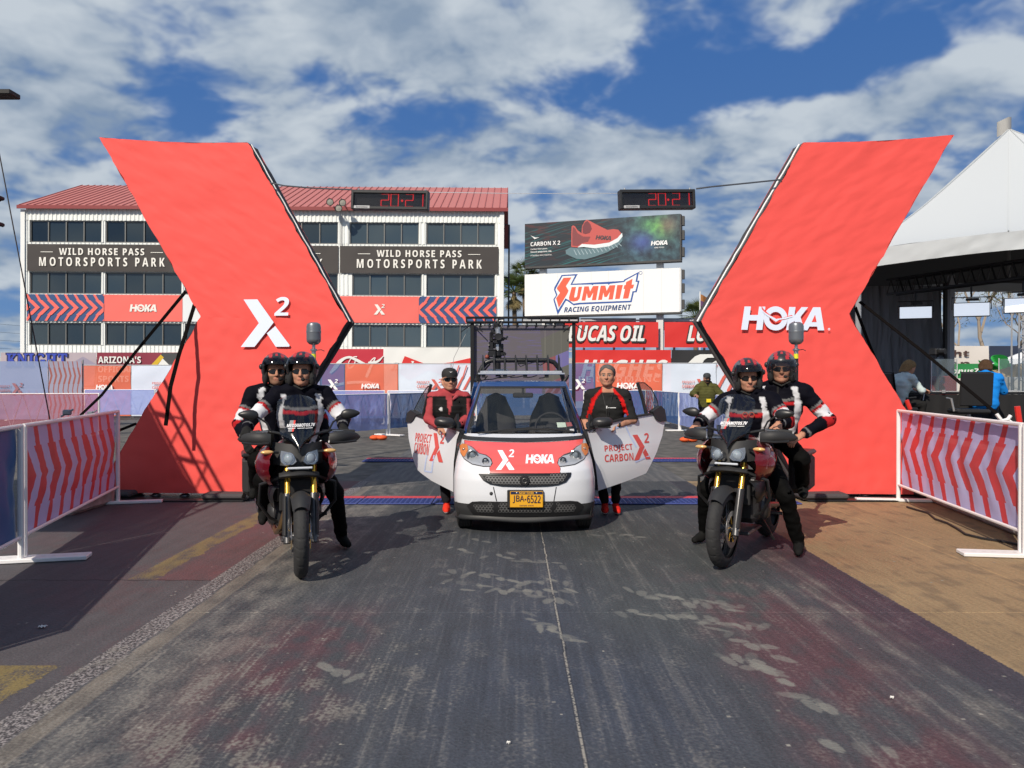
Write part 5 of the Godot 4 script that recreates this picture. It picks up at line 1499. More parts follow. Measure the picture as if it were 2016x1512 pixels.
# ------------------------------------------------------------------ the small camera car with its doors open
const CARX := 0.13
const CARD := 7.80      # depth of the bumper
const KY := [0.12, 0.16, 0.25, 0.40, 0.55, 0.65, 0.72, 0.80, 0.88, 0.94, 0.99, 1.03, 1.25, 1.50, 1.56]
const KZ := [-0.10, -0.06, -0.015, 0.0, -0.01, -0.04, -0.11, -0.24, -0.40, -0.54, -0.68, -0.73, -0.98, -1.27, -1.36]
const KW := [0.69, 0.71, 0.735, 0.748, 0.748, 0.738, 0.73, 0.715, 0.70, 0.688, 0.68, 0.675, 0.615, 0.545, 0.52]
const KR := [0.30, 0.33, 0.36, 0.38, 0.40, 0.42, 0.42, 0.40, 0.36, 0.33, 0.30, 0.26, 0.24, 0.22, 0.22]

func key_at(k: Array, y: float) -> float:
	for i in range(1, KY.size()):
		if y <= KY[i] or i == KY.size() - 1:
			var t := clampf((y - KY[i - 1]) / (KY[i] - KY[i - 1]), 0.0, 1.0)
			# smooth through the keys
			var p0: float = k[maxi(i - 2, 0)]; var p3: float = k[mini(i + 1, KY.size() - 1)]
			var lin_: float = lerpf(k[i - 1], k[i], t)
			return lerpf(lin_, cubic_interpolate(k[i - 1], k[i], p0, p3, t), 0.5)
	return k[0]

func nose_z(x: float, y: float) -> float:
	var s := clampf(absf(x) / key_at(KW, y), 0.0, 1.0)
	var n := 2.7
	return key_at(KZ, y) - key_at(KR, y) * (1.0 - pow(maxf(1.0 - pow(s, n), 0.0), 1.0 / n))

func nose(x: float, y: float, off := 0.0) -> Vector3:
	var p := Vector3(x, y, nose_z(x, y))
	if off != 0.0:
		var e := 0.01
		var dx := Vector3(2 * e, 0, nose_z(x + e, y) - nose_z(x - e, y))
		var dy := Vector3(0, 2 * e, nose_z(x, y + e) - nose_z(x, y - e))
		p += dx.cross(dy).normalized() * off
	return p

# zoom pixel of the car close-up -> (x, y) on the nose surface
func car_xy(zx: float, zy: float) -> Vector2:
	var px := 780.0 + zx / 3.36; var py := 610.0 + zy / 3.36
	var d := CARD + 0.3
	var q := Vector2.ZERO
	for i in 7:
		q = Vector2((px - CX) * d / F - CARX, EYE - (py - HY) * d / F)
		var w := key_at(KW, q.y) * 0.995
		q.x = clampf(q.x, -w, w)
		d = CARD - nose_z(q.x, q.y)
	return q

func car_poly(l: Array) -> PackedVector2Array:
	var o := PackedVector2Array()
	for i in range(0, l.size(), 2): o.append(car_xy(l[i], l[i + 1]))
	return o

# panel that follows the nose surface
func nose_panel(poly: PackedVector2Array, off := 0.0, cell := 0.03) -> MB:
	var m := MB.new()
	var r := Rect2(poly[0], Vector2.ZERO)
	for p in poly: r = r.expand(p)
	var nx := int(ceil(r.size.x / cell)); var ny := int(ceil(r.size.y / cell))
	for j in ny:
		for i in nx:
			var a := r.position + Vector2(i, j) * cell
			var c := PackedVector2Array([a, a + Vector2(cell, 0), a + Vector2(cell, cell), a + Vector2(0, cell)])
			for q in Geometry2D.intersect_polygons(c, poly):
				for k in range(1, q.size() - 1):
					m.tri(nose(q[0].x, q[0].y, off), nose(q[k + 1].x, q[k + 1].y, off), nose(q[k].x, q[k].y, off))
	return m

func nose_letters(m: MB, at: Vector2, off: float, turn := 0.0) -> MB:
	var o := MB.new()
	var work := []
	for i in range(0, m.v.size(), 3): work.append([m.v[i], m.v[i + 1], m.v[i + 2]])
	while work:   # small triangles follow the curved metal
		var t: Array = work.pop_back()
		var far := 0
		for k in 3:
			if t[k].distance_to(t[(k + 1) % 3]) > t[far].distance_to(t[(far + 1) % 3]): far = k
		var a: Vector3 = t[far]; var b: Vector3 = t[(far + 1) % 3]; var c: Vector3 = t[(far + 2) % 3]
		if a.distance_to(b) > 0.03:
			work.append([a, (a + b) / 2, c]); work.append([(a + b) / 2, b, c])
			continue
		for p in [a, b, c]: o.v.append(nose(at.x + p.x, at.y + p.y, off))
	return o

# a ring of hexagons over a polygon on the nose
func hex_mesh(poly: PackedVector2Array, off: float, s: float) -> MB:
	var m := MB.new()
	var r := Rect2(poly[0], Vector2.ZERO)
	for p in poly: r = r.expand(p)
	var dy := s * 0.80; var row := 0
	var y := r.position.y
	while y < r.end.y:
		var x := r.position.x + (s * 0.6 if row % 2 else 0.0)
		while x < r.end.x:
			if Geometry2D.is_point_in_polygon(Vector2(x, y), poly):
				for k in 6:
					var q := []
					for e in [[k, 0.66], [k + 1, 0.66], [k + 1, 0.5], [k, 0.5]]:
						var w: float = TAU * e[0] / 6.0 + PI / 6
						q.append(nose(x + cos(w) * s * e[1], y + sin(w) * s * e[1] * 0.8, off))
					m.quad(q[0], q[1], q[2], q[3])
			x += s * 1.2
		y += dy * 1.06
		row += 1
	return m

func build_car() -> void:
	var car := thing("camera_car", "small white and blue two-seat car with a red bonnet lettered HOKA", "car", Vector3(CARX, 0, -CARD))
	var coat := {"clearcoat_enabled": true, "clearcoat": 0.8, "clearcoat_roughness": 0.06}
	var white := mat(lin(0.66, 0.68, 0.72), 0.35, 0.0, coat)
	var red := mat(lin(0.80, 0.095, 0.085), 0.32, 0.0, coat)
	var blue := mat(lin(0.012, 0.055, 0.20), 0.3, 0.3, coat)
	var plastic := mat(lin(0.022, 0.023, 0.025), 0.55)
	var dark := mat(lin(0.012, 0.012, 0.013), 0.7)
	var gap := mat(lin(0.02, 0.02, 0.025), 0.8)
	var ink := mat(lin(0.82, 0.84, 0.88), 0.5)
	# ---- body shell
	var shell := MB.new()
	shell.sheet(func(u, v):
		var y := lerpf(0.27, 0.985, v)
		var s := sin((u - 0.5) * PI)
		return nose(s * key_at(KW, y), y), 56, 40)
	part(car, "front_shell", shell, white, 50)
	var bonnet := car_poly([453, 866, 560, 874, 700, 880, 848, 882, 1000, 879, 1130, 870, 1235, 856, 1231, 886, 1192, 906, 1152, 944, 1108, 960, 1074, 986, 1064, 1018, 1083, 1046, 1083, 1080, 622, 1080, 620, 1046, 640, 1020, 630, 988, 596, 962, 548, 950, 502, 908, 455, 890])
	var grown = Geometry2D.offset_polygon(bonnet, 0.006)
	part(car, "bonnet_gap", nose_panel(grown[0], 0.002, 0.04), gap, 50)
	var bn := part(car, "bonnet", nose_panel(bonnet, 0.006), red, 50)
	part(bn, "x2_print", nose_letters(x2_mark(0.175), car_xy(722, 998), 0.008), ink)
	var hk := hoka_mark(0.295)
	part(bn, "hoka_print", nose_letters(hk[0], car_xy(949, 990), 0.008), ink)
	part(bn, "bird_ground_print", nose_letters(MB.new().add(hk[1], Transform3D(Basis.from_scale(Vector3(1.02, 1.4, 1)), Vector3.ZERO)), car_xy(949, 990), 0.0095), red)
	part(bn, "counter_print", nose_letters(hk[2], car_xy(949, 990), 0.0095), red)
	part(bn, "bird_print", nose_letters(hk[1], car_xy(949, 990), 0.011), ink)
	# lines in the bumper skin
	for q in [[[640, 1172, 646, 1172, 668, 1266, 661, 1266]], [[1056, 1172, 1062, 1172, 1046, 1266, 1040, 1266]]]:
		part(car, "panel_gap", nose_panel(car_poly(q[0]), 0.002, 0.02), gap)
	part(car, "tow_cap", MB.new().ball(nose(car_xy(629, 1216).x, car_xy(629, 1216).y, 0.0), Vector3(0.019, 0.019, 0.01), 14, 8), plastic, 60)
	# grille
	var g_out := car_poly([545, 1086, 640, 1083, 848, 1084, 1060, 1081, 1157, 1077, 1152, 1104, 1122, 1140, 1072, 1160, 1000, 1169, 848, 1173, 700, 1169, 622, 1155, 575, 1128])
	var g_in := car_poly([572, 1098, 640, 1096, 848, 1098, 1060, 1095, 1132, 1092, 1108, 1128, 1060, 1147, 1000, 1156, 848, 1160, 700, 1156, 634, 1145, 596, 1122])
	var gr := part(car, "grille", nose_panel(g_out, 0.010), mat(lin(0.012, 0.012, 0.013), 0.25), 50)
	part(gr, "grille_floor", nose_panel(g_in, 0.012), dark, 50)
	part(gr, "hexagon_mesh", hex_mesh(g_in, 0.016, 0.028), mat(lin(0.20, 0.20, 0.20), 0.4), 0).set_meta("kind", "stuff")
	var em := car_xy(850, 1130)
	part(gr, "round_badge", MB.new().lathe([Vector2(0, 0.022), Vector2(0.046, 0.02), Vector2(0.052, 0.012), Vector2(0.052, -0.01)], Transform3D(Basis(Vector3.RIGHT, PI / 2), nose(em.x, em.y, 0.012)), 24), mat(lin(0.015, 0.015, 0.016), 0.4), 40)
	part(gr, "badge_ring", MB.new().lathe([Vector2(0.017, 0.026), Vector2(0.024, 0.029), Vector2(0.029, 0.026)], Transform3D(Basis(Vector3.RIGHT, PI / 2), nose(em.x, em.y, 0.012)), 20, 0.4, TAU - 0.4), mat(lin(0.05, 0.05, 0.05), 0.35), 40)
	# lower bumper
	var low := MB.new()
	low.sheet(func(u, v):
		var s := sin((u - 0.5) * PI)
		var y := lerpf(0.155 - 0.012 * cos(s * 5.0), 0.31, v)
		return nose(s * key_at(KW, y) * 1.004, y, 0.006), 48, 8)
	part(car, "lower_bumper", low, mat(lin(0.035, 0.036, 0.038), 0.55), 50)
	var lip := MB.new()
	lip.sheet(func(u, v):
		var s := sin((u - 0.5) * PI)
		return nose(s * key_at(KW, 0.16) * 1.005, 0.165, 0.012 + 0.02 * sin(v * PI)) + Vector3(0, lerpf(-0.03, 0.03, v) - 0.01 * cos(s * 5.0), 0), 48, 4)
	part(car, "bumper_lip", lip, plastic, 50)
	var air := car_poly([470, 1298, 480, 1283, 505, 1268, 560, 1265, 1150, 1262, 1198, 1266, 1222, 1281, 1238, 1300, 1200, 1348, 1060, 1362, 640, 1362, 510, 1350])
	var ai := part(car, "air_intake", nose_panel(air, 0.010), mat(lin(0.012, 0.012, 0.013), 0.5), 50)
	for q in [[676, 1274, 1032, 1272, 1020, 1340, 690, 1342], [515, 1288, 630, 1280, 652, 1334, 560, 1340, 522, 1322], [1068, 1280, 1180, 1284, 1190, 1318, 1150, 1338, 1046, 1334]]:
		var pl := car_poly(q)
		part(ai, "intake_floor", nose_panel(pl, 0.012), dark if q[0] == 676 else mat(lin(0.016, 0.016, 0.017), 0.6), 50)
		part(ai, "intake_mesh", hex_mesh(pl, 0.016, 0.028), mat(lin(0.13, 0.13, 0.13), 0.5), 0).set_meta("kind", "stuff")
	# number plate
	var pc := car_xy(862, 1250)
	var pp := nose(pc.x, pc.y, 0.02) + Vector3(0, 0, 0.015)
	var plate := part(car, "number_plate", MB.new().bevel(pp, Vector3(0.335, 0.165, 0.016), 0.006), mat(lin(0.72, 0.36, 0.015), 0.45))
	part(plate, "plate_holder", MB.new().bevel(pp + Vector3(-0.012, 0, -0.014), Vector3(0.368, 0.188, 0.022), 0.008), dark)
	part(plate, "plate_band", MB.new().box(pp + Vector3(0, 0.066, 0.0088), Vector3(0.322, 0.028, 0.002)), mat(lin(0.012, 0.018, 0.06), 0.5))
	var navy := mat(lin(0.03, 0.02, 0.05), 0.5)
	part(plate, "state_lettering", MB.new().add(letters("NEW YORK", 0.15, 0.022), Transform3D(Basis(), pp + Vector3(0, 0.066, 0.0115))), mat(lin(0.75, 0.40, 0.02), 0.5))
	part(plate, "number_lettering", MB.new().add(letters("JBA", 0.115, 0.075, 0, "thin", 0, 0.4), Transform3D(Basis(), pp + Vector3(-0.082, 0.004, 0.0095))).add(letters("6522", 0.135, 0.075, 0, "thin", 0, 0.4), Transform3D(Basis(), pp + Vector3(0.073, 0.004, 0.0095))), navy)
	part(plate, "state_mark", MB.new().prism(V2([-0.012, -0.004, 0.004, 0.012, 0.01, -0.006, 0.0, -0.01]), 0, Transform3D(Basis(), pp + Vector3(-0.012, 0.0, 0.0095))), navy)
	part(plate, "motto_lettering", MB.new().add(letters("EMPIRE STATE", 0.14, 0.013), Transform3D(Basis(), pp + Vector3(0, -0.062, 0.0095))), navy)
	for e in [-0.10, 0.10]: part(plate, "plate_screw", MB.new().ball(pp + Vector3(e, 0.069, 0.011), Vector3(0.006, 0.006, 0.003), 8, 5), m_white, 60)
	# head lamps
	var chrome := mat(lin(0.62, 0.63, 0.65), 0.16, 0.95)
	var clear := mat(Color(0.05, 0.05, 0.055, 0.10), 0.02, 0.0, {"metallic_specular": 0.7})
	var amber := mat(lin(0.75, 0.22, 0.02), 0.2)
	for s in [-1, 1]:
		var pl := car_poly([425, 902, 440, 890, 470, 893, 505, 914, 545, 953, 592, 965, 620, 985, 632, 1010, 625, 1034, 580, 1035, 505, 1020, 452, 985, 428, 945]) if s < 0 else car_poly([1070, 1022, 1076, 990, 1105, 968, 1150, 955, 1190, 912, 1225, 889, 1254, 887, 1267, 910, 1264, 948, 1240, 988, 1180, 1022, 1110, 1033, 1080, 1035])
		var big: Vector2 = car_xy(507, 970) if s < 0 else car_xy(1183, 970)
		var sml: Vector2 = car_xy(592, 1005) if s < 0 else car_xy(1103, 1000)
		var amb: Vector2 = car_xy(452, 930) if s < 0 else car_xy(1240, 925)
		var hl := part(car, "headlight", nose_panel(pl, 0.004, 0.02), mat(lin(0.66, 0.67, 0.69), 0.28, 0.55), 50)
		part(hl, "seal", nose_panel(Geometry2D.offset_polygon(pl, 0.007)[0], 0.0025, 0.03), gap, 50)
		for q in [[big, 0.062, 0.034], [sml, 0.036, 0.018]]:
			var c: Vector2 = q[0]
			var t := Transform3D(Basis(Vector3.RIGHT, PI / 2), nose(c.x, c.y, 0.012))
			part(hl, "reflector", MB.new().lathe([Vector2(q[1] * 0.5, -0.035), Vector2(q[1] * 0.85, -0.012), Vector2(q[1], 0.02), Vector2(q[1] * 0.94, 0.022), Vector2(q[1] * 0.6, -0.005)], t, 20), chrome, 40)
			part(hl, "projector_lens", MB.new().ball(nose(c.x, c.y, 0.016), Vector3.ONE * q[2], 16, 10), mat(lin(0.18, 0.21, 0.24), 0.04, 0.0, {"metallic_specular": 1.0}), 60)
		part(hl, "amber_lens", nose_panel(Geometry2D.intersect_polygons(pl, car_poly([420, 880, 470, 880, 478, 930, 455, 975, 425, 965] if s < 0 else [1222, 880, 1275, 880, 1275, 950, 1245, 968, 1225, 935]))[0], 0.012, 0.02), amber, 50)
		part(hl, "amber_bulb", MB.new().ball(nose(amb.x, amb.y, 0.016), Vector3.ONE * 0.017, 12, 8), mat(lin(0.55, 0.40, 0.28), 0.15, 0.6), 60)
		part(hl, "cover_glass", nose_panel(pl, 0.045, 0.02), clear, 50)
	# cowl, wipers
	part(car, "cowl", nose_panel(car_poly([436, 822, 470, 838, 650, 848, 848, 851, 1050, 846, 1225, 834, 1250, 815, 1247, 850, 1130, 864, 1000, 873, 848, 877, 700, 874, 560, 868, 440, 856]), 0.008), plastic, 50)
	var wip := func(a: Array):
		var pts := []
		for q in a:
			var c := car_xy(q[0], q[1])
			pts.append(nose(c.x, c.y, 0.03))
		return pts
	part(car, "wiper", MB.new().tube(wip.call([[540, 832], [700, 810], [870, 797], [1010, 806]]), 0.010, 6), dark, 40)
	part(car, "wiper", MB.new().tube(wip.call([[700, 822], [860, 803], [1000, 800], [1170, 822]]), 0.010, 6), dark, 40)
	# ---- windscreen, pillars, roof
	var glass := mat(Color(0.03, 0.045, 0.045, 0.16), 0.02, 0.0, {"metallic_specular": 0.5})
	var ws := MB.new()
	ws.sheet(func(u, v):
		var y := lerpf(1.0, 1.505, v)
		var s := sin((u - 0.5) * PI * 0.86) / sin(0.43 * PI)
		return nose(s * key_at(KW, y) * 0.93, y, 0.0), 30, 12)
	part(car, "windscreen", ws, glass, 60)
	for s in [-1, 1]:
		var pil := MB.new()
		pil.sheet(func(u, v):
			var y := lerpf(0.975, 1.53, v)
			var f := lerpf(0.935, 1.0, u)
			return nose(s * key_at(KW, y) * f, y, 0.006), 5, 16)
		part(car, "windscreen_pillar", pil, blue, 50)
		var trim := MB.new()
		trim.sheet(func(u, v):
			var y := lerpf(0.985, 1.515, v)
			return nose(s * key_at(KW, y) * lerpf(0.895, 0.94, u), y, 0.003), 2, 14)
		part(car, "glass_border", trim, dark, 50)
	var brow := MB.new()
	brow.sheet(func(u, v):
		var y := lerpf(1.482, 1.506, v)
		var s := sin((u - 0.5) * PI)
		return nose(s * key_at(KW, y) * 0.96, y, 0.003), 24, 2)
	part(car, "upper_border", brow, dark, 50)
	var roof := MB.new()
	roof.sheet(func(u, v):
		var s := sin((u - 0.5) * PI)
		var y0 := 1.525
		if v < 0.15:
			var y := lerpf(1.502, 1.56, v / 0.15)
			return nose(s * key_at(KW, y), y, 0.004)
		var t = (v - 0.15) / 0.85
		var e := nose(s * 0.52, 1.56, 0.004)
		return Vector3(e.x * (1.0 + 0.05 * sin(t * PI)), 1.56 + 0.03 * sin(t * 2.6) - 0.035 * s * s - 0.06 * t * t + 0.035 * s * s * (1.0 - t), lerpf(e.z, -2.35, t)), 30, 20)
	part(car, "roof", roof, blue, 50)
	# ---- sides, rear, floor
	for s in [-1, 1]:
		var sx := float(s)
		var fen := MB.new()
		fen.sheet(func(u, v):
			var y := lerpf(0.30, 0.985, v)
			var z0 := key_at(KZ, y) - key_at(KR, y)
			var z := lerpf(z0, -0.92, u)
			var c := Vector2(z + 0.47, y - 0.285)
			if c.length() < 0.335: y = 0.285 + sqrt(maxf(0.335 * 0.335 - c.x * c.x, 0.0))
			return Vector3(sx * key_at(KW, maxf(y, 0.3)), minf(y, 0.985), z), 16, 16)
		part(car, "front_wing", fen, white, 50)
		part(car, "sill", MB.new().bevel(Vector3(sx * 0.66, 0.24, -1.4), Vector3(0.12, 0.16, 1.1), 0.03), plastic)
		var hoop := MB.new()
		hoop.prism(V2([-1.86, 0.30, -1.94, 0.9, -1.78, 1.50, -1.9, 1.55, -2.3, 1.52, -2.5, 1.0, -2.55, 0.45, -2.3, 0.34, -2.05, 0.34]), 0.06, Transform3D(Basis(Vector3(0, 0, 1), Vector3.UP, Vector3(1, 0, 0)), Vector3(sx * 0.70, 0, 0)))
		for i in hoop.v.size():
			var p := hoop.v[i]
			hoop.v[i].x = p.x - sx * smoothstep(0.9, 1.55, p.y) * 0.15
		part(car, "rear_hoop", hoop, blue)
	part(car, "roof_rail", MB.new().box(Vector3(0, 1.50, -2.30), Vector3(1.06, 0.06, 0.06)), dark)
	part(car, "hatch_panel", MB.new().bevel(Vector3(0, 0.66, -2.52), Vector3(1.36, 0.62, 0.08), 0.03), white)
	part(car, "hatch_glass", MB.new().quad_mb(Vector3(-0.62, 0.97, -2.54), Vector3(0.62, 0.97, -2.54), Vector3(0.5, 1.48, -2.34), Vector3(-0.5, 1.48, -2.34)), glass)
	part(car, "floor_pan", MB.new().box(Vector3(0, 0.22, -1.4), Vector3(1.3, 0.05, 2.2)), dark)
	part(car, "bulkhead", MB.new().box(Vector3(0, 0.50, -0.86), Vector3(1.28, 0.55, 0.04)), dark)
	part(car, "axle_beam", MB.new().box(Vector3(0, 0.2, -0.3), Vector3(1.1, 0.10, 0.3)), dark)
	# ---- wheels
	for q in [[-1, -0.47, 0.155], [1, -0.47, 0.155], [-1, -2.28, 0.175], [1, -2.28, 0.175]]:
		var c := Vector3(q[0] * 0.635, 0.283, q[1])
		var ax := Transform3D(Basis(Vector3(0, 0, 1), PI / 2), c)
		var w: float = q[2] / 2
		var prof := [Vector2(0.19, -w * 0.95), Vector2(0.235, -w * 1.02), Vector2(0.268, -w * 0.92), Vector2(0.281, -w * 0.72)]
		for i in 5:
			var y := lerpf(-w * 0.7, w * 0.7, i / 4.0)
			prof.append(Vector2(0.283, y - w * 0.10)); prof.append(Vector2(0.283, y + w * 0.06)); prof.append(Vector2(0.275, y + w * 0.09))
		prof.append_array([Vector2(0.281, w * 0.78), Vector2(0.268, w * 0.92), Vector2(0.235, w * 1.02), Vector2(0.19, w * 0.95)])
		var wh := part(car, "wheel", MB.new().lathe(prof, ax, 36), mat(lin(0.02, 0.02, 0.021), 0.85), 30)
		part(wh, "rim", MB.new().lathe([Vector2(0.0, w * 0.5), Vector2(0.06, w * 0.55), Vector2(0.16, w * 0.4), Vector2(0.19, w * 0.8), Vector2(0.19, -w * 0.9)], Transform3D(Basis(Vector3(0, 0, 1), -PI / 2 * q[0]), c), 18), mat(lin(0.35, 0.36, 0.37), 0.35, 0.8), 30)
	# ---- cabin
	var seatm := mat(lin(0.022, 0.022, 0.024), 0.75)
	for s in [-1, 1]:
		var st := MB.new()
		var f := func(u, v):
			var a = (u - 0.5) * TAU
			var y := lerpf(0.55, 1.42, v)
			var w := lerpf(0.25, 0.13, smoothstep(0.62, 1.0, v)) + 0.02 * sin(v * 6)
			if v > 0.93: w *= sqrt(maxf(1.0 - pow((v - 0.93) / 0.07, 2.0), 0.02))
			return Vector3(s * 0.33 + w * signf(cos(a)) * pow(absf(cos(a)), 0.7), y, -1.60 - 0.20 * v + 0.075 * signf(sin(a)) * pow(absf(sin(a)), 0.7))
		st.sheet(f, 24, 18)
		var se := part(car, "seat_back", st, seatm, 60)
		part(se, "seat_cushion", MB.new().bevel(Vector3(s * 0.33, 0.50, -1.35), Vector3(0.48, 0.16, 0.5), 0.05), seatm)
	part(car, "dashboard", MB.new().bevel(Vector3(0, 0.90, -0.93), Vector3(1.22, 0.14, 0.34), 0.05), dark)
	part(car, "instrument_pod", MB.new().ball(Vector3(0.30, 0.985, -1.02), Vector3(0.16, 0.055, 0.08), 14, 8), dark, 60)
	var wheel := MB.new()
	var pts := []
	for i in 29: pts.append(Vector3(cos(TAU * i / 28) * 0.185, sin(TAU * i / 28) * 0.185, 0))
	wheel.tube(pts, 0.015, 8, false)
	wheel.xf = Transform3D()
	var swt := Transform3D(Basis(Vector3.RIGHT, -0.42), Vector3(0.33, 1.02, -1.22))
	var sw := part(car, "steering_wheel", MB.new().add(wheel, swt), dark, 60)
	part(sw, "hub", MB.new().add(MB.new().ball(Vector3.ZERO, Vector3(0.08, 0.06, 0.03), 12, 8), swt), dark, 60)
	part(sw, "spoke", MB.new().add(MB.new().box(Vector3.ZERO, Vector3(0.34, 0.03, 0.015)), swt), dark)
	part(car, "inner_mirror", MB.new().bevel(Vector3(0.0, 1.40, -1.26), Vector3(0.24, 0.06, 0.03), 0.014), dark)
	part(car, "mirror_stem", MB.new().tube([Vector3(0, 1.42, -1.25), Vector3(0, 1.49, -1.26)], 0.014, 6), dark)
	for q in [[1062, 742, 1120, 742, 1126, 772, 1068, 776, 0], [1124, 742, 1158, 740, 1168, 766, 1132, 770, 1], [1148, 786, 1176, 784, 1180, 800, 1152, 802, 2]]:
		part(car, "windscreen_sticker", nose_panel(car_poly(q.slice(0, 8)), -0.006, 0.03), [mat(lin(0.60, 0.72, 0.60), 0.6), mat(lin(0.40, 0.10, 0.10), 0.6), mat(lin(0.75, 0.75, 0.75), 0.6)][q[8]])
	# ---- doors
	car_door(car, -1)
	car_door(car, 1)
	# ---- roof bars and hoop
	rack(car)

func car_door(car: Node3D, s: int) -> void:
	var ang := deg_to_rad(36.0 if s < 0 else 55.0)
	var h := Vector3(s * 0.765, 0, -0.86)
	var dirv := Vector3(s * sin(ang), 0, -cos(ang))
	var nrm := Vector3(s * cos(ang), 0, sin(ang))
	# zoom pixel -> (along the door, height)
	var on := func(zx: float, zy: float) -> Vector2:
		var ray := P(780.0 + zx / 3.36, 610.0 + zy / 3.36, 1.0) - Vector3(0, EYE, 0)
		var o := Vector3(-CARX, EYE, CARD)
		var t := (h - o).dot(nrm) / ray.dot(nrm)
		var p := o + ray * t
		return Vector2((p - h).dot(dirv), p.y)
	var poly := func(l: Array) -> PackedVector2Array:
		var o := PackedVector2Array()
		for i in range(0, l.size(), 2): o.append(on.call(l[i], l[i + 1]))
		return o
	# local frame: x along door, y up, z outwards; bulged skin
	var frame := Transform3D(Basis(dirv, Vector3.UP, nrm), h)
	var bulge := func(q: Vector2) -> float: return 0.05 * sin(clampf((q.y - 0.25) / 0.7, 0, 1) * PI) * sin(clampf(q.x / 1.1 + 0.05, 0, 1) * PI * 0.9)
	var sheet := func(pl: PackedVector2Array, off: float, cell := 0.06) -> MB:
		var m := MB.new()
		var r := Rect2(pl[0], Vector2.ZERO)
		for p in pl: r = r.expand(p)
		for j in int(ceil(r.size.y / cell)):
			for i in int(ceil(r.size.x / cell)):
				var a := r.position + Vector2(i, j) * cell
				for q in Geometry2D.intersect_polygons(PackedVector2Array([a, a + Vector2(cell, 0), a + Vector2(cell, cell), a + Vector2(0, cell)]), pl):
					for k in range(1, q.size() - 1):
						var t := []
						for e in [q[0], q[k], q[k + 1]]: t.append(frame * Vector3(e.x, e.y, bulge.call(e) + off))
						m.tri(t[0], t[1], t[2])
		return m
	var white := mat(lin(0.66, 0.68, 0.72), 0.35, 0.0, {"clearcoat_enabled": true, "clearcoat": 0.8, "clearcoat_roughness": 0.06})
	var plastic := mat(lin(0.022, 0.023, 0.025), 0.5)
	var dark := mat(lin(0.012, 0.012, 0.013), 0.7)
	var coral := mat(lin(0.62, 0.085, 0.075), 0.5)
	var out: PackedVector2Array = poly.call([130, 700, 160, 713, 250, 744, 330, 776, 420, 803, 400, 860, 386, 1000, 379, 1205, 250, 1131, 160, 1062, 118, 970, 85, 850, 73, 744, 100, 740, 124, 716] if s < 0 else [1265, 803, 1330, 778, 1440, 745, 1560, 715, 1697, 692, 1714, 724, 1745, 738, 1779, 736, 1760, 830, 1720, 935, 1640, 1080, 1500, 1136, 1335, 1197, 1310, 1000, 1285, 880])
	var door := part(car, "door", sheet.call(out, 0.0), white, 50)
	# the inner skin and edge
	var inner := MB.new().prism(out, 0.09, frame * Transform3D(Basis(), Vector3(0, 0, -0.012)))
	part(door, "inner_panel", inner, mat(lin(0.05, 0.05, 0.055), 0.6))
	# belt rail, corner trim
	var belt: PackedVector2Array = poly.call([128, 700, 132, 690, 165, 700, 255, 733, 335, 765, 425, 792, 420, 803, 330, 776, 250, 744, 160, 713] if s < 0 else [1262, 795, 1330, 766, 1440, 733, 1560, 703, 1690, 682, 1697, 692, 1560, 715, 1440, 745, 1330, 778, 1265, 803])
	part(door, "belt_rail", MB.new().prism(belt, 0.06, frame * Transform3D(Basis(), Vector3(0, 0, 0.012))), plastic)
	var cor: PackedVector2Array = poly.call([73, 744, 78, 684, 104, 662, 140, 684, 150, 692, 130, 702, 122, 722, 102, 742] if s < 0 else [1690, 672, 1745, 634, 1770, 660, 1782, 736, 1745, 740, 1712, 724, 1697, 690])
	part(door, "corner_trim", MB.new().prism(cor, 0.07, frame * Transform3D(Basis(), Vector3(0, 0, 0.022))), plastic)
	var gl: PackedVector2Array = poly.call([214, 497, 190, 510, 152, 565, 122, 625, 104, 662, 150, 692, 166, 700] if s < 0 else [1612, 482, 1655, 482, 1700, 520, 1738, 596, 1746, 636, 1690, 670, 1666, 684])
	part(door, "door_glass", MB.new().prism(gl, 0.005, frame * Transform3D(Basis(), Vector3(0, 0, -0.03))), mat(Color(0.30, 0.33, 0.34, 0.34), 0.03))
	var rimp := []
	for e in gl: rimp.append(frame * Vector3(e.x, e.y, -0.0325))
	rimp.append(rimp[0])
	part(door, "glass_edge", MB.new().tube(rimp, 0.006, 5), dark, 40)
	var b0: Vector2 = on.call(216, 495) if s < 0 else on.call(1608, 481)
	var b1: Vector2 = on.call(164, 700) if s < 0 else on.call(1666, 690)
	part(door, "glass_channel", MB.new().tube([frame * Vector3(b0.x, b0.y, -0.03), frame * Vector3((b0.x + b1.x) / 2 + 0.01, (b0.y + b1.y) / 2, -0.03), frame * Vector3(b1.x, b1.y, -0.03)], 0.02, 6), plastic, 40)
	# faint pale blue outline print
	for l in ([[210, 1060, 262, 1068, 258, 1078, 206, 1070], [268, 960, 276, 960, 262, 1070, 254, 1068], [225, 960, 232, 960, 214, 1062, 206, 1060]] if s < 0 else [[1445, 778, 1520, 760, 1580, 905, 1570, 908, 1514, 772, 1452, 788], [1560, 1000, 1660, 960, 1664, 968, 1564, 1010]]):
		part(door, "outline_print", sheet.call(poly.call(l), 0.003), mat(lin(0.47, 0.56, 0.80), 0.5))
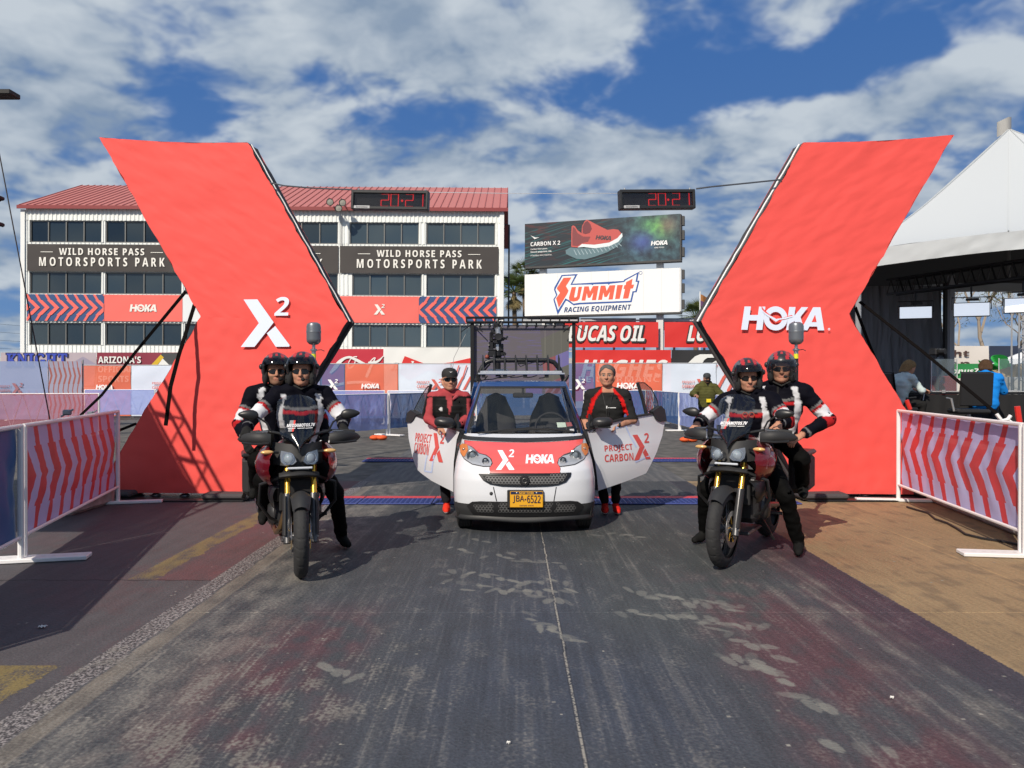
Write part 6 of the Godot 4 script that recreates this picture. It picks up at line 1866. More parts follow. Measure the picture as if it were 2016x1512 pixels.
	# words and mark
	var word := func(txt: String, zx0, zy0, zx1, zy1, mb = null):
		var a: Vector2 = on.call(zx0, zy1); var b: Vector2 = on.call(zx1, zy0)
		var c := (a + b) / 2
		var w := absf(b.x - a.x); var hh := absf(b.y - a.y)
		var m: MB = mb if mb else letters(txt, w, hh)
		var o := MB.new()
		for p in m.v:
			var q := Vector2(c.x + p.x * s, c.y + p.y)
			o.v.append(frame * Vector3(q.x, q.y, bulge.call(q) + 0.004))
		part(door, "%s_lettering" % txt.to_lower() if not mb else "x2_mark", o, coral)
	if s < 0:
		word.call("PROJECT", 133, 825, 240, 884)
		word.call("CARBON", 133, 888, 235, 945)
		var a: Vector2 = on.call(245, 1003); var b: Vector2 = on.call(325, 815)
		var xm := x2_mark(absf(b.y - a.y) * 0.93)
		for i in xm.v.size(): xm.v[i].x *= absf(b.x - a.x) / (absf(b.y - a.y) * 0.93) * 0.95
		word.call("", 245, 815, 325, 1003, xm)
	else:
		word.call("PROJECT", 1370, 885, 1550, 946)
		word.call("CARBON", 1368, 944, 1550, 1006)
		var a: Vector2 = on.call(1555, 1000); var b: Vector2 = on.call(1668, 815)
		var xm := x2_mark(absf(b.y - a.y) * 0.93)
		for i in xm.v.size(): xm.v[i].x *= absf(b.x - a.x) / (absf(b.y - a.y) * 0.93) * 0.95
		word.call("", 1555, 815, 1668, 1000, xm)
	# mirror
	var mc := P(780 + (320 if s < 0 else 1365) / 3.36, 610 + 745 / 3.36, 8.62) - Vector3(CARX, 0, -CARD)
	var mir := MB.new()
	mir.sheet(func(u, v):
		var a: float = u * TAU; var b: float = (v - 0.5) * PI
		var e := Vector3(signf(cos(a)) * pow(absf(cos(a)), 0.8) * cos(b), signf(sin(a)) * pow(absf(sin(a)), 0.8) * cos(b), sin(b))
		return mc + Vector3(e.x * 0.118, e.y * 0.064 + e.x * s * 0.006, e.z * 0.075), 24, 14)
	var mo := part(door, "door_mirror", mir, mat(lin(0.02, 0.02, 0.021), 0.38), 60)
	part(mo, "mirror_arm", MB.new().tube([mc + Vector3(-s * 0.08, -0.02, -0.02), mc + Vector3(-s * 0.15, -0.04, -0.10)], [0.035, 0.045], 8), plastic, 40)
	part(mo, "lower_trim", MB.new().bevel(mc + Vector3(0, -0.052, 0.0), Vector3(0.18, 0.02, 0.10), 0.008), plastic)
	part(door, "quarter_trim", MB.new().prism(PackedVector2Array([Vector2(-0.04, 0.96), Vector2(0.16, 1.0), Vector2(0.10, 1.06), Vector2(-0.02, 1.20)]), 0.03, frame), plastic)

func rack(car: Node3D) -> void:
	var tube_m := mat(lin(0.012, 0.012, 0.013), 0.35)
	var alu := mat(lin(0.62, 0.64, 0.66), 0.35, 0.7)
	var L := func(zx: float, zy: float, d: float) -> Vector3: return P(900 + zx / 8.064, 610 + zy / 8.064, d) - Vector3(CARX, 0, -CARD)
	var r := part(car, "rack_hoop", MB.new().tube([L.call(310, 1130, 9.75), L.call(350, 1010, 9.75), L.call(400, 910, 9.75), L.call(470, 830, 9.75), L.call(560, 802, 9.75), L.call(1000, 800, 9.75), L.call(1440, 802, 9.75), L.call(1540, 835, 9.75), L.call(1620, 930, 9.75), L.call(1670, 1040, 9.75), L.call(1690, 1130, 9.75)], 0.030, 10), tube_m, 50)
	for i in 8:
		var x: float = [410, 585, 755, 930, 1098, 1272, 1442, 1615][i]
		part(r, "rack_fin", MB.new().tube([L.call(x - 5, 715, 9.72), L.call(x, 780, 9.70), L.call(x + 8, 985, 9.60)], [0.006, 0.014, 0.014], 6), tube_m, 40)
	part(r, "crossbar_light", MB.new().box((L.call(1020, 845, 9.7) + L.call(1020, 845, 9.7)) / 2, Vector3(0.10, 0.03, 0.03)), tube_m)
	part(car, "alloy_rail", MB.new().bevel((L.call(365, 992, 9.5) + L.call(1665, 985, 9.5)) / 2, Vector3(1300 / 8.064 * 9.5 / F, 0.030, 0.05), 0.006), alu)
	part(car, "alloy_rail", MB.new().bevel((L.call(330, 1018, 9.42) + L.call(1710, 1010, 9.42)) / 2, Vector3(1380 / 8.064 * 9.42 / F, 0.022, 0.05), 0.006), alu)
	for x in [420, 760, 1080, 1420]:
		part(car, "rail_clamp", MB.new().box(L.call(x, 1045, 9.45), Vector3(0.05, 0.05, 0.06)), tube_m)
	for s in [-1, 1]:
		part(car, "rack_stay", MB.new().tube([Vector3(s * 0.50, 1.54, -1.62), Vector3(s * 0.56, 1.64, -1.66)], 0.02, 6), tube_m)
		part(car, "rack_stay", MB.new().tube([Vector3(s * 0.50, 1.50, -2.0), Vector3(s * 0.575, 1.62, -1.95)], 0.02, 6), tube_m)
	part(car, "rack_cable", MB.new().tube([L.call(960, 850, 9.68), L.call(1005, 900, 9.66), L.call(1080, 870, 9.66), L.call(1240, 830, 9.68), L.call(1320, 880, 9.66), L.call(1430, 820, 9.68)], 0.006, 5), tube_m, 40)
	for q in [[420, 1110, 700, 1060], [620, 1080, 920, 1040], [840, 1075, 1090, 1040], [1100, 1075, 1270, 1040], [1300, 1085, 1440, 1045], [380, 1120, 480, 1050]]:
		part(car, "rack_cable", MB.new().tube([L.call(q[0], q[1], 9.5), L.call((q[0] + q[2]) / 2.0, q[1] - 8, 9.48), L.call(q[2], q[3], 9.46)], 0.006, 5), tube_m)
	# stabilised camera crane standing on the rack
	var base: Vector3 = L.call(650, 960, 9.95)
	var g := thing("camera_crane", "black and silver stabilised camera rig standing on the car roof rack", "camera rig", base + Vector3(CARX, 0, -CARD))
	var C := func(zx: float, zy: float, dz := 0.0) -> Vector3: return L.call(zx, zy, 9.95 + dz) - base
	var bk := mat(lin(0.016, 0.016, 0.018), 0.4, 0.2)
	var sil := mat(lin(0.55, 0.56, 0.58), 0.3, 0.85)
	part(g, "mast", MB.new().tube([C.call(650, 1060), C.call(650, 760)], 0.035, 10), bk, 40)
	part(g, "foot_plate", MB.new().bevel(C.call(650, 960), Vector3(0.26, 0.03, 0.2), 0.008), sil)
	for q in [[650, 345, 0.037, 0.10], [650, 600, 0.036, 0.14], [655, 470, 0.05, 0.05], [640, 690, 0.05, 0.06]]:
		part(g, "canister", MB.new().lathe([Vector2(0, -q[3] / 2), Vector2(q[2], -q[3] / 2), Vector2(q[2], q[3] / 2), Vector2(q[2] * 0.8, q[3] / 2 + 0.008), Vector2(0, q[3] / 2 + 0.008)], Transform3D(Basis(), C.call(q[0], q[1])), 16), sil if q[2] < 0.04 else bk, 40)
	for q in [[545, 430, 0.05, 0.12], [590, 355, 0.09, 0.06], [700, 380, 0.05, 0.10], [540, 580, 0.06, 0.12], [590, 560, 0.08, 0.08], [700, 600, 0.06, 0.10], [720, 700, 0.08, 0.05], [560, 700, 0.09, 0.08], [690, 460, 0.10, 0.05], [740, 455, 0.09, 0.03], [520, 700, 0.05, 0.05], [480, 745, 0.06, 0.05], [640, 420, 0.12, 0.03], [620, 250, 0.05, 0.06], [690, 640, 0.04, 0.12], [650, 730, 0.09, 0.06], [560, 640, 0.12, 0.02], [640, 510, 0.10, 0.05]]:
		part(g, "bracket", MB.new().bevel(C.call(q[0], q[1], rng.randf_range(-0.06, 0.06)), Vector3(q[2], q[3], 0.06), 0.008), bk)
	for q in [[575, 300, 600, 190], [720, 300, 690, 180], [640, 300, 655, 150], [700, 330, 720, 210], [655, 150, 740, 140], [770, 460, 798, 425], [545, 350, 540, 640], [700, 560, 730, 690], [730, 690, 770, 700], [590, 780, 600, 960], [640, 800, 620, 960], [500, 560, 520, 600], [600, 250, 700, 250], [560, 470, 720, 480], [570, 800, 470, 760], [520, 860, 440, 950], [700, 800, 760, 780]]:
		part(g, "arm", MB.new().tube([C.call(q[0], q[1], -0.03), C.call(q[2], q[3], 0.03)], 0.013, 6), bk, 40)
	part(g, "lens_barrel", MB.new().lathe([Vector2(0, -0.09), Vector2(0.035, -0.09), Vector2(0.035, 0.0), Vector2(0.045, 0.02), Vector2(0.045, 0.06), Vector2(0, 0.055)], Transform3D(Basis(Vector3.RIGHT, PI / 2), C.call(655, 430, -0.1)), 16), bk, 40)
	part(g, "red_knob", MB.new().ball(C.call(475, 745, -0.03), Vector3.ONE * 0.028, 10, 7), mat(lin(0.25, 0.06, 0.04), 0.5), 60)
# ------------------------------------------------------------------ touring motorcycle, front contact at the origin, nose towards +z
func bulged(poly: PackedVector2Array, s: float, base: float, bulge: float, cell := 0.03) -> MB:
	# side-view outline (z, y) swelling outwards along x
	var m := MB.new()
	var r := Rect2(poly[0], Vector2.ZERO)
	for p in poly: r = r.expand(p)
	var c := r.get_center()
	var f := func(q: Vector2) -> Vector3:
		var e := Vector2((q.x - c.x) / (r.size.x * 0.56), (q.y - c.y) / (r.size.y * 0.56)).length_squared()
		return Vector3(s * (base + bulge * sqrt(maxf(1.0 - e, 0.0))), q.y, q.x)
	for j in int(ceil(r.size.y / cell)):
		for i in int(ceil(r.size.x / cell)):
			var a := r.position + Vector2(i, j) * cell
			for q in Geometry2D.intersect_polygons(PackedVector2Array([a, a + Vector2(cell, 0), a + Vector2(cell, cell), a + Vector2(0, cell)]), poly):
				for k in range(1, q.size() - 1):
					if s > 0: m.tri(f.call(q[0]), f.call(q[k]), f.call(q[k + 1]))
					else: m.tri(f.call(q[0]), f.call(q[k + 1]), f.call(q[k]))
	return m

func tyre(R: float, w: float, grooves: int) -> MB:
	return MB.new().sheet(func(u, v):
		var a: float = u * TAU
		var b: float = (v - 0.5) * PI * 1.12
		var x: float = w / 2 * sin(b) / sin(PI * 0.5)
		var r: float = R - w * 0.62 * (1.0 - cos(b))
		var g := fposmod(u * grooves + absf(v - 0.5) * 1.9 + 0.25 * sin(u * grooves * TAU), 1.0)
		var d := absf(v - 0.5)
		if g < 0.16 and d > 0.05 and d < 0.36: r -= 0.006
		if d < 0.012: r -= 0.003
		return Vector3(x, cos(a) * r, sin(a) * r), 200, 18)

func make_bike(label: String, at: Vector3, turn: float, steer: float) -> Node3D:
	var b := thing("motorcycle", label, "motorcycle", at, turn, "camera motorcycles beside the car")
	var coat := {"clearcoat_enabled": true, "clearcoat": 1.0, "clearcoat_roughness": 0.04}
	var red := mat(lin(0.20, 0.006, 0.012), 0.28, 0.55, coat)
	var black := mat(lin(0.014, 0.014, 0.015), 0.4)
	var matte := mat(lin(0.02, 0.02, 0.021), 0.62)
	var rubber := mat(lin(0.022, 0.022, 0.023), 0.8)
	var gold := mat(lin(0.75, 0.43, 0.06), 0.22, 0.85)
	var steel := mat(lin(0.42, 0.42, 0.43), 0.3, 0.9)
	var alu := mat(lin(0.10, 0.10, 0.105), 0.4, 0.6)
	var R := 0.328
	# --- front end turns with the bars
	var st := Transform3D(Basis(Vector3.UP, steer), Vector3.ZERO)
	var hub := Vector3(0, R, 0)
	var T := func(m: MB) -> MB: return MB.new().add(m, st)
	var ft := MB.new().add(tyre(R, 0.115, 26), st * Transform3D(Basis(), hub))
	var fw := part(b, "front_wheel", ft, rubber, 50)
	var ax := Transform3D(Basis(Vector3(0, 0, 1), PI / 2), hub)
	part(fw, "rim", T.call(MB.new().lathe([Vector2(0.235, -0.036), Vector2(0.255, -0.038), Vector2(0.258, -0.03), Vector2(0.24, 0.0), Vector2(0.258, 0.03), Vector2(0.255, 0.038), Vector2(0.235, 0.036), Vector2(0.232, -0.036)], ax, 32)), black, 30)
	var spk := MB.new()
	for i in 20:
		var a := TAU * i / 20
		var a2 := a + (0.35 if i % 2 else -0.35)
		spk.tube([hub + Vector3(0.03 * (1 if i % 4 < 2 else -1), cos(a) * 0.04, sin(a) * 0.04), hub + Vector3(0, cos(a2) * 0.238, sin(a2) * 0.238)], 0.003, 4)
	part(fw, "spokes", T.call(spk), steel).set_meta("kind", "stuff")
	part(fw, "hub", T.call(MB.new().lathe([Vector2(0, -0.07), Vector2(0.03, -0.07), Vector2(0.045, -0.04), Vector2(0.035, 0), Vector2(0.045, 0.04), Vector2(0.03, 0.07), Vector2(0, 0.07)], ax, 16)), alu, 40)
	for s in [-1, 1]:
		part(fw, "brake_disc", T.call(MB.new().lathe([Vector2(0.11, s * 0.072), Vector2(0.155, s * 0.072), Vector2(0.155, s * 0.077), Vector2(0.11, s * 0.077), Vector2(0.11, s * 0.072)], ax, 28)), steel, 30)
		var car := MB.new()
		for i in 6:
			var a := TAU * i / 6
			car.tube([hub + Vector3(s * 0.074, cos(a) * 0.045, sin(a) * 0.045), hub + Vector3(s * 0.074, cos(a + 0.3) * 0.115, sin(a + 0.3) * 0.115)], 0.006, 4)
		part(fw, "disc_carrier", T.call(car), gold)
		part(b, "brake_caliper", T.call(MB.new().bevel(hub + Vector3(s * 0.078, 0.02, -0.135), Vector3(0.05, 0.11, 0.06), 0.012)), black)
		# fork: gold stanchion, black slider
		var top := Vector3(s * 0.105, 1.02, -0.30); var low := Vector3(s * 0.105, R - 0.02, 0.0)
		var mid := low.lerp(top, 0.48)
		part(b, "fork_tube", T.call(MB.new().tube([mid, top], 0.024, 12)), gold, 50)
		part(b, "fork_slider", T.call(MB.new().tube([low + Vector3(0, -0.03, 0.01), low.lerp(mid, 0.9), mid], [0.030, 0.033, 0.030], 12)), alu, 50)
		part(b, "fork_guard", T.call(MB.new().sheet(func(u, v):
			var p := low.lerp(mid, lerpf(0.12, 1.02, v))
			return p + Vector3(cos((u - 0.5) * PI * 1.1) * 0.0 + s * 0.038 * cos((u - 0.5) * 2.4), 0, 0.045 * sin((u - 0.5) * 2.4) + 0.02), 8, 6)), matte, 50)
	part(b, "axle", T.call(MB.new().tube([hub + Vector3(-0.14, 0, 0), hub + Vector3(0.14, 0, 0)], 0.014, 8)), steel, 40)
	# mudguard
	part(b, "front_fender", T.call(MB.new().sheet(func(u, v):
		var a: float = lerpf(-1.35, 0.72, v)
		var r := R + 0.035
		var w := 0.085 * (0.75 + 0.25 * sin(v * PI))
		var e: float = (u - 0.5) * 2.0
		return hub + Vector3(w * e, cos(a) * (r - 0.05 * e * e), sin(a) * (r - 0.05 * e * e)), 12, 20)), matte, 50)
	# --- bars, guards, mirrors
	for s in [-1, 1]:
		part(b, "handlebar", T.call(MB.new().tube([Vector3(s * 0.02, 1.10, -0.33), Vector3(s * 0.16, 1.13, -0.34), Vector3(s * 0.26, 1.15, -0.38), Vector3(s * 0.44, 1.13, -0.44)], 0.012, 8)), black, 40)
		part(b, "grip", T.call(MB.new().tube([Vector3(s * 0.33, 1.142, -0.405), Vector3(s * 0.455, 1.128, -0.445)], 0.018, 10)), rubber, 40)
		part(b, "brake_lever", T.call(MB.new().tube([Vector3(s * 0.26, 1.15, -0.32), Vector3(s * 0.36, 1.14, -0.34), Vector3(s * 0.44, 1.12, -0.37)], 0.007, 6)), steel, 40)
		var hg := MB.new().sheet(func(u, v):
			var x := lerpf(0.235, 0.505, u)
			var h := 0.055 * pow(sin(lerpf(0.28, 1.0, u) * PI), 0.42) if u < 0.999 else 0.004
			var a: float = lerpf(-1.35, 1.35, v)
			return Vector3(s * x, 1.085 + h * sin(a) + 0.012 * sin(u * PI), -0.27 + 0.05 * cos(a) * (0.5 + 0.5 * sin(u * PI)) - 0.17 * u * u), 16, 10)
		var hgo := part(b, "hand_guard", T.call(hg), matte, 50)
		part(hgo, "guard_lip", T.call(MB.new().tube([Vector3(s * 0.25, 1.06, -0.232), Vector3(s * 0.36, 1.055, -0.245), Vector3(s * 0.46, 1.06, -0.315)], 0.010, 6)), black, 40)
		part(b, "mirror_stem", T.call(MB.new().tube([Vector3(s * 0.24, 1.16, -0.36), Vector3(s * 0.27, 1.22, -0.36), Vector3(s * 0.36, 1.285, -0.36)], 0.008, 6)), black, 40)
		var mo := part(b, "mirror", T.call(MB.new().sheet(func(u, v):
			var a: float = u * TAU; var e: float = (v - 0.5) * PI
			var x := cos(a) * cos(e); var y := sin(a) * cos(e)
			return Vector3(s * (0.415 + x * 0.082), 1.29 + (y * 0.042) * (1.0 - 0.35 * x) + x * 0.006, -0.36 + sin(e) * 0.03 + 0.01), 22, 10)), black, 60)
		part(mo, "mirror_glass", T.call(MB.new().lathe([Vector2(0, 0), Vector2(1, 0)], Transform3D(Basis(Vector3(s * 0.07, 0, 0), Vector3(0, 0, -0.001), Vector3(0, 0.034, 0)), Vector3(s * 0.415, 1.29, -0.388)), 18)), mat(lin(0.7, 0.7, 0.7), 0.05, 1.0))
		# indicators
		part(b, "indicator_stem", MB.new().tube([Vector3(s * 0.16, 0.985, -0.22), Vector3(s * 0.21, 0.99, -0.20)], 0.011, 6), black, 40)
		part(b, "indicator", MB.new().ball(Vector3(s * 0.25, 0.992, -0.185), Vector3(0.052, 0.018, 0.026), 14, 8), mat(lin(0.70, 0.42, 0.16), 0.2, 0.2), 60)
	# --- nose: lamps, brow, screen
	for s in [-1, 1]:
		var c := Vector3(s * 0.083, 0.945, -0.115)
		var out := PackedVector2Array()
		for q in [[-0.062, -0.028], [-0.035, -0.052], [0.03, -0.058], [0.062, -0.03], [0.072, 0.02], [0.068, 0.062], [0.02, 0.052], [-0.04, 0.02]]: out.append(Vector2(s * q[0], q[1]))
		var tl := Transform3D(Basis(Vector3.UP, s * 0.32) * Basis(Vector3.RIGHT, -0.25), c)
		var hl := part(b, "headlight", MB.new().prism(out, 0.06, tl), mat(lin(0.30, 0.31, 0.33), 0.2, 0.9))
		part(hl, "reflector", MB.new().lathe([Vector2(0.026, -0.012), Vector2(0.045, 0.008), Vector2(0.049, 0.008), Vector2(0.049, 0.0)], tl * Transform3D(Basis(Vector3.RIGHT, PI / 2), Vector3(s * 0.004, -0.003, 0.0)), 20), mat(lin(0.65, 0.66, 0.68), 0.12, 0.95), 40)
		part(hl, "projector_lens", MB.new().add(MB.new().ball(Vector3(s * 0.004, -0.003, 0.0), Vector3(0.037, 0.037, 0.018), 18, 10), tl), mat(lin(0.30, 0.35, 0.40), 0.04, 0.0, {"metallic_specular": 1.0}), 60)
		part(hl, "cover_glass", MB.new().prism(out, 0.0, tl * Transform3D(Basis(), Vector3(0, 0, 0.024))), mat(Color(0.05, 0.05, 0.055, 0.10), 0.02))
	part(b, "lamp_surround", MB.new().sheet(func(u, v):
		var e: float = (u - 0.5) * 2.0
		return Vector3(e * 0.20, lerpf(0.865, 1.045, v) + 0.02 * absf(e), -0.155 - 0.12 * e * e - 0.05 * v), 16, 8), matte, 50)
	part(b, "nose_brow", MB.new().prism(V2([-0.17, 1.045, -0.12, 1.075, -0.06, 1.035, 0.0, 0.975, 0.06, 1.035, 0.12, 1.075, 0.17, 1.045, 0.10, 1.015, 0.03, 0.96, 0.0, 0.93, -0.03, 0.96, -0.10, 1.015]), 0.04, Transform3D(Basis(Vector3.RIGHT, -0.2), Vector3(0, -0.19 + 0.2, 0.05 - 0.14))), black)
	part(b, "driving_light_bar", MB.new().bevel(Vector3(0, 0.865, -0.09), Vector3(0.20, 0.018, 0.02), 0.005), mat(lin(0.55, 0.58, 0.62), 0.2))
	part(b, "chin_beak", MB.new().sheet(func(u, v):
		var e: float = (u - 0.5) * 2.0
		return Vector3(e * 0.16, 0.79 + 0.05 * v - 0.02 * e * e, -0.10 + 0.04 * sin(v * PI) - 0.08 * e * e), 12, 5), matte, 50)
	var screen := func(u: float, v: float) -> Vector3:
		var e := (u - 0.5) * 2.0
		var w := 0.165 * pow(sin(lerpf(0.06, 0.72, v) * PI), 0.55)
		if v < 0.3: w *= lerpf(0.12, 1.0, smoothstep(0.0, 0.3, v))
		if v > 0.88: w *= sqrt(maxf(1.0 - pow((v - 0.88) / 0.125, 2.0), 0.0)) * 0.35 + 0.65
		return Vector3(e * w, lerpf(0.985, 1.455, v) - 0.02 * e * e * smoothstep(0.8, 1.0, v), -0.11 - 0.27 * v - 0.10 * e * e * (0.4 + w * 3.0))
	var ws := part(b, "windscreen", MB.new().sheet(screen, 22, 22), mat(Color(0.10, 0.11, 0.125, 0.30), 0.03, 0.0, {"metallic_specular": 0.5}), 60)
	part(ws, "dark_base", MB.new().sheet(func(u, v): return screen.call(u, v * 0.42) - Vector3(0, 0, 0.012), 18, 10), mat(Color(0.012, 0.014, 0.018, 0.9), 0.15), 60)
	var lm := MB.new()
	var lt := letters("MEDIAMOTOS.TV", 0.225, 0.026, 0.22, "sans", 0, 0.8)
	var on := func(x: float, y: float, off := 0.006) -> Vector3:
		var v := (y - 0.985) / 0.47
		var p: Vector3 = screen.call(0.5, v)
		return Vector3(x, y, p.z - 1.2 * x * x + off)
	for p in lt.v: lm.v.append(on.call(p.x + 0.022, p.y + 1.205 + p.x * 0.02, 0.008 + p.z))
	part(ws, "lettering", lm, mat(lin(0.82, 0.82, 0.84), 0.5))
	var un := MB.new()
	for e in [-0.055, 0.02, 0.085]: un.quad(on.call(e - 0.03, 1.182), on.call(e - 0.03, 1.178), on.call(e + 0.03, 1.180), on.call(e + 0.03, 1.184))
	part(ws, "underline_print", un, mat(lin(0.82, 0.82, 0.84), 0.5))
	part(ws, "grey_flag_print", MB.new().quad_mb(on.call(-0.085, 1.155, 0.004), on.call(-0.065, 1.245, 0.004), on.call(-0.035, 1.245, 0.004), on.call(-0.055, 1.155, 0.004)), mat(lin(0.25, 0.25, 0.26), 0.5))
	part(ws, "red_flag_print", MB.new().quad_mb(on.call(-0.055, 1.155, 0.004), on.call(-0.035, 1.245, 0.004), on.call(-0.020, 1.245, 0.004), on.call(-0.040, 1.155, 0.004)), mat(lin(0.65, 0.05, 0.04), 0.5))
	part(b, "instrument_panel", MB.new().bevel(Vector3(0, 1.09, -0.40), Vector3(0.22, 0.10, 0.05), 0.015, Basis(Vector3.RIGHT, -0.5)), black)
	# --- fairing and tank
	for s in [-1, 1]:
		var fo := part(b, "side_fairing", bulged(V2([-0.12, 0.90, -0.16, 0.985, -0.30, 1.045, -0.50, 1.05, -0.66, 0.98, -0.68, 0.88, -0.52, 0.77, -0.34, 0.70, -0.22, 0.725, -0.14, 0.80]), s, 0.15, 0.185), red, 60)
		part(fo, "air_scoop", bulged(V2([-0.17, 0.86, -0.20, 0.92, -0.245, 0.93, -0.255, 0.85, -0.23, 0.77, -0.18, 0.79]), s, 0.245, 0.03), mat(lin(0.006, 0.006, 0.007), 0.5), 60)
		part(fo, "lower_cowl", bulged(V2([-0.24, 0.72, -0.36, 0.695, -0.55, 0.76, -0.62, 0.66, -0.52, 0.52, -0.36, 0.50, -0.27, 0.58]), s, 0.15, 0.085), black, 60)
		var grip_ := MB.new()
		for i in 4:
			for j in 3: grip_.ball(Vector3(s * (0.285 - 0.006 * i), 0.86 - j * 0.022 + i * 0.008, -0.44 - i * 0.028), Vector3(0.007, 0.006, 0.009), 6, 4)
		part(fo, "vent_holes", grip_, black)
		var wd := letters("MEDIAMOTOS.TV", 0.22, 0.024, 0.2, "sans", 0, 0.5)
		var wm := MB.new()
		for p in wd.v: wm.v.append(Vector3(s * (0.339 - absf(p.x) * 0.20), 0.885 + p.y - s * p.x * 0.45, -0.40 - s * p.x))
		part(fo, "side_lettering", wm, mat(lin(0.8, 0.8, 0.8), 0.5))
		part(b, "crash_bar", MB.new().tube([Vector3(s * 0.10, 0.80, -0.22), Vector3(s * 0.30, 0.72, -0.28), Vector3(s * 0.31, 0.56, -0.32), Vector3(s * 0.22, 0.42, -0.42), Vector3(s * 0.12, 0.36, -0.45)], 0.014, 8), black, 40)
	part(b, "fuel_tank", MB.new().ball(Vector3(0, 0.97, -0.58), Vector3(0.17, 0.13, 0.24), 22, 12), red, 60)
	part(b, "fork_crown", MB.new().bevel(Vector3(0, 0.80, -0.225), Vector3(0.27, 0.07, 0.09), 0.02), black)
	part(b, "radiator", MB.new().bevel(Vector3(0, 0.62, -0.30), Vector3(0.30, 0.26, 0.04), 0.01), mat(lin(0.015, 0.015, 0.016), 0.7))
	# --- engine, frame
	part(b, "engine_block", MB.new().bevel(Vector3(0, 0.46, -0.62), Vector3(0.36, 0.30, 0.42), 0.05), mat(lin(0.03, 0.03, 0.032), 0.5, 0.4))
	part(b, "cylinder_head", MB.new().bevel(Vector3(0, 0.66, -0.50), Vector3(0.38, 0.18, 0.24), 0.03, Basis(Vector3.RIGHT, 0.4)), alu)
	for s in [-1, 1]:
		part(b, "engine_cover", MB.new().lathe([Vector2(0, 0.05), Vector2(0.07, 0.045), Vector2(0.10, 0.02), Vector2(0.11, 0)], Transform3D(Basis(Vector3(0, 0, 1), -s * PI / 2), Vector3(s * 0.18, 0.42, -0.66)), 20), mat(lin(0.05, 0.05, 0.052), 0.4, 0.5), 40)
		part(b, "foot_peg", MB.new().tube([Vector3(s * 0.16, 0.36, -0.85), Vector3(s * 0.30, 0.355, -0.85)], 0.016, 8), alu, 40)
		part(b, "rear_peg", MB.new().tube([Vector3(s * 0.14, 0.52, -1.18), Vector3(s * 0.29, 0.51, -1.18)], 0.015, 8), alu, 40)
		part(b, "frame_rail", MB.new().tube([Vector3(s * 0.07, 0.92, -0.34), Vector3(s * 0.19, 0.72, -0.62), Vector3(s * 0.17, 0.56, -0.92), Vector3(s * 0.13, 0.42, -0.98)], 0.026, 8), matte, 40)
		part(b, "swing_arm", MB.new().tube([Vector3(s * 0.11, 0.40, -0.96), Vector3(s * 0.10, 0.33, -1.54)], [0.035, 0.025], 8), alu, 40)
		part(b, "pannier", MB.new().bevel(Vector3(s * 0.33, 0.66, -1.56), Vector3(0.19, 0.38, 0.42), 0.05), matte)
		part(b, "pannier_lid", MB.new().bevel(Vector3(s * 0.333, 0.86, -1.56), Vector3(0.20, 0.05, 0.44), 0.02), black)
	for q in [[-0.06, 0.0], [0.05, 0.02]]:
		part(b, "exhaust_header", MB.new().tube([Vector3(q[0], 0.64, -0.36), Vector3(q[0] - 0.04, 0.52, -0.26), Vector3(q[0] - 0.08, 0.36, -0.30 + q[1]), Vector3(-0.16, 0.27, -0.55), Vector3(-0.17, 0.26, -1.0)], 0.021, 10), mat(lin(0.30, 0.19, 0.09), 0.35, 0.8), 50)
	part(b, "silencer", MB.new().tube([Vector3(-0.17, 0.28, -1.05), Vector3(-0.24, 0.36, -1.25), Vector3(-0.27, 0.46, -1.70)], [0.035, 0.06, 0.055], 12), steel, 50)
	part(b, "skid_plate", MB.new().bevel(Vector3(0, 0.235, -0.55), Vector3(0.27, 0.03, 0.45), 0.012), alu)
	# --- seat, tail, rear wheel
	part(b, "rider_seat", MB.new().bevel(Vector3(0, 0.85, -0.87), Vector3(0.30, 0.09, 0.36), 0.035), mat(lin(0.015, 0.015, 0.016), 0.75))
	part(b, "pillion_seat", MB.new().bevel(Vector3(0, 0.92, -1.22), Vector3(0.28, 0.09, 0.40), 0.035), mat(lin(0.015, 0.015, 0.016), 0.75))
	part(b, "tail", MB.new().bevel(Vector3(0, 0.84, -1.25), Vector3(0.20, 0.12, 0.70), 0.04), matte)
	part(b, "rear_rack", MB.new().bevel(Vector3(0, 0.955, -1.62), Vector3(0.34, 0.025, 0.36), 0.008), black)
	var rh := Vector3(0, 0.333, -1.54)
	var rw := part(b, "rear_wheel", MB.new().add(tyre(0.333, 0.155, 24), Transform3D(Basis(), rh)), rubber, 50)
	part(rw, "rim", MB.new().lathe([Vector2(0.22, -0.05), Vector2(0.24, -0.05), Vector2(0.225, 0), Vector2(0.24, 0.05), Vector2(0.22, 0.05)], Transform3D(Basis(Vector3(0, 0, 1), PI / 2), rh), 28), black, 30)
	part(rw, "hub", MB.new().lathe([Vector2(0, -0.09), Vector2(0.05, -0.09), Vector2(0.06, 0), Vector2(0.05, 0.09), Vector2(0, 0.09)], Transform3D(Basis(Vector3(0, 0, 1), PI / 2), rh), 16), alu, 40)
	part(b, "rear_fender", MB.new().sheet(func(u, v):
		var a: float = lerpf(-0.3, -1.7, v)
		return rh + Vector3((u - 0.5) * 0.17, cos(a) * 0.37, sin(a) * 0.37), 6, 12), matte, 50)
	part(b, "side_stand", MB.new().tube([Vector3(0.13, 0.30, -0.80), Vector3(0.22, 0.10, -0.88)], 0.013, 6), black)
	# --- relay aerial on its pole
	var px := 0.26
	var base := Vector3(px, 0.93, -1.62)
	part(b, "aerial_pole", MB.new().tube([base, Vector3(px, 1.80, -1.63)], 0.022, 10), mat(lin(0.015, 0.015, 0.015), 0.4), 40)
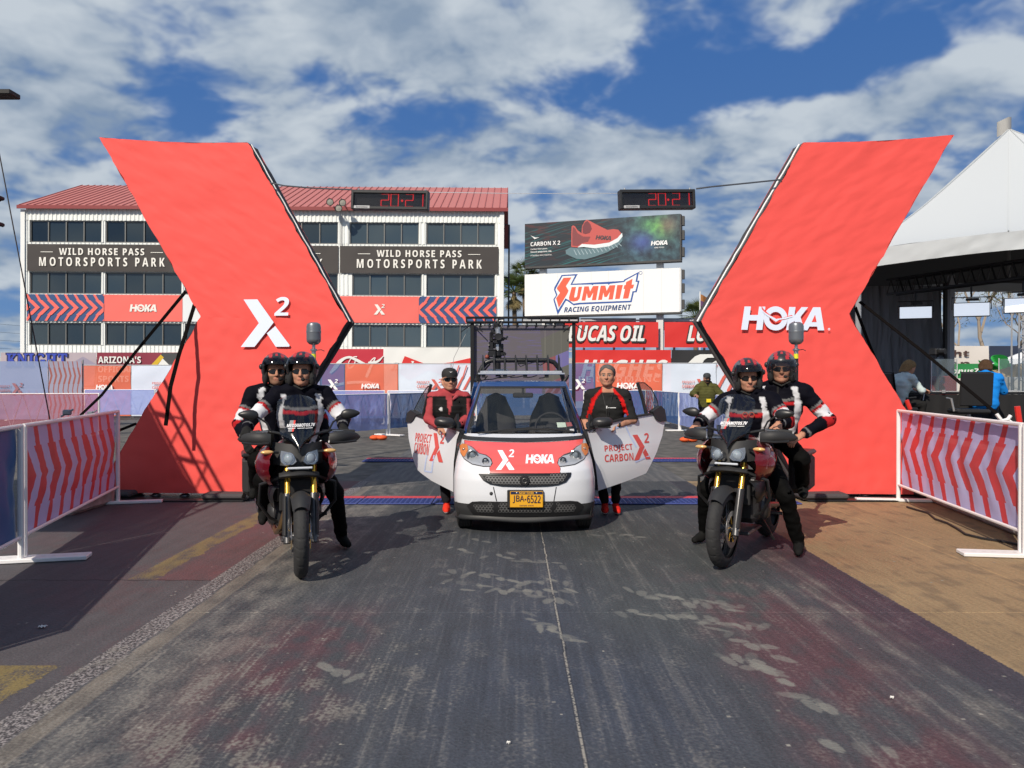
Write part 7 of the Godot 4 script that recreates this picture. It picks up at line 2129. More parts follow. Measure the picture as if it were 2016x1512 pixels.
	part(b, "pole_band", MB.new().tube([Vector3(px, 1.795, -1.63), Vector3(px, 1.845, -1.63)], 0.0225, 10), mat(lin(0.72, 0.72, 0.03), 0.5), 40)
	part(b, "aerial_neck", MB.new().lathe([Vector2(0, 1.84), Vector2(0.022, 1.84), Vector2(0.022, 1.87), Vector2(0.034, 1.875), Vector2(0.034, 1.89), Vector2(0.016, 1.90), Vector2(0.016, 1.935)], Transform3D(Basis(), Vector3(px, 0, -1.63)), 14), steel, 40)
	part(b, "aerial_drum", MB.new().lathe([Vector2(0, 1.93), Vector2(0.045, 1.94), Vector2(0.068, 1.965), Vector2(0.072, 1.99), Vector2(0.072, 2.055), Vector2(0.075, 2.06), Vector2(0.075, 2.068), Vector2(0.072, 2.073), Vector2(0.072, 2.12), Vector2(0.064, 2.145), Vector2(0.04, 2.16), Vector2(0, 2.163)], Transform3D(Basis(), Vector3(px, 0, -1.63)), 28), mat(lin(0.20, 0.215, 0.235), 0.35, 0.55), 40)
	part(b, "aerial_lead", MB.new().tube([Vector3(px + 0.02, 1.88, -1.63), Vector3(px + 0.07, 1.885, -1.60), Vector3(px + 0.10, 1.87, -1.58)], 0.004, 5), black)
	return b
# ------------------------------------------------------------------ people: tapered limbs joined by a smooth minimum, meshed as surface nets
class Body:
	var bones := []      # [a, b, ra, rb, colour index, blend]
	var folds := 0.0     # depth of cloth folds
	var cut = null       # optional Callable(pos) -> distance, intersected
	func bone(a: Vector3, b: Vector3, ra: float, rb: float, c: int, k := 0.03) -> Body:
		bones.append([a, b, ra, rb, c, k])
		return self

	func nets(out: MB, cell: float, paint: Callable, t := Transform3D()) -> void:
		var lo := Vector3.INF; var hi := -Vector3.INF
		for q in bones:
			var r := maxf(q[2], q[3]) + cell * 3
			lo = lo.min(q[0] - Vector3.ONE * r).min(q[1] - Vector3.ONE * r)
			hi = hi.max(q[0] + Vector3.ONE * r).max(q[1] + Vector3.ONE * r)
		var n := Vector3i(((hi - lo) / cell).ceil()) + Vector3i.ONE
		var nx := n.x; var ny := n.y; var nz := n.z
		var f := PackedFloat32Array(); f.resize(nx * ny * nz); f.fill(9.0)
		var best := PackedFloat32Array(); best.resize(nx * ny * nz); best.fill(9.0)
		var ci := PackedByteArray(); ci.resize(nx * ny * nz)
		for q in bones:
			var a: Vector3 = q[0]; var b: Vector3 = q[1]
			var ra: float = q[2]; var rb: float = q[3]; var col: int = q[4]; var k: float = q[5]
			var m := maxf(ra, rb) + cell * 2.2 + k * 0.5
			var p0 := Vector3i(((a.min(b) - Vector3.ONE * m - lo) / cell).floor()).clamp(Vector3i.ZERO, n - Vector3i.ONE)
			var p1 := Vector3i(((a.max(b) + Vector3.ONE * m - lo) / cell).ceil()).clamp(Vector3i.ZERO, n - Vector3i.ONE)
			var ab := b - a
			var inv := 1.0 / maxf(ab.length_squared(), 1e-9)
			for z in range(p0.z, p1.z + 1):
				for y in range(p0.y, p1.y + 1):
					var base := (z * ny + y) * nx
					var pt := lo + Vector3(p0.x, y, z) * cell
					for x in range(p0.x, p1.x + 1):
						var h := clampf((pt - a).dot(ab) * inv, 0.0, 1.0)
						var d := pt.distance_to(a + ab * h) - lerpf(ra, rb, h)
						pt.x += cell
						if d < m:
							var i := base + x
							if d < best[i]:
								best[i] = d
								ci[i] = col
							var o := f[i]
							var e := k - absf(d - o)
							f[i] = minf(d, o) - (e * e * 0.25 / k if e > 0.0 else 0.0)
		if folds > 0.0:
			var nv := FastNoiseLite.new()
			nv.seed = 9; nv.frequency = 4.2; nv.fractal_octaves = 2
			for z in n.z:
				for y in ny:
					var base := (z * ny + y) * nx
					for x in nx:
						var i := base + x
						if f[i] < cell * 2.2 and f[i] > -cell * 3.0 and ci[i] < 4:
							var p := lo + Vector3(x, y * 1.0, z) * cell
							f[i] += (absf(nv.get_noise_3d(p.x * 1.0, p.y * 2.0, p.z * 1.0)) - 0.12) * folds
		if cut != null:
			for z in nz:
				for y in ny:
					for x in nx:
						var i := (z * ny + y) * nx + x
						if f[i] < cell * 3: f[i] = maxf(f[i], cut.call(lo + Vector3(x, y, z) * cell))
		# one vertex in each crossed cell
		var at := {}
		var vs := PackedVector3Array()
		var cs := PackedColorArray()
		var lim := cell * 1.8
		var off := [0, 1, nx, nx + 1, nx * ny, nx * ny + 1, nx * ny + nx, nx * ny + nx + 1]
		for z in nz - 1:
			for y in ny - 1:
				var base := (z * ny + y) * nx
				for x in nx - 1:
					var i := base + x
					if f[i] > lim or f[i] < -lim: continue
					var mask := 0
					for k in 8:
						if f[i + off[k]] < 0.0: mask |= 1 << k
					if mask == 0 or mask == 255: continue
					var s := Vector3.ZERO; var c := 0
					for e in [[0, 1], [2, 3], [4, 5], [6, 7], [0, 2], [1, 3], [4, 6], [5, 7], [0, 4], [1, 5], [2, 6], [3, 7]]:
						var m0: int = e[0]; var m1: int = e[1]
						if ((mask >> m0) & 1) != ((mask >> m1) & 1):
							var g0 := f[i + off[m0]]; var g1 := f[i + off[m1]]
							var w := g0 / (g0 - g1)
							s += Vector3(m0 & 1, (m0 >> 1) & 1, (m0 >> 2) & 1).lerp(Vector3(m1 & 1, (m1 >> 1) & 1, (m1 >> 2) & 1), w)
							c += 1
					var p := lo + (Vector3(x, y, z) + s / c) * cell
					at[i] = vs.size()
					vs.append(t * p)
					cs.append(paint.call(p, ci[i]))
		var dx := [1, nx, nx * ny]
		for i in at:
			for ax in 3:
				var a1: int = dx[(ax + 1) % 3]; var a2: int = dx[(ax + 2) % 3]
				var i0: bool = f[i] < 0.0
				if i0 == (f[i + dx[ax]] < 0.0): continue
				if not (at.has(i - a1) and at.has(i - a2) and at.has(i - a1 - a2)): continue
				var q := [at[i], at[i - a1], at[i - a1 - a2], at[i - a2]]
				if i0: q.reverse()
				for k in [0, 1, 2, 0, 2, 3]:
					out.v.append(vs[q[k]]); out.col.append(cs[q[k]])

var m_skin: StandardMaterial3D
func vertex_mat(rough := 0.8, rim := 0.0) -> StandardMaterial3D:
	var key := "vertex%s%s" % [rough, rim]
	if mats.has(key): return mats[key]
	var m := StandardMaterial3D.new()
	m.vertex_color_use_as_albedo = true
	m.roughness = rough
	m.metallic_specular = 0.18
	if rim > 0:
		m.rim_enabled = true; m.rim = rim
	m.cull_mode = BaseMaterial3D.CULL_DISABLED
	mats[key] = m
	return m

# a hand with four fingers and a thumb; d along the fingers, n out of the palm, side +1 puts the thumb at +w
func add_hand(out: MB, wrist: Vector3, d: Vector3, n: Vector3, curl: float, side: float, c: Color, k := 1.0) -> void:
	d = d.normalized()
	n = (n - d * n.dot(d)).normalized()
	var w := d.cross(n) * side
	var h := Body.new()
	h.bone(wrist - d * 0.03, wrist + d * 0.02, 0.027 * k, 0.026 * k, 0, 0.012)
	for e in [-0.024, -0.008, 0.008, 0.024]: h.bone(wrist + d * 0.015 + w * e * 0.8, wrist + d * 0.078 + w * e, 0.016 * k, 0.013 * k, 0, 0.012)
	var len := [0.064, 0.075, 0.080, 0.072]
	for i in 4:
		var e: float = [-0.030, -0.010, 0.011, 0.031][i]
		var a := wrist + d * 0.082 + w * e
		var d1 := (d * cos(curl * 0.7) + n * sin(curl * 0.7)).normalized()
		var d2 := (d * cos(curl * 1.7) + n * sin(curl * 1.7)).normalized()
		var d3 := (d * cos(curl * 2.4) + n * sin(curl * 2.4)).normalized()
		var b = a + d1 * len[i] * 0.5
		var c2 = b + d2 * len[i] * 0.32
		h.bone(a, b, 0.0100 * k, 0.0094 * k, 0, 0.004)
		h.bone(b, c2, 0.0094 * k, 0.0088 * k, 0, 0.004)
		h.bone(c2, c2 + d3 * len[i] * 0.22, 0.0088 * k, 0.0074 * k, 0, 0.004)
	var t0 := wrist + d * 0.025 + w * 0.030
	var t1 := t0 + (d * 0.6 + w * 0.75 + n * 0.35).normalized() * 0.042
	h.bone(t0, t1, 0.014 * k, 0.011 * k, 0, 0.008)
	h.bone(t1, t1 + (d * 0.85 + w * 0.15 + n * 0.5).normalized() * 0.032, 0.011 * k, 0.009 * k, 0, 0.005)
	h.nets(out, 0.0048, func(_p, _i): return c)

# head in its own axes (y up, z to the face), added to the body's mesh
func add_head(out: MB, t: Transform3D, skin: Color, opt := {}) -> void:
	var b := Body.new()
	b.bone(Vector3(0, 0.035, -0.022), Vector3(0, 0.040, 0.012), 0.088, 0.082, 0, 0.03)
	b.bone(Vector3(-0.018, -0.035, 0.040), Vector3(-0.012, -0.082, 0.052), 0.052, 0.034, 0, 0.03)
	b.bone(Vector3(0.018, -0.035, 0.040), Vector3(0.012, -0.082, 0.052), 0.052, 0.034, 0, 0.03)
	for s in [-1, 1]:
		b.bone(Vector3(s * 0.045, -0.012, 0.052), Vector3(s * 0.035, -0.03, 0.062), 0.026, 0.022, 0, 0.02)
		b.bone(Vector3(s * 0.012, 0.028, 0.088), Vector3(s * 0.048, 0.026, 0.070), 0.013, 0.012, 0, 0.015)
		b.bone(Vector3(s * 0.086, 0.016, -0.014), Vector3(s * 0.084, -0.022, -0.004), 0.013, 0.010, 0, 0.008)
		b.bone(Vector3(s * 0.060, -0.045, 0.0), Vector3(s * 0.045, -0.075, 0.025), 0.030, 0.026, 0, 0.03)
		b.bone(Vector3(s * 0.031, 0.006, 0.080), Vector3(s * 0.033, 0.006, 0.080), 0.0115, 0.0115, 3, 0.003)
	b.bone(Vector3(0, 0.016, 0.094), Vector3(0, -0.022, 0.112), 0.010, 0.0145, 0, 0.010)
	b.bone(Vector3(-0.012, -0.026, 0.100), Vector3(0.012, -0.026, 0.100), 0.009, 0.009, 0, 0.008)
	b.bone(Vector3(-0.018, -0.055, 0.090), Vector3(0.018, -0.055, 0.090), 0.009, 0.009, 1, 0.008)
	b.bone(Vector3(-0.016, -0.064, 0.088), Vector3(0.016, -0.064, 0.088), 0.009, 0.009, 1, 0.008)
	b.bone(Vector3(0, -0.090, 0.072), Vector3(0, -0.092, 0.070), 0.020, 0.018, 0, 0.02)
	b.bone(Vector3(0, -0.05, -0.02), Vector3(0, -0.16, -0.035), 0.056, 0.058, 0, 0.03)
	var lip := skin.lerp(Color(0.35, 0.10, 0.09), 0.35)
	var brow: Color = opt.get("brow", Color(0.05, 0.035, 0.025))
	b.nets(out, 0.0055, func(p: Vector3, i: int):
		if i == 1: return lip
		if i == 3: return Color(0.24, 0.21, 0.19) if Vector2(absf(p.x) - 0.032, p.y - 0.006).length() > 0.0065 else Color(0.02, 0.015, 0.012)
		if p.z > 0.06 and p.y > 0.022 and p.y < 0.034 and absf(p.x) > 0.012 and absf(p.x) < 0.054: return brow
		if opt.has("beard") and p.z > 0.0 and p.y < -0.03 and p.y > -0.125 and not (absf(p.x) < 0.02 and p.y > -0.07 and p.y < -0.05): return skin.lerp(opt.beard, 0.6)
		return skin, t)

# joints: a dictionary of places; pal: torso, sleeve, cuff, legs, shoe, skin (linear colours)
func person(label: String, at: Vector3, turn: float, j: Dictionary, pal: Array, opt := {}) -> Node3D:
	var n := thing("person", label, "person", at, turn, opt.get("group", ""))
	var pad: float = opt.get("pad", 0.0)
	var b := Body.new()
	var hip: Vector3 = j.hip; var chest: Vector3 = j.chest; var neck: Vector3 = j.neck
	var side := (Vector3(j.rS) - Vector3(j.lS)).normalized()
	var hs := (Vector3(j.rH) - Vector3(j.lH)).normalized()
	b.bone(hip, chest, 0.118 + pad, 0.125 + pad, 0, 0.05)
	for s in [-1, 1]:
		b.bone(hip + hs * s * 0.075, chest + side * s * 0.085 + Vector3(0, 0.02, 0), 0.095 + pad, 0.105 + pad, 0, 0.05)
		b.bone(chest + side * s * 0.08, neck.lerp(j.lS if s < 0 else j.rS, 0.45), 0.095 + pad, 0.062 + pad, 0, 0.05)
	b.bone(chest, neck, 0.10 + pad, 0.062, 0, 0.05)
	if not opt.get("low_neck", false): b.bone(neck + Vector3(0, 0.0, 0), neck + Vector3(0, 0.03, 0.008), 0.062 + pad * 0.5, 0.058 + pad * 0.5, 6, 0.02)
	for s in ["l", "r"]:
		var S: Vector3 = j[s + "S"]; var E: Vector3 = j[s + "E"]; var W: Vector3 = j[s + "W"]
		b.bone(neck.lerp(S, 0.5), S, 0.055 + pad, 0.064 + pad, 0, 0.04)
		b.bone(S, E, 0.062 + pad * 0.8, 0.048 + pad * 0.8, 1, 0.03)
		b.bone(E, E.lerp(W, 0.82), 0.048 + pad * 0.8, 0.037 + pad * 0.7, 2, 0.02)
		b.bone(E.lerp(W, 0.7), W, 0.034, 0.029, 5 if not opt.has("glove") else 7, 0.012)
		var H: Vector3 = j[s + "H"]; var K: Vector3 = j[s + "K"]; var A: Vector3 = j[s + "A"]; var T: Vector3 = j[s + "T"]
		b.bone(H, K, 0.088 + pad * 0.5, 0.066 + pad * 0.5, 3, 0.05)
		b.bone(K, A + (K - A).normalized() * 0.06, 0.064 + pad * 0.5, 0.050 + pad * 0.6, 3, 0.03)
		if opt.get("boots", false): b.bone(A + (K - A).normalized() * 0.16, A, 0.058, 0.05, 4, 0.015)
		b.bone(A + Vector3(0, -0.02, 0) - (T - A) * 0.25, A.lerp(T, 0.5) + Vector3(0, -0.02, 0), 0.042, 0.043, 4, 0.02)
		b.bone(A.lerp(T, 0.45) + Vector3(0, -0.015, 0), T, 0.042, 0.032, 4, 0.02)
	b.folds = opt.get("folds", 0.020)
	var m := MB.new()
	var over = opt.get("paint")
	b.nets(m, opt.get("cell", 0.0145), func(p: Vector3, i: int):
		var c: Color = pal[i] if i < pal.size() else pal[0]
		if over != null:
			var o = over.call(p, i)
			if o != null: return o
		return c)
	for s in ["l", "r"]:
		if not j.has(s + "D"): continue
		add_hand(m, j[s + "W"], j[s + "D"], j[s + "N"], j.get(s + "C", 0.4), j.get(s + "Q", 1.0), pal[5] if not opt.has("glove") else opt.glove, 1.0 if not opt.has("glove") else 1.2)
	if opt.get("head", true):
		var ht := Transform3D(Basis(Vector3.UP, opt.get("yaw", 0.0)) * Basis(Vector3.RIGHT, opt.get("nod", 0.0)) * Basis(Vector3(0, 0, 1), opt.get("tilt", 0.0)), j.head)
		add_head(m, ht, pal[5], opt)
	part(n, "body", m, vertex_mat(0.75), 70)
	return n

func head_frame(j: Dictionary, opt: Dictionary) -> Transform3D:
	return Transform3D(Basis(Vector3.UP, opt.get("yaw", 0.0)) * Basis(Vector3.RIGHT, opt.get("nod", 0.0)) * Basis(Vector3(0, 0, 1), opt.get("tilt", 0.0)), j.head)

func add_hair(n: Node3D, t: Transform3D, c: Color, long := 0.0) -> void:
	var b := Body.new()
	b.bone(Vector3(0, 0.042, -0.024), Vector3(0, 0.050, 0.008), 0.099, 0.091, 0, 0.02)
	b.bone(Vector3(0, 0.0, -0.045), Vector3(0, -0.03, -0.045), 0.080, 0.066, 0, 0.03)
	if long > 0:
		for s in [-1, 0, 1]: b.bone(Vector3(s * 0.055, 0.0, -0.055), Vector3(s * 0.07, -long, -0.075), 0.055, 0.035, 0, 0.03)
	var nz := FastNoiseLite.new(); nz.frequency = 22.0
	b.cut = func(p: Vector3) -> float: return maxf(p.z - (0.075 - 0.9 * maxf(0.075 - p.y, 0.0)), -1.0) + nz.get_noise_3dv(p) * 0.008
	var m := MB.new()
	b.nets(m, 0.0065, func(p, _i): return c * (0.8 + 0.5 * nz.get_noise_3dv(p * 3.0)), t)
	part(n, "hair", m, vertex_mat(0.7), 60)

func add_cap(n: Node3D, t: Transform3D, c: Color) -> void:
	var m := MB.new()
	m.lathe([Vector2(0.100, 0.0), Vector2(0.102, 0.03), Vector2(0.095, 0.065), Vector2(0.07, 0.095), Vector2(0.03, 0.108), Vector2(0, 0.11)], t * Transform3D(Basis.from_scale(Vector3(0.95, 1, 1.08)), Vector3(0, 0.045, -0.008)), 22)
	var cp := part(n, "cap", m, mat(Color(c.r, c.g, c.b).linear_to_srgb(), 0.8), 60)
	part(cp, "peak", MB.new().sheet(func(u, v):
		var e: float = (u - 0.5) * 2.0
		return t * Vector3(e * 0.078, 0.052 - 0.022 * e * e - 0.012 * v, 0.075 + v * 0.085 * (1.0 - 0.35 * e * e) - 0.03 * e * e), 12, 5), mat(Color(c.r, c.g, c.b).linear_to_srgb(), 0.8), 60)

func add_helmet(n: Node3D, t: Transform3D, visor_up: bool) -> void:
	t = t * Transform3D(Basis.from_scale(Vector3(1.12, 1.12, 1.08)), Vector3(0, 0.004, 0))
	var U := 44; var V := 30
	var nodes := {"black": MB.new(), "red": MB.new(), "red_other": MB.new(), "red_crest": MB.new(), "red_rear": MB.new(), "red_rear_other": MB.new(), "grey": MB.new(), "grey_other": MB.new()}
	var f := func(i: float, j: float, r := 1.0) -> Vector3:
		var az := TAU * i / U; var el := lerpf(-1.05, PI / 2, j / V)
		var w := cos(el)
		return t * (Vector3(sin(az) * w * 0.124 * r, 0.03 + sin(el) * 0.138 * r, cos(az) * w * 0.150 * r - 0.012))
	for j in V:
		for i in U:
			var az := TAU * (i + 0.5) / U
			if az > PI: az -= TAU
			var el := lerpf(-1.05, PI / 2, (j + 0.5) / V)
			if absf(az) < 0.98 and el < 0.30: continue
			var k := "black"
			var top := el
			var ax := absf(sin(az)) * cos(el)
			if cos(az) > -0.2 and el > 0.42 and el < 1.35:
				if ax > 0.27 and ax < 0.50: k = "red" if az > 0 else "red_other"
				elif ax >= 0.54 and ax < 0.80: k = "grey" if az > 0 else "grey_other"
				elif ax < 0.09 and el > 0.85 and el < 1.12: k = "red_crest"
			elif cos(az) < -0.2 and el > 0.2 and ax > 0.25 and ax < 0.5: k = "red_rear" if az > 0 else "red_rear_other"
			nodes[k].quad(f.call(i, j), f.call(i, j + 1), f.call(i + 1, j + 1), f.call(i + 1, j))
			nodes["black"].quad(f.call(i, j, 0.9), f.call(i + 1, j, 0.9), f.call(i + 1, j + 1, 0.9), f.call(i, j + 1, 0.9))
	var coat := {"clearcoat_enabled": true, "clearcoat": 0.5, "clearcoat_roughness": 0.35}
	var h := part(n, "helmet", nodes["black"], mat(lin(0.013, 0.013, 0.014), 0.35, 0.0, coat), 50)
	for k in nodes:
		if k.begins_with("red"): part(h, "red_panel", nodes[k], mat(lin(0.42, 0.018, 0.02), 0.35, 0.0, coat), 50)
		if k.begins_with("grey"): part(h, "grey_panel", nodes[k], mat(lin(0.10, 0.105, 0.115), 0.35, 0.0, coat), 50)
	# rim of the opening, visor, cheek pads, strap, microphone
	var rim := []
	for q in [[-0.98, -1.0], [-1.0, -0.4], [-0.99, 0.1], [-0.85, 0.29], [-0.4, 0.31], [0, 0.31], [0.4, 0.31], [0.85, 0.29], [0.99, 0.1], [1.0, -0.4], [0.98, -1.0]]:
		var w := cos(q[1])
		rim.append(t * Vector3(sin(q[0]) * w * 0.123, 0.03 + sin(q[1]) * 0.137, cos(q[0]) * w * 0.149 - 0.012))
	part(h, "opening_rim", MB.new().tube(rim, 0.010, 6), mat(lin(0.010, 0.010, 0.011), 0.5), 50)
	part(h, "visor", MB.new().sheet(func(u, v):
		var az: float = lerpf(-1.1, 1.1, u)
		var el: float = lerpf(0.24, 0.66, v) if visor_up else lerpf(-0.28, 0.36, v)
		return t * (Vector3(sin(az) * cos(el) * 0.134, 0.03 + sin(el) * 0.148, cos(az) * cos(el) * 0.163 - 0.012)), 18, 6), mat(Color(0.03, 0.03, 0.035, 0.85), 0.06) if visor_up else mat(Color(0.10, 0.11, 0.14, 0.45), 0.05), 60)
	for s in [-1, 1]:
		part(h, "visor_pivot", MB.new().ball(t * Vector3(s * 0.122, 0.045, 0.02), Vector3(0.018, 0.024, 0.024), 12, 8, t.basis), mat(lin(0.02, 0.02, 0.022), 0.4), 60)
		part(h, "cheek_pad", MB.new().ball(t * Vector3(s * 0.088, -0.045, 0.035), Vector3(0.028, 0.060, 0.042), 12, 8, t.basis), mat(lin(0.015, 0.015, 0.016), 0.9), 60)
	part(h, "chin_strap", MB.new().tube([t * Vector3(-0.09, -0.09, 0.02), t * Vector3(0, -0.135, 0.055), t * Vector3(0.09, -0.09, 0.02)], 0.009, 6), mat(lin(0.012, 0.012, 0.012), 0.8), 50)
	part(h, "microphone_boom", MB.new().tube([t * Vector3(0.10, -0.03, 0.06), t * Vector3(0.08, -0.06, 0.12), t * Vector3(0.035, -0.058, 0.14)], 0.004, 5), mat(lin(0.012, 0.012, 0.012), 0.6), 50)
	part(h, "microphone", MB.new().ball(t * Vector3(0.028, -0.058, 0.142), Vector3(0.018, 0.015, 0.015), 10, 7), mat(lin(0.008, 0.008, 0.008), 0.9), 60)

func add_shades(n: Node3D, t: Transform3D) -> void:
	part(n, "sunglasses", MB.new().sheet(func(u, v):
		var az: float = lerpf(-0.8, 0.8, u)
		var h := 0.020 * (1.0 - 0.35 * pow(absf(az) / 0.8, 4.0)) * (0.55 + 0.45 * smoothstep(0.0, 0.12, absf(az)))
		return t * Vector3(sin(az) * 0.094, 0.008 + (v - 0.5) * 2.0 * h, cos(az) * 0.098 + 0.006), 18, 4), mat(lin(0.01, 0.01, 0.011), 0.1), 60)
	for s in [-1, 1]: part(n, "sunglass_arm", MB.new().tube([t * Vector3(s * 0.07, 0.012, 0.075), t * Vector3(s * 0.09, 0.012, -0.01)], 0.004, 5), mat(lin(0.01, 0.01, 0.011), 0.3))

# ------------------------------------------------------------------ riders
const SKIN := Color(0.46, 0.235, 0.155)

func rider_paint(j: Dictionary) -> Callable:
	var chest: Vector3 = j.chest
	return func(p: Vector3, i: int):
		var W := Color(0.62, 0.63, 0.66); var R := Color(0.40, 0.018, 0.022); var GR := Color(0.15, 0.15, 0.155)
		var bx := p.x - chest.x
		if i == 0 or i == 6:
			if p.z > chest.z - 0.02 and p.y > chest.y - 0.32 and p.y < chest.y + 0.19:
				# curved white panels beside the zip, then the two chest bands
				var y := p.y - chest.y
				var xc := 0.125 + 0.055 * cos((y - 0.02) * 7.0)
				if absf(absf(bx) - xc) < 0.026 and y > -0.26: return W
				if absf(bx) < xc - 0.02:
					var yy := y + 0.02 - absf(bx) * 0.12
					if yy > 0.055 and yy < 0.082: return GR
					if yy > 0.015 and yy < 0.048: return R
				if absf(bx) < 0.006: return Color(0.03, 0.03, 0.03)
		if i == 1:
			for s in ["l", "r"]:
				var S: Vector3 = j[s + "S"]; var E: Vector3 = j[s + "E"]
				if signf(p.x - chest.x) != signf(S.x - chest.x): continue
				var h := (p - S).dot(E - S) / (E - S).length_squared()
				if h > 0.45 and h < 0.52: return GR
				if h > 0.53 and h < 0.60: return R
				if h > 0.60 and h < 0.95 and (p.z > S.lerp(E, h).z - 0.01 or absf(p.x) > absf(S.lerp(E, h).x)): return W
		if i == 2:
			for s in ["l", "r"]:
				var E: Vector3 = j[s + "E"]; var Wp: Vector3 = j[s + "W"]
				if signf(p.x - chest.x) != signf(E.x - chest.x): continue
				var h := (p - E).dot(Wp - E) / (Wp - E).length_squared()
				if h < 0.22 and absf(p.x) > absf(E.lerp(Wp, h).x): return R
				if h > 0.78 and h < 0.84: return GR
		return null

func build_riders() -> void:
	var blk := Color(0.0075, 0.0075, 0.008)
	var pal := [blk, blk, blk, Color(0.007, 0.007, 0.0078), Color(0.014, 0.014, 0.014), SKIN, blk, Color(0.02, 0.02, 0.02)]
	var b1 := G(592, 1137); var t1 := deg_to_rad(20)
	var b2 := G(1424, 1117); var t2 := deg_to_rad(-31.6)
	# left driver
	var j := {"hip": Vector3(0.03, 0.98, -0.92), "chest": Vector3(0.06, 1.27, -0.84), "neck": Vector3(0.07, 1.49, -0.80), "head": Vector3(0.075, 1.645, -0.765),
		"lS": Vector3(-0.13, 1.445, -0.82), "rS": Vector3(0.27, 1.445, -0.82), "lE": Vector3(-0.36, 1.24, -0.68), "rE": Vector3(0.43, 1.235, -0.70), "lW": Vector3(-0.40, 1.165, -0.50), "rW": Vector3(0.40, 1.165, -0.51),
		"lH": Vector3(-0.08, 0.95, -0.90), "rH": Vector3(0.14, 0.95, -0.90), "lK": Vector3(-0.27, 0.72, -0.56), "rK": Vector3(0.36, 0.56, -0.76), "lA": Vector3(-0.25, 0.42, -0.86), "rA": Vector3(0.46, 0.10, -1.05), "lT": Vector3(-0.27, 0.34, -0.70), "rT": Vector3(0.50, 0.045, -0.90),
		"lD": Vector3(-0.1, -0.3, 0.6), "lN": Vector3(0, -0.8, -0.5), "lC": 0.95, "lQ": 1.0, "rD": Vector3(0.1, -0.3, 0.6), "rN": Vector3(0, -0.8, -0.5), "rC": 0.95, "rQ": -1.0}
	var o := {"pad": 0.022, "boots": true, "paint": rider_paint(j), "glove": Color(0.02, 0.02, 0.021), "yaw": deg_to_rad(-14), "group": "motorcycle riders"}
	var n := person("helmeted driver in black jacket with white panels on the X2 side motorcycle", b1, t1, j, pal, o)
	add_helmet(n, head_frame(j, o), true); add_shades(n, head_frame(j, o))
	# left passenger
	j = {"hip": Vector3(-0.05, 1.06, -1.27), "chest": Vector3(-0.10, 1.32, -1.24), "neck": Vector3(-0.12, 1.50, -1.20), "head": Vector3(-0.125, 1.648, -1.16),
		"lS": Vector3(-0.33, 1.44, -1.21), "rS": Vector3(0.09, 1.46, -1.21), "lE": Vector3(-0.45, 1.18, -1.14), "rE": Vector3(0.28, 1.22, -1.16), "lW": Vector3(-0.40, 1.04, -0.96), "rW": Vector3(0.30, 1.04, -0.98),
		"lH": Vector3(-0.14, 1.02, -1.25), "rH": Vector3(0.08, 1.02, -1.25), "lK": Vector3(-0.31, 0.86, -0.90), "rK": Vector3(0.31, 0.86, -0.92), "lA": Vector3(-0.31, 0.58, -1.20), "rA": Vector3(0.29, 0.58, -1.20), "lT": Vector3(-0.34, 0.52, -1.05), "rT": Vector3(0.33, 0.52, -1.05),
		"lD": Vector3(0.1, -0.5, 0.5), "lN": Vector3(0.5, -0.5, 0), "lC": 0.6, "lQ": 1.0, "rD": Vector3(-0.1, -0.5, 0.5), "rN": Vector3(-0.5, -0.5, 0), "rC": 0.6, "rQ": -1.0}
	o = {"pad": 0.022, "boots": true, "paint": rider_paint(j), "glove": Color(0.02, 0.02, 0.021), "yaw": deg_to_rad(-2), "group": "motorcycle riders", "beard": Color(0.12, 0.08, 0.06)}
	n = person("smiling helmeted passenger behind the driver on the X2 side motorcycle", b1, t1, j, pal, o)
	add_helmet(n, head_frame(j, o), true); add_shades(n, head_frame(j, o))
	# right driver
	j = {"hip": Vector3(0.0, 0.95, -0.92), "chest": Vector3(-0.01, 1.23, -0.86), "neck": Vector3(-0.005, 1.44, -0.83), "head": Vector3(-0.005, 1.595, -0.80),
		"lS": Vector3(-0.21, 1.385, -0.84), "rS": Vector3(0.20, 1.385, -0.84), "lE": Vector3(-0.40, 1.20, -0.70), "rE": Vector3(0.37, 1.21, -0.72), "lW": Vector3(-0.39, 1.17, -0.51), "rW": Vector3(0.33, 1.19, -0.53),
		"lH": Vector3(-0.11, 0.92, -0.90), "rH": Vector3(0.11, 0.92, -0.90), "lK": Vector3(-0.36, 0.55, -0.66), "rK": Vector3(0.37, 0.55, -0.64), "lA": Vector3(-0.44, 0.10, -0.90), "rA": Vector3(0.44, 0.10, -0.86), "lT": Vector3(-0.49, 0.045, -0.74), "rT": Vector3(0.47, 0.045, -0.69),
		"lD": Vector3(-0.1, -0.3, 0.6), "lN": Vector3(0, -0.8, -0.5), "lC": 0.9, "lQ": 1.0, "rD": Vector3(0.1, -0.25, 0.6), "rN": Vector3(0, -0.8, -0.5), "rC": 0.8, "rQ": -1.0}
	var pal2 := pal.duplicate(); pal2[4] = Color(0.014, 0.014, 0.014)
	o = {"pad": 0.024, "boots": true, "paint": rider_paint(j), "yaw": deg_to_rad(26), "nod": 0.12, "tilt": 0.05, "group": "motorcycle riders", "low_neck": true}
	n = person("helmeted driver with bare hands on the HOKA side motorcycle", b2, t2, j, pal2, o)
	add_helmet(n, head_frame(j, o), true); add_shades(n, head_frame(j, o))
	var gl := MB.new()
	for s in [-1, 1]:
		var pts := []
		for k in 13: pts.append(Vector3(0.03 + s * 0.03 + cos(TAU * k / 12) * 0.022, 1.29 + sin(TAU * k / 12) * 0.022 - 0.03, -0.695))
		gl.tube(pts, 0.005, 5, false)
	part(n, "hanging_goggles", gl, mat(lin(0.45, 0.08, 0.03), 0.4))
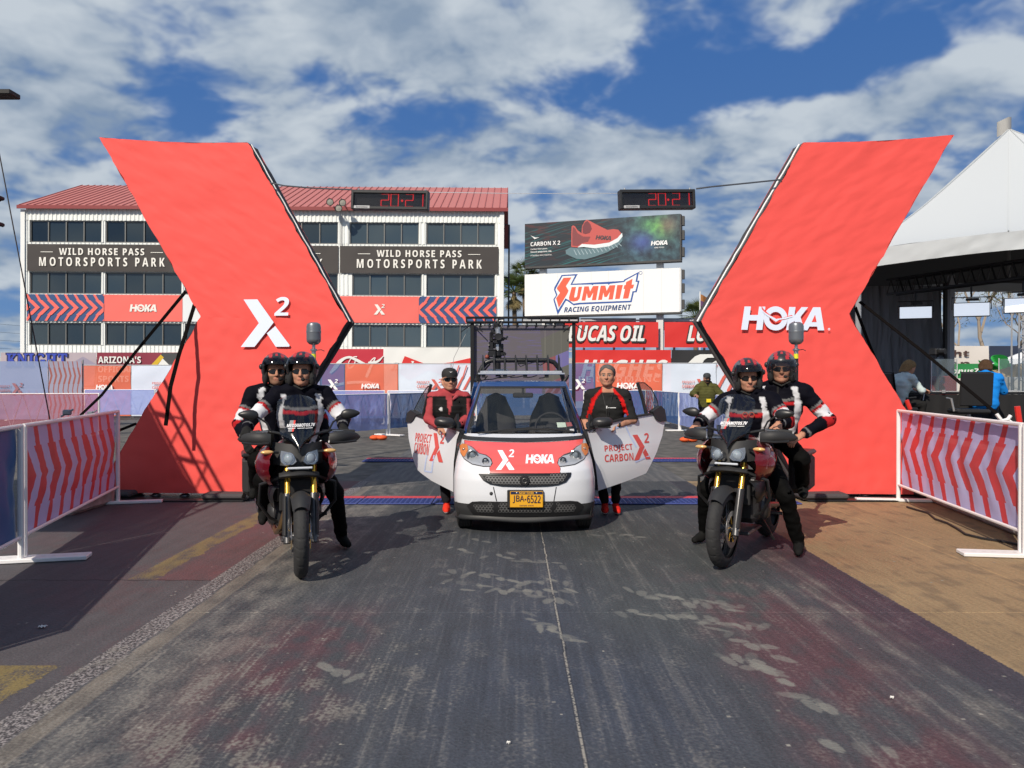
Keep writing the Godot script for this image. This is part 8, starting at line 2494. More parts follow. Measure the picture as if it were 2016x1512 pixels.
	# right passenger
	j = {"hip": Vector3(0.12, 1.05, -1.30), "chest": Vector3(0.19, 1.33, -1.26), "neck": Vector3(0.21, 1.52, -1.22), "head": Vector3(0.215, 1.672, -1.18),
		"lS": Vector3(0.0, 1.46, -1.24), "rS": Vector3(0.41, 1.46, -1.24), "lE": Vector3(-0.16, 1.2, -1.12), "rE": Vector3(0.62, 1.21, -1.30), "lW": Vector3(-0.2, 1.05, -0.98), "rW": Vector3(0.42, 1.06, -1.04),
		"lH": Vector3(0.0, 1.01, -1.28), "rH": Vector3(0.20, 1.01, -1.28), "lK": Vector3(-0.28, 0.84, -0.98), "rK": Vector3(0.43, 0.84, -1.04), "lA": Vector3(-0.31, 0.58, -1.22), "rA": Vector3(0.40, 0.56, -1.24), "lT": Vector3(-0.34, 0.52, -1.07), "rT": Vector3(0.44, 0.50, -1.09),
		"lD": Vector3(0.1, -0.5, 0.5), "lN": Vector3(0.5, -0.5, 0), "lC": 0.6, "lQ": 1.0, "rD": Vector3(-0.4, -0.3, 0.5), "rN": Vector3(-0.3, -0.7, 0), "rC": 0.6, "rQ": -1.0}
	o = {"pad": 0.024, "boots": true, "paint": rider_paint(j), "yaw": deg_to_rad(14), "group": "motorcycle riders"}
	n = person("upright helmeted passenger with elbow out on the HOKA side motorcycle", b2, t2, j, pal, o)
	add_helmet(n, head_frame(j, o), false); add_shades(n, head_frame(j, o))

# ------------------------------------------------------------------ the two men at the car doors and the marshal
func build_standing() -> void:
	var X := func(px, d): return (px - CX) * d / F
	# capped man in vest over a red hoodie
	var d := 9.2
	var j := {"hip": Vector3(0, 0.93, 0), "chest": Vector3(0, 1.22, 0.02), "neck": Vector3(0.0, 1.41, 0.02), "head": Vector3(0.005, 1.572, 0.05),
		"lS": Vector3(-0.185, 1.365, 0.02), "rS": Vector3(0.185, 1.365, 0.02), "lE": Vector3(-0.245, 1.12, 0.10), "rE": Vector3(0.22, 1.12, 0.10), "lW": Vector3(-0.12, 1.03, 0.28), "rW": Vector3(0.06, 1.03, 0.26),
		"lH": Vector3(-0.09, 0.90, 0), "rH": Vector3(0.09, 0.90, 0), "lK": Vector3(-0.06, 0.48, 0.04), "rK": Vector3(0.10, 0.48, 0.04), "lA": Vector3(-0.03, 0.09, 0.0), "rA": Vector3(0.12, 0.09, 0.02), "lT": Vector3(-0.04, 0.04, 0.17), "rT": Vector3(0.14, 0.04, 0.19),
		"lD": Vector3(0.6, -0.35, 0.6), "lN": Vector3(0.2, -0.8, -0.2), "lC": 0.5, "lQ": -1.0, "rD": Vector3(-0.6, -0.35, 0.5), "rN": Vector3(-0.2, -0.8, -0.2), "rC": 0.5, "rQ": 1.0}
	var hood := Color(0.36, 0.055, 0.065); var vest := Color(0.013, 0.013, 0.015)
	var pal := [vest, hood, hood, Color(0.02, 0.02, 0.024), Color(0.75, 0.045, 0.025), SKIN, hood, SKIN]
	var o := {"pad": 0.012, "paint": func(p: Vector3, i: int):
		if i == 0 and p.z > 0.06 and absf(p.x) < 0.035 * smoothstep(1.10, 1.38, p.y) and p.y > 1.16: return hood
		if i == 0 and p.y > 1.385: return hood
		if i == 1 and absf(p.x) < 0.20 and p.y > 1.0: return vest
		if i == 4 and p.y < 0.028: return Color(0.7, 0.7, 0.72)
		if i == 0 and Vector2(p.x + 0.10, p.y - 1.235).length() < 0.022 and p.z > 0.05: return Color(0.6, 0.6, 0.6)
		if i == 0 and fposmod(p.y, 0.075) < 0.010: return Color(0.02, 0.02, 0.023)
		return null, "yaw": 0.10}
	var n := person("smiling man in black cap and puffer vest over red hoodie", Vector3(X.call(884, d), 0, -d), 0.12, j, pal, o)
	add_cap(n, head_frame(j, o), Color(0.012, 0.012, 0.013)); add_shades(n, head_frame(j, o))
	part(n, "cap_bird", MB.new().prism(V2([-0.02, 0.008, -0.003, -0.004, 0.022, 0.004, -0.002, -0.012]), 0, head_frame(j, o) * Transform3D(Basis(Vector3.RIGHT, -0.35), Vector3(0, 0.105, 0.102))), m_white)
	part(n, "hood", MB.new().tube([Vector3(-0.11, 1.40, 0.06), Vector3(-0.10, 1.43, -0.05), Vector3(0, 1.45, -0.10), Vector3(0.10, 1.43, -0.05), Vector3(0.11, 1.40, 0.06), Vector3(0.04, 1.35, 0.135)], [0.03, 0.045, 0.05, 0.045, 0.035, 0.012], 8), mat(Color(hood.r, hood.g, hood.b).linear_to_srgb(), 0.85), 60)
	# grey-haired man in the black and red shirt
	d = 9.15
	j = {"hip": Vector3(0, 0.95, 0), "chest": Vector3(0, 1.24, 0.02), "neck": Vector3(0.0, 1.445, 0.02), "head": Vector3(-0.005, 1.625, 0.055),
		"lS": Vector3(-0.20, 1.395, 0.02), "rS": Vector3(0.20, 1.395, 0.02), "lE": Vector3(-0.27, 1.10, 0.03), "rE": Vector3(0.30, 1.12, 0.06), "lW": Vector3(-0.20, 0.93, 0.20), "rW": Vector3(0.08, 1.045, 0.24),
		"lH": Vector3(-0.09, 0.92, 0), "rH": Vector3(0.09, 0.92, 0), "lK": Vector3(-0.08, 0.49, 0.03), "rK": Vector3(0.10, 0.49, 0.03), "lA": Vector3(-0.03, 0.09, 0.0), "rA": Vector3(0.10, 0.09, 0.0), "lT": Vector3(-0.03, 0.04, 0.17), "rT": Vector3(0.12, 0.04, 0.17),
		"lD": Vector3(0.1, -0.7, 0.4), "lN": Vector3(0.6, -0.4, -0.2), "lC": 0.35, "lQ": 1.0, "rD": Vector3(-0.8, -0.25, 0.35), "rN": Vector3(-0.1, -0.9, -0.1), "rC": 0.45, "rQ": 1.0}
	var sh := Color(0.020, 0.020, 0.022); var rd := Color(0.55, 0.012, 0.014)
	pal = [sh, sh, SKIN, Color(0.012, 0.012, 0.013), Color(0.62, 0.03, 0.02), SKIN, sh, SKIN]
	o = {"pad": 0.010, "paint": func(p: Vector3, i: int):
		var ax := absf(p.x)
		if i == 6 or (i == 0 and p.y > 1.43 and p.z > 0.0 and ax < 0.06): return SKIN
		if (i == 0 or i == 1) and p.y > 1.13:
			var c := 0.150 + (1.40 - p.y) * 0.30 - 0.6 * maxf(p.y - 1.36, 0.0)
			if absf(ax - c) < 0.024 and p.z > -0.06: return rd
		if i == 2:
			return sh if p.y > 1.115 and ax > 0.19 else null
		if i == 4 and p.y < 0.026: return Color(0.65, 0.6, 0.6)
		return null, "yaw": -0.12, "brow": Color(0.10, 0.085, 0.07)}
	n = person("grey-haired man in black and red shirt leaning on the car door", Vector3(X.call(1196, d), 0, -d), -0.10, j, pal, o)
	add_hair(n, head_frame(j, o), Color(0.13, 0.125, 0.12))
	part(n, "lanyard", MB.new().tube([Vector3(-0.06, 1.42, 0.10), Vector3(-0.02, 1.24, 0.165), Vector3(-0.005, 1.08, 0.16), Vector3(0.02, 1.24, 0.165), Vector3(0.06, 1.42, 0.10)], 0.004, 5), m_black, 40)
	part(n, "whistle", MB.new().bevel(Vector3(-0.005, 1.06, 0.162), Vector3(0.018, 0.035, 0.014), 0.005), mat(lin(0.4, 0.4, 0.4), 0.3, 0.7))
	part(n, "chest_print", MB.new().box(Vector3(0.05, 1.255, 0.158), Vector3(0.09, 0.008, 0.006)).box(Vector3(-0.012, 1.262, 0.162), Vector3(0.012, 0.03, 0.006)), m_white)
	part(n, "wrist_watch", MB.new().lathe([Vector2(0.036, -0.014), Vector2(0.040, -0.012), Vector2(0.040, 0.012), Vector2(0.036, 0.014)], Transform3D(Basis(Vector3.UP, 0.6) * Basis(Vector3(0, 0, 1), 1.3), Vector3(0.115, 1.055, 0.215)), 14), m_black, 40)
	# marshal in the green padded jacket beyond the barrier
	d = 19.9
	j = {"hip": Vector3(0, 0.95, 0), "chest": Vector3(0, 1.23, 0.02), "neck": Vector3(0.0, 1.44, 0.02), "head": Vector3(0, 1.61, 0.05),
		"lS": Vector3(-0.20, 1.38, 0.02), "rS": Vector3(0.20, 1.38, 0.02), "lE": Vector3(-0.38, 1.22, 0.10), "rE": Vector3(0.36, 1.20, 0.10), "lW": Vector3(-0.36, 1.20, 0.32), "rW": Vector3(0.34, 1.14, 0.30),
		"lH": Vector3(-0.09, 0.92, 0), "rH": Vector3(0.09, 0.92, 0), "lK": Vector3(-0.10, 0.5, 0.03), "rK": Vector3(0.10, 0.5, 0.03), "lA": Vector3(-0.10, 0.09, 0.0), "rA": Vector3(0.10, 0.09, 0.0), "lT": Vector3(-0.11, 0.04, 0.17), "rT": Vector3(0.11, 0.04, 0.17),
		"lD": Vector3(0.2, -0.2, 0.8), "lN": Vector3(0, -0.9, 0), "lC": 0.8, "lQ": -1.0}
	var grn := Color(0.085, 0.085, 0.030)
	pal = [grn, grn, grn, Color(0.02, 0.02, 0.025), Color(0.03, 0.03, 0.03), Color(0.30, 0.16, 0.11), Color(0.012, 0.012, 0.012), SKIN]
	o = {"pad": 0.045, "cell": 0.018, "beard": Color(0.005, 0.005, 0.006), "paint": func(p: Vector3, i: int):
		if i < 3 and fposmod(p.y, 0.07) < 0.014: return grn * 0.72
		return null}
	n = person("man in black cap, face covering and green padded jacket behind the barrier", Vector3(X.call(1391, d), 0, -d), 0, j, pal, o)
	add_cap(n, head_frame(j, o), Color(0.03, 0.035, 0.04))
	part(n, "face_mask", MB.new().ball(head_frame(j, o) * Vector3(0, -0.045, 0.055), Vector3(0.062, 0.055, 0.064), 14, 9), mat(lin(0.008, 0.008, 0.009), 0.9), 60)
	part(n, "badge", MB.new().bevel(Vector3(0.0, 1.05, 0.225), Vector3(0.12, 0.09, 0.008), 0.003), mat(lin(0.80, 0.62, 0.02), 0.5))
	part(n, "hood", MB.new().tube([Vector3(-0.12, 1.44, 0.05), Vector3(-0.11, 1.50, -0.06), Vector3(0, 1.52, -0.12), Vector3(0.11, 1.50, -0.06), Vector3(0.12, 1.44, 0.05)], [0.05, 0.06, 0.06, 0.06, 0.05], 8), mat(Color(grn.r, grn.g, grn.b).linear_to_srgb(), 0.85), 60)
# ------------------------------------------------------------------ commentary tent on the right
func office_chair(label: String, at: Vector3, turn: float) -> void:
	var c := thing("office_chair", label, "chair", at, turn, "office chairs at the desk")
	var blk := mat(lin(0.012, 0.012, 0.013), 0.5)
	part(c, "backrest", MB.new().sheet(func(u, v):
		var e: float = (u - 0.5) * 2.0
		return Vector3(e * 0.25 * (1.0 - 0.1 * v), 0.55 + 0.55 * v, -0.22 - 0.06 * v + 0.03 * e * e), 8, 8), blk, 60)
	part(c, "back_frame", MB.new().bevel(Vector3(0, 0.82, -0.275), Vector3(0.48, 0.54, 0.03), 0.014, Basis(Vector3.RIGHT, -0.1)), blk)
	part(c, "seat", MB.new().bevel(Vector3(0, 0.46, 0.02), Vector3(0.50, 0.08, 0.48), 0.03), blk)
	part(c, "column", MB.new().tube([Vector3(0, 0.08, 0), Vector3(0, 0.43, 0)], 0.028, 10), mat(lin(0.4, 0.4, 0.4), 0.3, 0.8), 40)
	for i in 5:
		var a := TAU * i / 5
		var e := Vector3(sin(a), 0, cos(a))
		part(c, "base_arm", MB.new().tube([Vector3(0, 0.10, 0), e * 0.28 + Vector3(0, 0.07, 0)], [0.025, 0.016], 6), blk, 40)
		part(c, "castor", MB.new().ball(e * 0.28 + Vector3(0, 0.03, 0), Vector3.ONE * 0.03, 8, 6), blk, 60)
	for s in [-1, 1]:
		part(c, "armrest", MB.new().tube([Vector3(s * 0.25, 0.46, -0.05), Vector3(s * 0.29, 0.66, -0.05), Vector3(s * 0.28, 0.67, 0.15)], 0.017, 8), mat(lin(0.5, 0.5, 0.5), 0.3, 0.7) if s > 0 else blk, 40)

func build_tent() -> void:
	var L := Vector3(6.3, 0, -14.0); var Fr := Vector3(13.1, 0, -12.1); var R := Vector3(15.0, 0, -19.0); var B := Vector3(8.16, 0, -20.9)
	var mid := (L + R) / 2
	var t := thing("event_tent", "white high-peaked tent with a black lining over the desk", "tent", mid)
	for q in [L, Fr, R, B]: pass
	var peak := Vector3(0, 6.95, 0)
	var cs := [L - mid, Fr - mid, R - mid, B - mid]
	var canvas := mat(lin(0.47, 0.50, 0.52), 0.7, 0.0, {"backlight_enabled": true, "backlight": Color(0.1, 0.1, 0.1)})
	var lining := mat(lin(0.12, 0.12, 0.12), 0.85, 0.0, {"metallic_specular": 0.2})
	var nz := FastNoiseLite.new(); nz.seed = 12; nz.frequency = 0.5
	for i in 4:
		var a: Vector3 = cs[i]; var b: Vector3 = cs[(i + 1) % 4]
		var eave := func(u: float) -> Vector3: return a.lerp(b, u) + Vector3(0, 3.92 + 0.26 * sin(u * PI), 0)
		var slope := func(u: float, v: float, dy := 0.0) -> Vector3:
			var e: Vector3 = eave.call(u)
			var p := e.lerp(peak, v)
			p.y = lerpf(e.y, peak.y, pow(v, 1.14)) - 0.22 * sin(u * PI) * sin(v * PI) + dy
			return p + Vector3(0, nz.get_noise_2d(u * 14.0 + i * 9, v * 3.0) * 0.03 * (1 - v), 0)
		part(t, "canopy_panel", MB.new().sheet(func(u, v): return slope.call(u, v), 24, 18), canvas, 60)
		for e in [0.0, 0.34, 0.67]: part(t, "canopy_seam", MB.new().tube(range(15).map(func(k): return (slope.call(e, k / 14.0) as Vector3) + Vector3(0, 0.008, 0)), 0.014, 4, false), canvas)
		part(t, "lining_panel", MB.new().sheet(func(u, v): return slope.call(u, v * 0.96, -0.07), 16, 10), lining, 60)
		part(t, "valance", MB.new().sheet(func(u, v):
			var e: Vector3 = eave.call(u)
			var o := (e * Vector3(1, 0, 1)).normalized() * (0.02 + 0.035 * nz.get_noise_2d(u * 60.0, v * 2.0 + i * 5))
			return e + o - Vector3(0, 0.32 * (1.0 - v), 0), 60, 5), canvas, 60)
		part(t, "eave_bar", MB.new().tube(range(13).map(func(e): return (eave.call(e / 12.0) as Vector3) * Vector3(0.985, 1, 0.985) - Vector3(0, 0.06, 0)), 0.04, 6), lining)
	for i in 4: part(t, "corner_post", MB.new().tube([cs[i], cs[i] + Vector3(0, 3.9, 0)], 0.05, 8), mat(lin(0.45, 0.45, 0.45), 0.4, 0.5), 40)
	part(t, "king_pole", MB.new().tube([Vector3(0, 3.7, 0), Vector3(0, 7.2, 0)], 0.04, 8), mat(lin(0.3, 0.3, 0.3), 0.4, 0.5), 40)
	part(t, "pennant", MB.new().sheet(func(u, v): return Vector3(-u * 0.26, 7.22 - (1 - v) * 0.32 - u * 0.12, 0.03 * sin(u * 6)), 5, 4), mat(lin(0.35, 0.35, 0.34), 0.8), 50)
	# dark side curtain and the posts beyond
	single("side_curtain", "charcoal curtain wall hanging inside the tent behind the woman", "curtain", MB.new().sheet(func(u, v):
		var w := P(lerpf(1660, 1866 - 14 * v, u), 0, 18.6)
		return Vector3(w.x, lerpf(0.62, 3.85, v), w.z + 0.10 * nz.get_noise_2d(u * 22.0, v * 3.0 + u * 5.0) + 0.05 * nz.get_noise_2d(u * 60.0, v * 6.0)), 60, 14), mat(lin(0.21, 0.22, 0.245), 0.85), 60)
	for q in [[1862, 18.4, "dark post at the edge of the charcoal curtain"], [1872, 17.0, "pale post just right of the charcoal curtain"]]:
		single("tent_post", q[2], "post", MB.new().box(Vector3(P(q[0], 0, q[1]).x, 2.25, -q[1]), Vector3(0.10, 3.3, 0.10)), mat(lin(0.03, 0.03, 0.03), 0.5) if q[1] > 18 else mat(lin(0.35, 0.36, 0.38), 0.4, 0.4))
	# lighting truss
	var ta := P(1755, 566, 17.2); var tb := P(2060, 530, 14.0)
	var tr := thing("lighting_truss", "dark lattice truss carrying the light panels inside the tent", "truss", ta)
	var dv := tb - ta
	dv.y = 0
	var ln := dv.length(); dv = dv.normalized()
	var sd := dv.cross(Vector3.UP).normalized() * 0.14
	var bk := mat(lin(0.02, 0.02, 0.021), 0.45, 0.3)
	for e in [[1, 0.16], [1, -0.16], [-1, 0.16], [-1, -0.16]]: part(tr, "chord", MB.new().tube([sd * e[0] + Vector3(0, e[1], 0), sd * e[0] + dv * ln + Vector3(0, e[1], 0)], 0.024, 6), bk)
	for i in 16:
		for e in [-1, 1]: part(tr, "lacing", MB.new().tube([sd * e + dv * ln * i / 16.0 + Vector3(0, -0.16, 0), sd * e + dv * ln * (i + 0.5) / 16.0 + Vector3(0, 0.16, 0), sd * e + dv * ln * (i + 1) / 16.0 + Vector3(0, -0.16, 0)], 0.012, 5), bk)
	# light panels
	for q in [[1802, 615.5, 15.8, 59, 25, -0.35, "lit light panel hanging before the charcoal curtain"], [1912, 609.5, 15.0, 64, 28, -0.35, "lit light panel hanging beside the bare tree view"], [2014, 601, 14.2, 66, 30, -0.4, "lit light panel nearest the lattice tower"]]:
		var p := P(q[0], q[1], q[2])
		var k: float = q[2] / F
		var lp := thing("light_panel", q[6], "light", p, q[5], "lit panels on the truss")
		var w: float = q[3] * k; var h: float = q[4] * k
		part(lp, "led_face", MB.new().box(Vector3(0, 0, 0.022), Vector3(w - 0.03, h - 0.03, 0.006)), mat(lin(0.8, 0.82, 0.85), 0.4, 0.0, {"emission_enabled": true, "emission": Color(0.90, 0.94, 1.0), "emission_energy_multiplier": 0.75}))
		part(lp, "housing", MB.new().bevel(Vector3(0, 0, -0.03), Vector3(w, h, 0.09), 0.01), bk)
		part(lp, "yoke", MB.new().tube([Vector3(-w / 2 - 0.02, 0, 0), Vector3(-w / 2 - 0.02, h / 2 + 0.1, 0), Vector3(w / 2 + 0.02, h / 2 + 0.1, 0), Vector3(w / 2 + 0.02, 0, 0)], 0.010, 6), bk)
		part(lp, "ballast", MB.new().bevel(Vector3(0.02, h / 2 + 0.06, -0.02), Vector3(0.22, 0.05, 0.08), 0.01), bk)
		part(lp, "hanger", MB.new().tube([Vector3(0, h / 2 + 0.1, 0), Vector3(0, h / 2 + 0.30, -0.02)], 0.018, 6), bk)
		var al := AreaLight3D.new()
		al.name = "panel_glow"
		al.area_size = Vector2(w - 0.03, h - 0.03)
		al.light_energy = 0.12
		al.light_color = Color(0.92, 0.95, 1.0)
		al.shadow_enabled = true
		lp.add_child(al)
		al.position = Vector3(0, 0, 0.03)
		al.rotation.y = PI
	# stage and desk
	var st := MB.new().box(Vector3(10.2, 0.30, -16.4), Vector3(8.6, 0.60, 9.0))
	single("stage", "low black stage under the tent", "stage", st, mat(lin(0.02, 0.02, 0.021), 0.8))
	var f := 0.61
	var dk := thing("desk", "long desk draped in black cloth inside the tent", "desk", Vector3(8.2, f, -13.9))
	part(dk, "table_top", MB.new().bevel(Vector3(0, 0.735, 0), Vector3(3.4, 0.035, 0.75), 0.008), mat(lin(0.012, 0.012, 0.013), 0.4))
	part(dk, "drape", MB.new().sheet(func(u, v): return Vector3(lerpf(-1.69, 1.69, u), lerpf(0.01, 0.715, v), 0.365 + 0.02 * sin(u * 90.0) * (1 - v)), 90, 3), mat(lin(0.010, 0.010, 0.011), 0.85), 50)
	for s in [-1, 1]: part(dk, "leg", MB.new().box(Vector3(s * 1.5, 0.36, -0.2), Vector3(0.05, 0.71, 0.05)), bk)
	var top := f + 0.755
	rng.seed = 21
	for q in [[1815, 765, "stack of white papers in front of the woman"], [1960, 770, "white papers under the arm of the man in blue"], [1985, 762, "loose white sheet at the far end of the desk"]]:
		var g := G(q[0], q[1], top)
		g.z = clampf(g.z, -14.15, -13.65); g.x = (q[0] - CX) * -g.z / F
		var pm := MB.new()
		for i in 4: pm.box(Vector3(rng.randf_range(-0.04, 0.04), 0.004 + i * 0.005, rng.randf_range(-0.03, 0.03)), Vector3(0.30, 0.004, 0.21), Basis(Vector3.UP, rng.randf_range(-0.5, 0.5)))
		var po := single("paper_stack", q[2], "paper", pm, mat(lin(0.78, 0.78, 0.82), 0.7))
		po.position = g
	# clear screens on the desk
	for q in [[1859, 13.75, 0.62, "clear plastic screen standing on the desk between the two seated people"], [1992, 13.6, 0.62, "clear plastic screen at the right of the man in blue"]]:
		var s := thing("clear_screen", q[3], "screen", Vector3(P(q[0], 0, q[1]).x, top, -q[1]), -0.15, "clear screens on the desk")
		part(s, "pane", MB.new().box(Vector3(0, 0.30, 0), Vector3(0.42, 0.58, 0.006)), mat(Color(0.5, 0.55, 0.56, 0.16), 0.03))
		for e in [-1, 1]: part(s, "edge_strip", MB.new().box(Vector3(e * 0.213, 0.30, 0), Vector3(0.012, 0.60, 0.012)), mat(lin(0.5, 0.52, 0.53), 0.3))
		part(s, "foot", MB.new().bevel(Vector3(0, 0.008, 0), Vector3(0.44, 0.015, 0.14), 0.004), mat(lin(0.35, 0.36, 0.37), 0.3))
	# camera on a stand behind the desk, headset, mouse-grey box
	var cm := thing("video_camera", "black video camera above the clear screen", "camera", Vector3(P(1846, 0, 14.6).x, f, -14.6), 0.4)
	part(cm, "camera_body", MB.new().bevel(Vector3(0, 1.50, 0), Vector3(0.30, 0.13, 0.16), 0.02), bk)
	part(cm, "lens", MB.new().lathe([Vector2(0, 0), Vector2(0.05, 0), Vector2(0.05, 0.12), Vector2(0, 0.12)], Transform3D(Basis(Vector3.RIGHT, PI / 2), Vector3(-0.05, 1.5, 0.08)), 14), bk, 40)
	part(cm, "stand", MB.new().tube([Vector3(0, 0, 0), Vector3(0, 1.44, 0)], 0.025, 8), bk)
	part(cm, "viewfinder", MB.new().bevel(Vector3(0.03, 1.36, 0.02), Vector3(0.16, 0.10, 0.06), 0.01), mat(lin(0.02, 0.03, 0.05), 0.3))
	var rc := thing("red_chair", "dark red chair seen through the clear screen", "chair", Vector3(P(1858, 0, 15.2).x, f, -15.2), 0.1)
	part(rc, "backrest", MB.new().bevel(Vector3(0, 0.80, 0), Vector3(0.55, 0.50, 0.06), 0.025), mat(lin(0.16, 0.02, 0.025), 0.6))
	part(rc, "seat", MB.new().bevel(Vector3(0, 0.45, 0.25), Vector3(0.52, 0.08, 0.48), 0.03), mat(lin(0.16, 0.02, 0.025), 0.6))
	for e in [[-1, 0], [1, 0], [-1, 0.45], [1, 0.45]]: part(rc, "leg", MB.new().tube([Vector3(e[0] * 0.22, 0, e[1]), Vector3(e[0] * 0.22, 0.45, e[1])], 0.018, 6), bk)
	single("desk_cable", "white cable hanging down the black desk cloth", "cable", MB.new().tube([P(1822, 766, 13.48), P(1817, 790, 13.45), P(1818, 812, 13.45), P(1816, 835, 13.45)], 0.008, 5), m_white, 40)
	single("desk_clip", "grey box clipped to the front edge of the desk", "clip", MB.new().bevel(P(1858, 771, 13.5), Vector3(0.06, 0.06, 0.03), 0.008), mat(lin(0.25, 0.25, 0.26), 0.5))
	for q in [[1788, 788, 806, 11.5, "short red stake standing behind the right barrier near the arch"], [2006, 800, 850, 9.0, "red stake leaning at the far end of the right barrier"]]:
		single("red_stake", q[4], "stake", MB.new().tube([P(q[0] - 3, q[1], q[3]), P(q[0] + 4, q[2], q[3])], 0.032, 8), mat(lin(0.62, 0.03, 0.02), 0.4), 40)
	# seated people
	var seated := func(lean: float) -> Dictionary: return {"hip": Vector3(0, 0.58, 0), "chest": Vector3(0, 0.86, 0.07 + lean * 0.4), "neck": Vector3(0, 1.05, 0.13 + lean), "head": Vector3(0, 1.18, 0.21 + lean * 1.3),
		"lS": Vector3(-0.18, 1.0, 0.12 + lean), "rS": Vector3(0.18, 1.0, 0.12 + lean), "lE": Vector3(-0.26, 0.78, 0.25 + lean), "rE": Vector3(0.26, 0.78, 0.25 + lean), "lW": Vector3(-0.10, 0.80, 0.45 + lean), "rW": Vector3(0.10, 0.80, 0.45 + lean),
		"lH": Vector3(-0.09, 0.56, 0.02), "rH": Vector3(0.09, 0.56, 0.02), "lK": Vector3(-0.12, 0.55, 0.43), "rK": Vector3(0.12, 0.55, 0.43), "lA": Vector3(-0.12, 0.10, 0.40), "rA": Vector3(0.12, 0.10, 0.40), "lT": Vector3(-0.12, 0.045, 0.56), "rT": Vector3(0.12, 0.045, 0.56),
		"lD": Vector3(0.4, -0.2, 0.8), "lN": Vector3(0, -1, 0), "lC": 0.4, "lQ": -1.0, "rD": Vector3(-0.4, -0.2, 0.8), "rN": Vector3(0, -1, 0), "rC": 0.4, "rQ": 1.0}
	var j: Dictionary = seated.call(0.04)
	var mint := Color(0.50, 0.60, 0.60)
	var o := {"cell": 0.018, "pad": 0.006, "nod": 0.45}
	var wp := Vector3(P(1765, 0, 13.35).x, f, -13.35)
	var n := person("blonde woman in pale mint top writing at the black desk", wp, deg_to_rad(105), j, [mint, mint, mint, Color(0.02, 0.02, 0.022), Color(0.02, 0.02, 0.02), SKIN * 1.15, mint, SKIN], o)
	add_hair(n, head_frame(j, o), Color(0.30, 0.19, 0.09), 0.20)
	office_chair("black office chair under the woman in mint", wp, deg_to_rad(105))
	j = seated.call(0.10)
	var blue := Color(0.012, 0.20, 0.62)
	o = {"cell": 0.018, "pad": 0.022, "nod": 0.5}
	var mp := Vector3(P(1940, 0, 12.9).x, f, -12.9)
	n = person("brown-haired person in bright blue jacket bent over the desk", mp, deg_to_rad(148), j, [blue, blue, blue, Color(0.04, 0.045, 0.06), Color(0.02, 0.02, 0.02), SKIN, blue, SKIN], o)
	add_hair(n, head_frame(j, o), Color(0.085, 0.05, 0.03), 0.06)
	office_chair("black office chair under the person in blue", Vector3(P(1908, 0, 12.55).x, f, -12.55), deg_to_rad(172))
	# beyond the tent
	var D := 30.0
	var k := D / F
	var wl := wall_banner("board", "cream sign board with dark letters seen through the tent", 1800, 1946, 681, 800, D, mat(lin(0.62, 0.58, 0.54), 0.7), 15)
	wl.set_meta("group", "boards beyond the tent")
	part(wl, "lettering", MB.new().add(letters("ght", 50 * k, 16 * k, 0, "sans", 0, 1.0), Transform3D(Basis(), Vector3(8 * k, 43 * k, 0.06))).add(letters("en", 40 * k, 12 * k, 0, "sans", 0, 1.0), Transform3D(Basis(), Vector3(14 * k, 22 * k, 0.06))), mat(lin(0.06, 0.03, 0.025), 0.7))
	wl = wall_banner("board", "navy board beside the cream sign board", 1947, 2110, 681, 800, D, mat(lin(0.02, 0.03, 0.06), 0.7), 16)
	wl.set_meta("group", "boards beyond the tent")
	var gb := wall_banner("board", "green banner with white letters below the cream sign board", 1840, 1990, 716, 745, 26, mat(lin(0.02, 0.22, 0.06), 0.7), 17)
	gb.set_meta("group", "boards beyond the tent")
	part(gb, "lettering", MB.new().add(letters("tonusZ", 60 * 26 / F, 10 * 26 / F, 0.2, "sans", 0, 0.8), Transform3D(Basis(), Vector3(-20 * 26 / F, 0, 0.06))), m_white)
	single("green_tarp", "bright green cloth bunched beside the blue jacket", "cloth", MB.new().sheet(func(u, v):
		var p := P(lerpf(1935, 1995, u), lerpf(738, 708 + 10 * sin(u * 9.0), v), 25.0)
		return p + Vector3(0, 0, 0.25 * sin(u * 14.0 + v * 5.0)), 24, 10), mat(lin(0.015, 0.30, 0.05), 0.7), 50)
	single("tan_tarp", "tan cloth draped beside the bright green cloth", "cloth", MB.new().sheet(func(u, v):
		var p := P(lerpf(1958, 2060, u), lerpf(748, 728 - 24 * u + 3 * sin(u * 12.0), v), 24.0)
		return p + Vector3(0, 0, 0.2 * sin(u * 11.0 + v * 4.0)), 24, 8), mat(lin(0.34, 0.26, 0.15), 0.8), 50)
	single("grey_sheet", "light grey sheet hanging below the tan cloth", "cloth", MB.new().sheet(func(u, v):
		var p := P(lerpf(1950, 2070, u), lerpf(790, 742, v), 23.6)
		return p + Vector3(0, 0, 0.08 * sin(u * 13.0)), 20, 5), mat(lin(0.35, 0.36, 0.36), 0.8), 50)
	var um := thing("garden_umbrella", "small white umbrella canopy beyond the tent", "umbrella", P(2040, 700, 27) * Vector3(1, 0, 1))
	part(um, "canopy", MB.new().lathe([Vector2(0, 2.75), Vector2(0.8, 2.42), Vector2(1.5, 2.12)], Transform3D(), 8), m_white)
	part(um, "pole", MB.new().tube([Vector3.ZERO, Vector3(0, 2.7, 0)], 0.03, 8), m_white)
	var tw := thing("lattice_tower", "pale lattice tower at the back of the tent", "tower", P(2010, 0, 21.5) * Vector3(1, 0, 1))
	for e in [[-1, -1], [1, -1], [1, 1], [-1, 1]]: part(tw, "leg", MB.new().tube([Vector3(e[0] * 0.16, 0, e[1] * 0.16), Vector3(e[0] * 0.16, 5, e[1] * 0.16)], 0.025, 6), mat(lin(0.5, 0.5, 0.5), 0.4, 0.5))
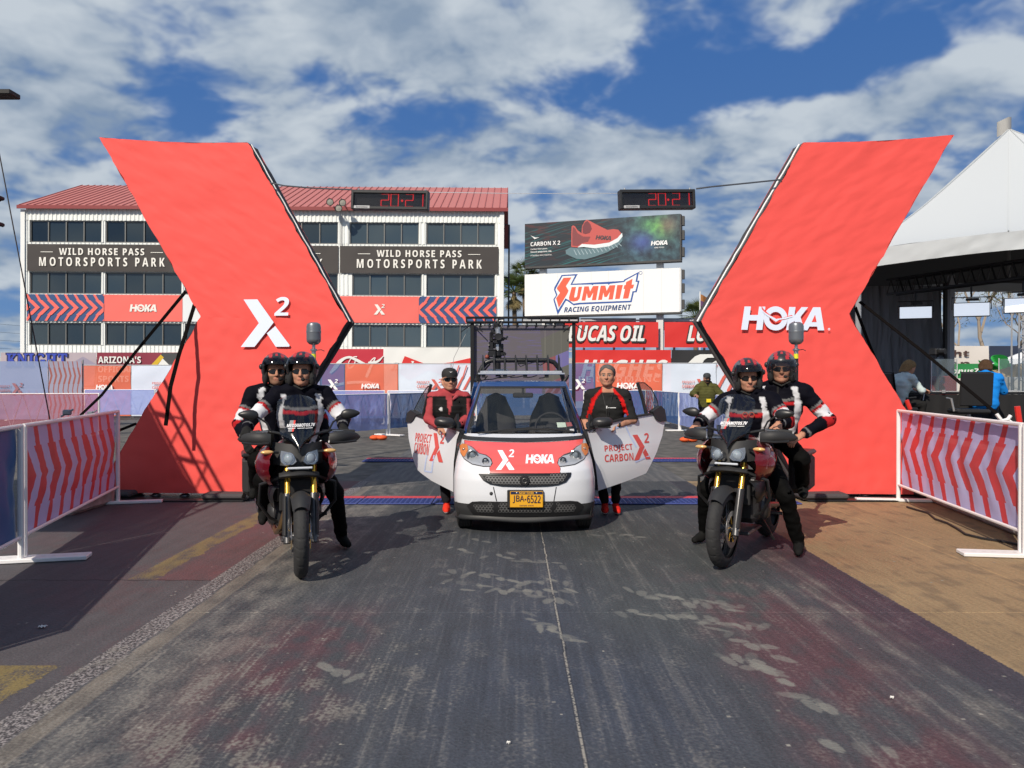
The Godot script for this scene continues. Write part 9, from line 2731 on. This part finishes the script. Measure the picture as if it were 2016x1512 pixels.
	for i in 12: part(tw, "lacing", MB.new().tube([Vector3(-0.16, i * 0.4, 0.16), Vector3(0.16, i * 0.4 + 0.2, 0.16), Vector3(-0.16, i * 0.4 + 0.4, 0.16)], 0.013, 5), mat(lin(0.5, 0.5, 0.5), 0.4, 0.5))
	build_tree(P(1975, 0, 38) * Vector3(1, 0, 1))

func build_tree(at: Vector3) -> void:
	var t := thing("sparse_tree", "pale-barked tree with thin twisted branches beyond the tent", "tree", at)
	rng.seed = 63
	var wood := MB.new(); var leaf := MB.new()
	var grow := func(me: Callable, p: Vector3, dir: Vector3, len: float, r: float, lv: int):
		var pts := [p]; var rs := [r]
		var q := p; var d := dir
		for i in 4:
			d = (d + Vector3(rng.randf_range(-0.28, 0.28), rng.randf_range(-0.06, 0.16), rng.randf_range(-0.28, 0.28))).normalized()
			q += d * len / 4
			pts.append(q); rs.append(lerpf(r, r * 0.55, (i + 1) / 4.0))
		wood.tube(pts, rs, 6 if lv < 2 else 4, false)
		if lv >= 3:
			for e in 26:
				var c := q + Vector3(rng.randf_range(-0.5, 0.5), rng.randf_range(-0.7, 0.25), rng.randf_range(-0.5, 0.5))
				var a := Vector3(rng.randf_range(-1, 1), rng.randf_range(-1.4, 0.2), rng.randf_range(-1, 1)).normalized() * rng.randf_range(0.07, 0.14)
				var b := a.cross(Vector3(rng.randf(), rng.randf(), rng.randf())).normalized() * 0.025
				leaf.tri(c + b, c - b, c + a * 2)
			return
		for i in (3 if lv < 2 else 3):
			var s: Vector3 = pts[rng.randi_range(2, 4)]
			var nd := (d + Vector3(rng.randf_range(-1, 1), rng.randf_range(-0.15, 0.6), rng.randf_range(-1, 1)) * 0.95).normalized()
			me.call(me, s, nd, len * rng.randf_range(0.55, 0.8), r * 0.55, lv + 1)
	for q in [[Vector3(-0.55, 1, 0.1), 3.4, 0.13], [Vector3(0.35, 1, -0.1), 3.6, 0.17], [Vector3(-1.1, 0.6, 0.2), 3.2, 0.10], [Vector3(-0.2, 1, 0.4), 3.2, 0.11]]:
		grow.call(grow, Vector3(0, 1.4, 0), q[0].normalized(), q[1], q[2], 0)
	wood.tube([Vector3.ZERO, Vector3(0, 1.6, 0)], [0.30, 0.22], 10, false)
	part(t, "trunk", wood, mat(lin(0.30, 0.25, 0.20), 0.9), 60)
	part(t, "crown", leaf, mat(lin(0.085, 0.095, 0.04), 0.7)).set_meta("kind", "stuff")
func build_all() -> void:
	m_red = mat(lin(0.80, 0.10, 0.085), 0.75)
	m_navy = mat(lin(0.03, 0.075, 0.19), 0.7)
	m_white = mat(lin(0.76, 0.77, 0.77), 0.6)
	m_black = mat(lin(0.018, 0.018, 0.019), 0.6)
	build_race_building()
	build_wall_banners()
	build_sign_boards()
	build_palms()
	build_arches()
	build_clocks()
	build_barriers()
	build_screen()
	build_left_tent()
	build_car()
	make_bike("dark red motorcycle with two riders in front of the X2 arch", G(592, 1137), deg_to_rad(20), deg_to_rad(-4))
	make_bike("dark red motorcycle with two riders in front of the HOKA arch", G(1424, 1117), deg_to_rad(-31.6), deg_to_rad(-2))
	build_riders()
	build_standing()
	build_tent()
func _ready() -> void:
	# camera
	var cam := Camera3D.new()
	cam.name = "camera"
	cam.fov = rad_to_deg(2.0 * atan(756.0 / F))
	cam.far = 2000.0
	cam.near = 0.05
	add_child(cam)
	cam.position = Vector3(0, EYE, 0)
	cam.rotation.x = -atan(8.0 / F)
	cam.current = true
	# sky, sun, exposure
	var env := Environment.new()
	env.background_mode = Environment.BG_SKY
	env.tonemap_mode = Environment.TONE_MAPPER_LINEAR
	env.tonemap_exposure = 1.0
	env.sdfgi_enabled = true
	env.ssao_enabled = true
	env.ssil_enabled = true
	var sky := Sky.new()
	var sm := PanoramaSkyMaterial.new()
	sm.panorama = make_sky()
	sky.sky_material = sm
	env.sky = sky
	var we := WorldEnvironment.new()
	we.name = "environment"
	we.environment = env
	add_child(we)
	var sun := DirectionalLight3D.new()
	sun.name = "sun"
	sun.light_energy = 1.5
	sun.light_color = Color(1.0, 0.955, 0.89)
	sun.light_angular_distance = 0.53
	sun.shadow_enabled = true
	add_child(sun)
	sun.look_at_from_position(Vector3.ZERO, Vector3(0.56, -1.0, -1.08), Vector3.UP)
	build_ground()
	build_all()
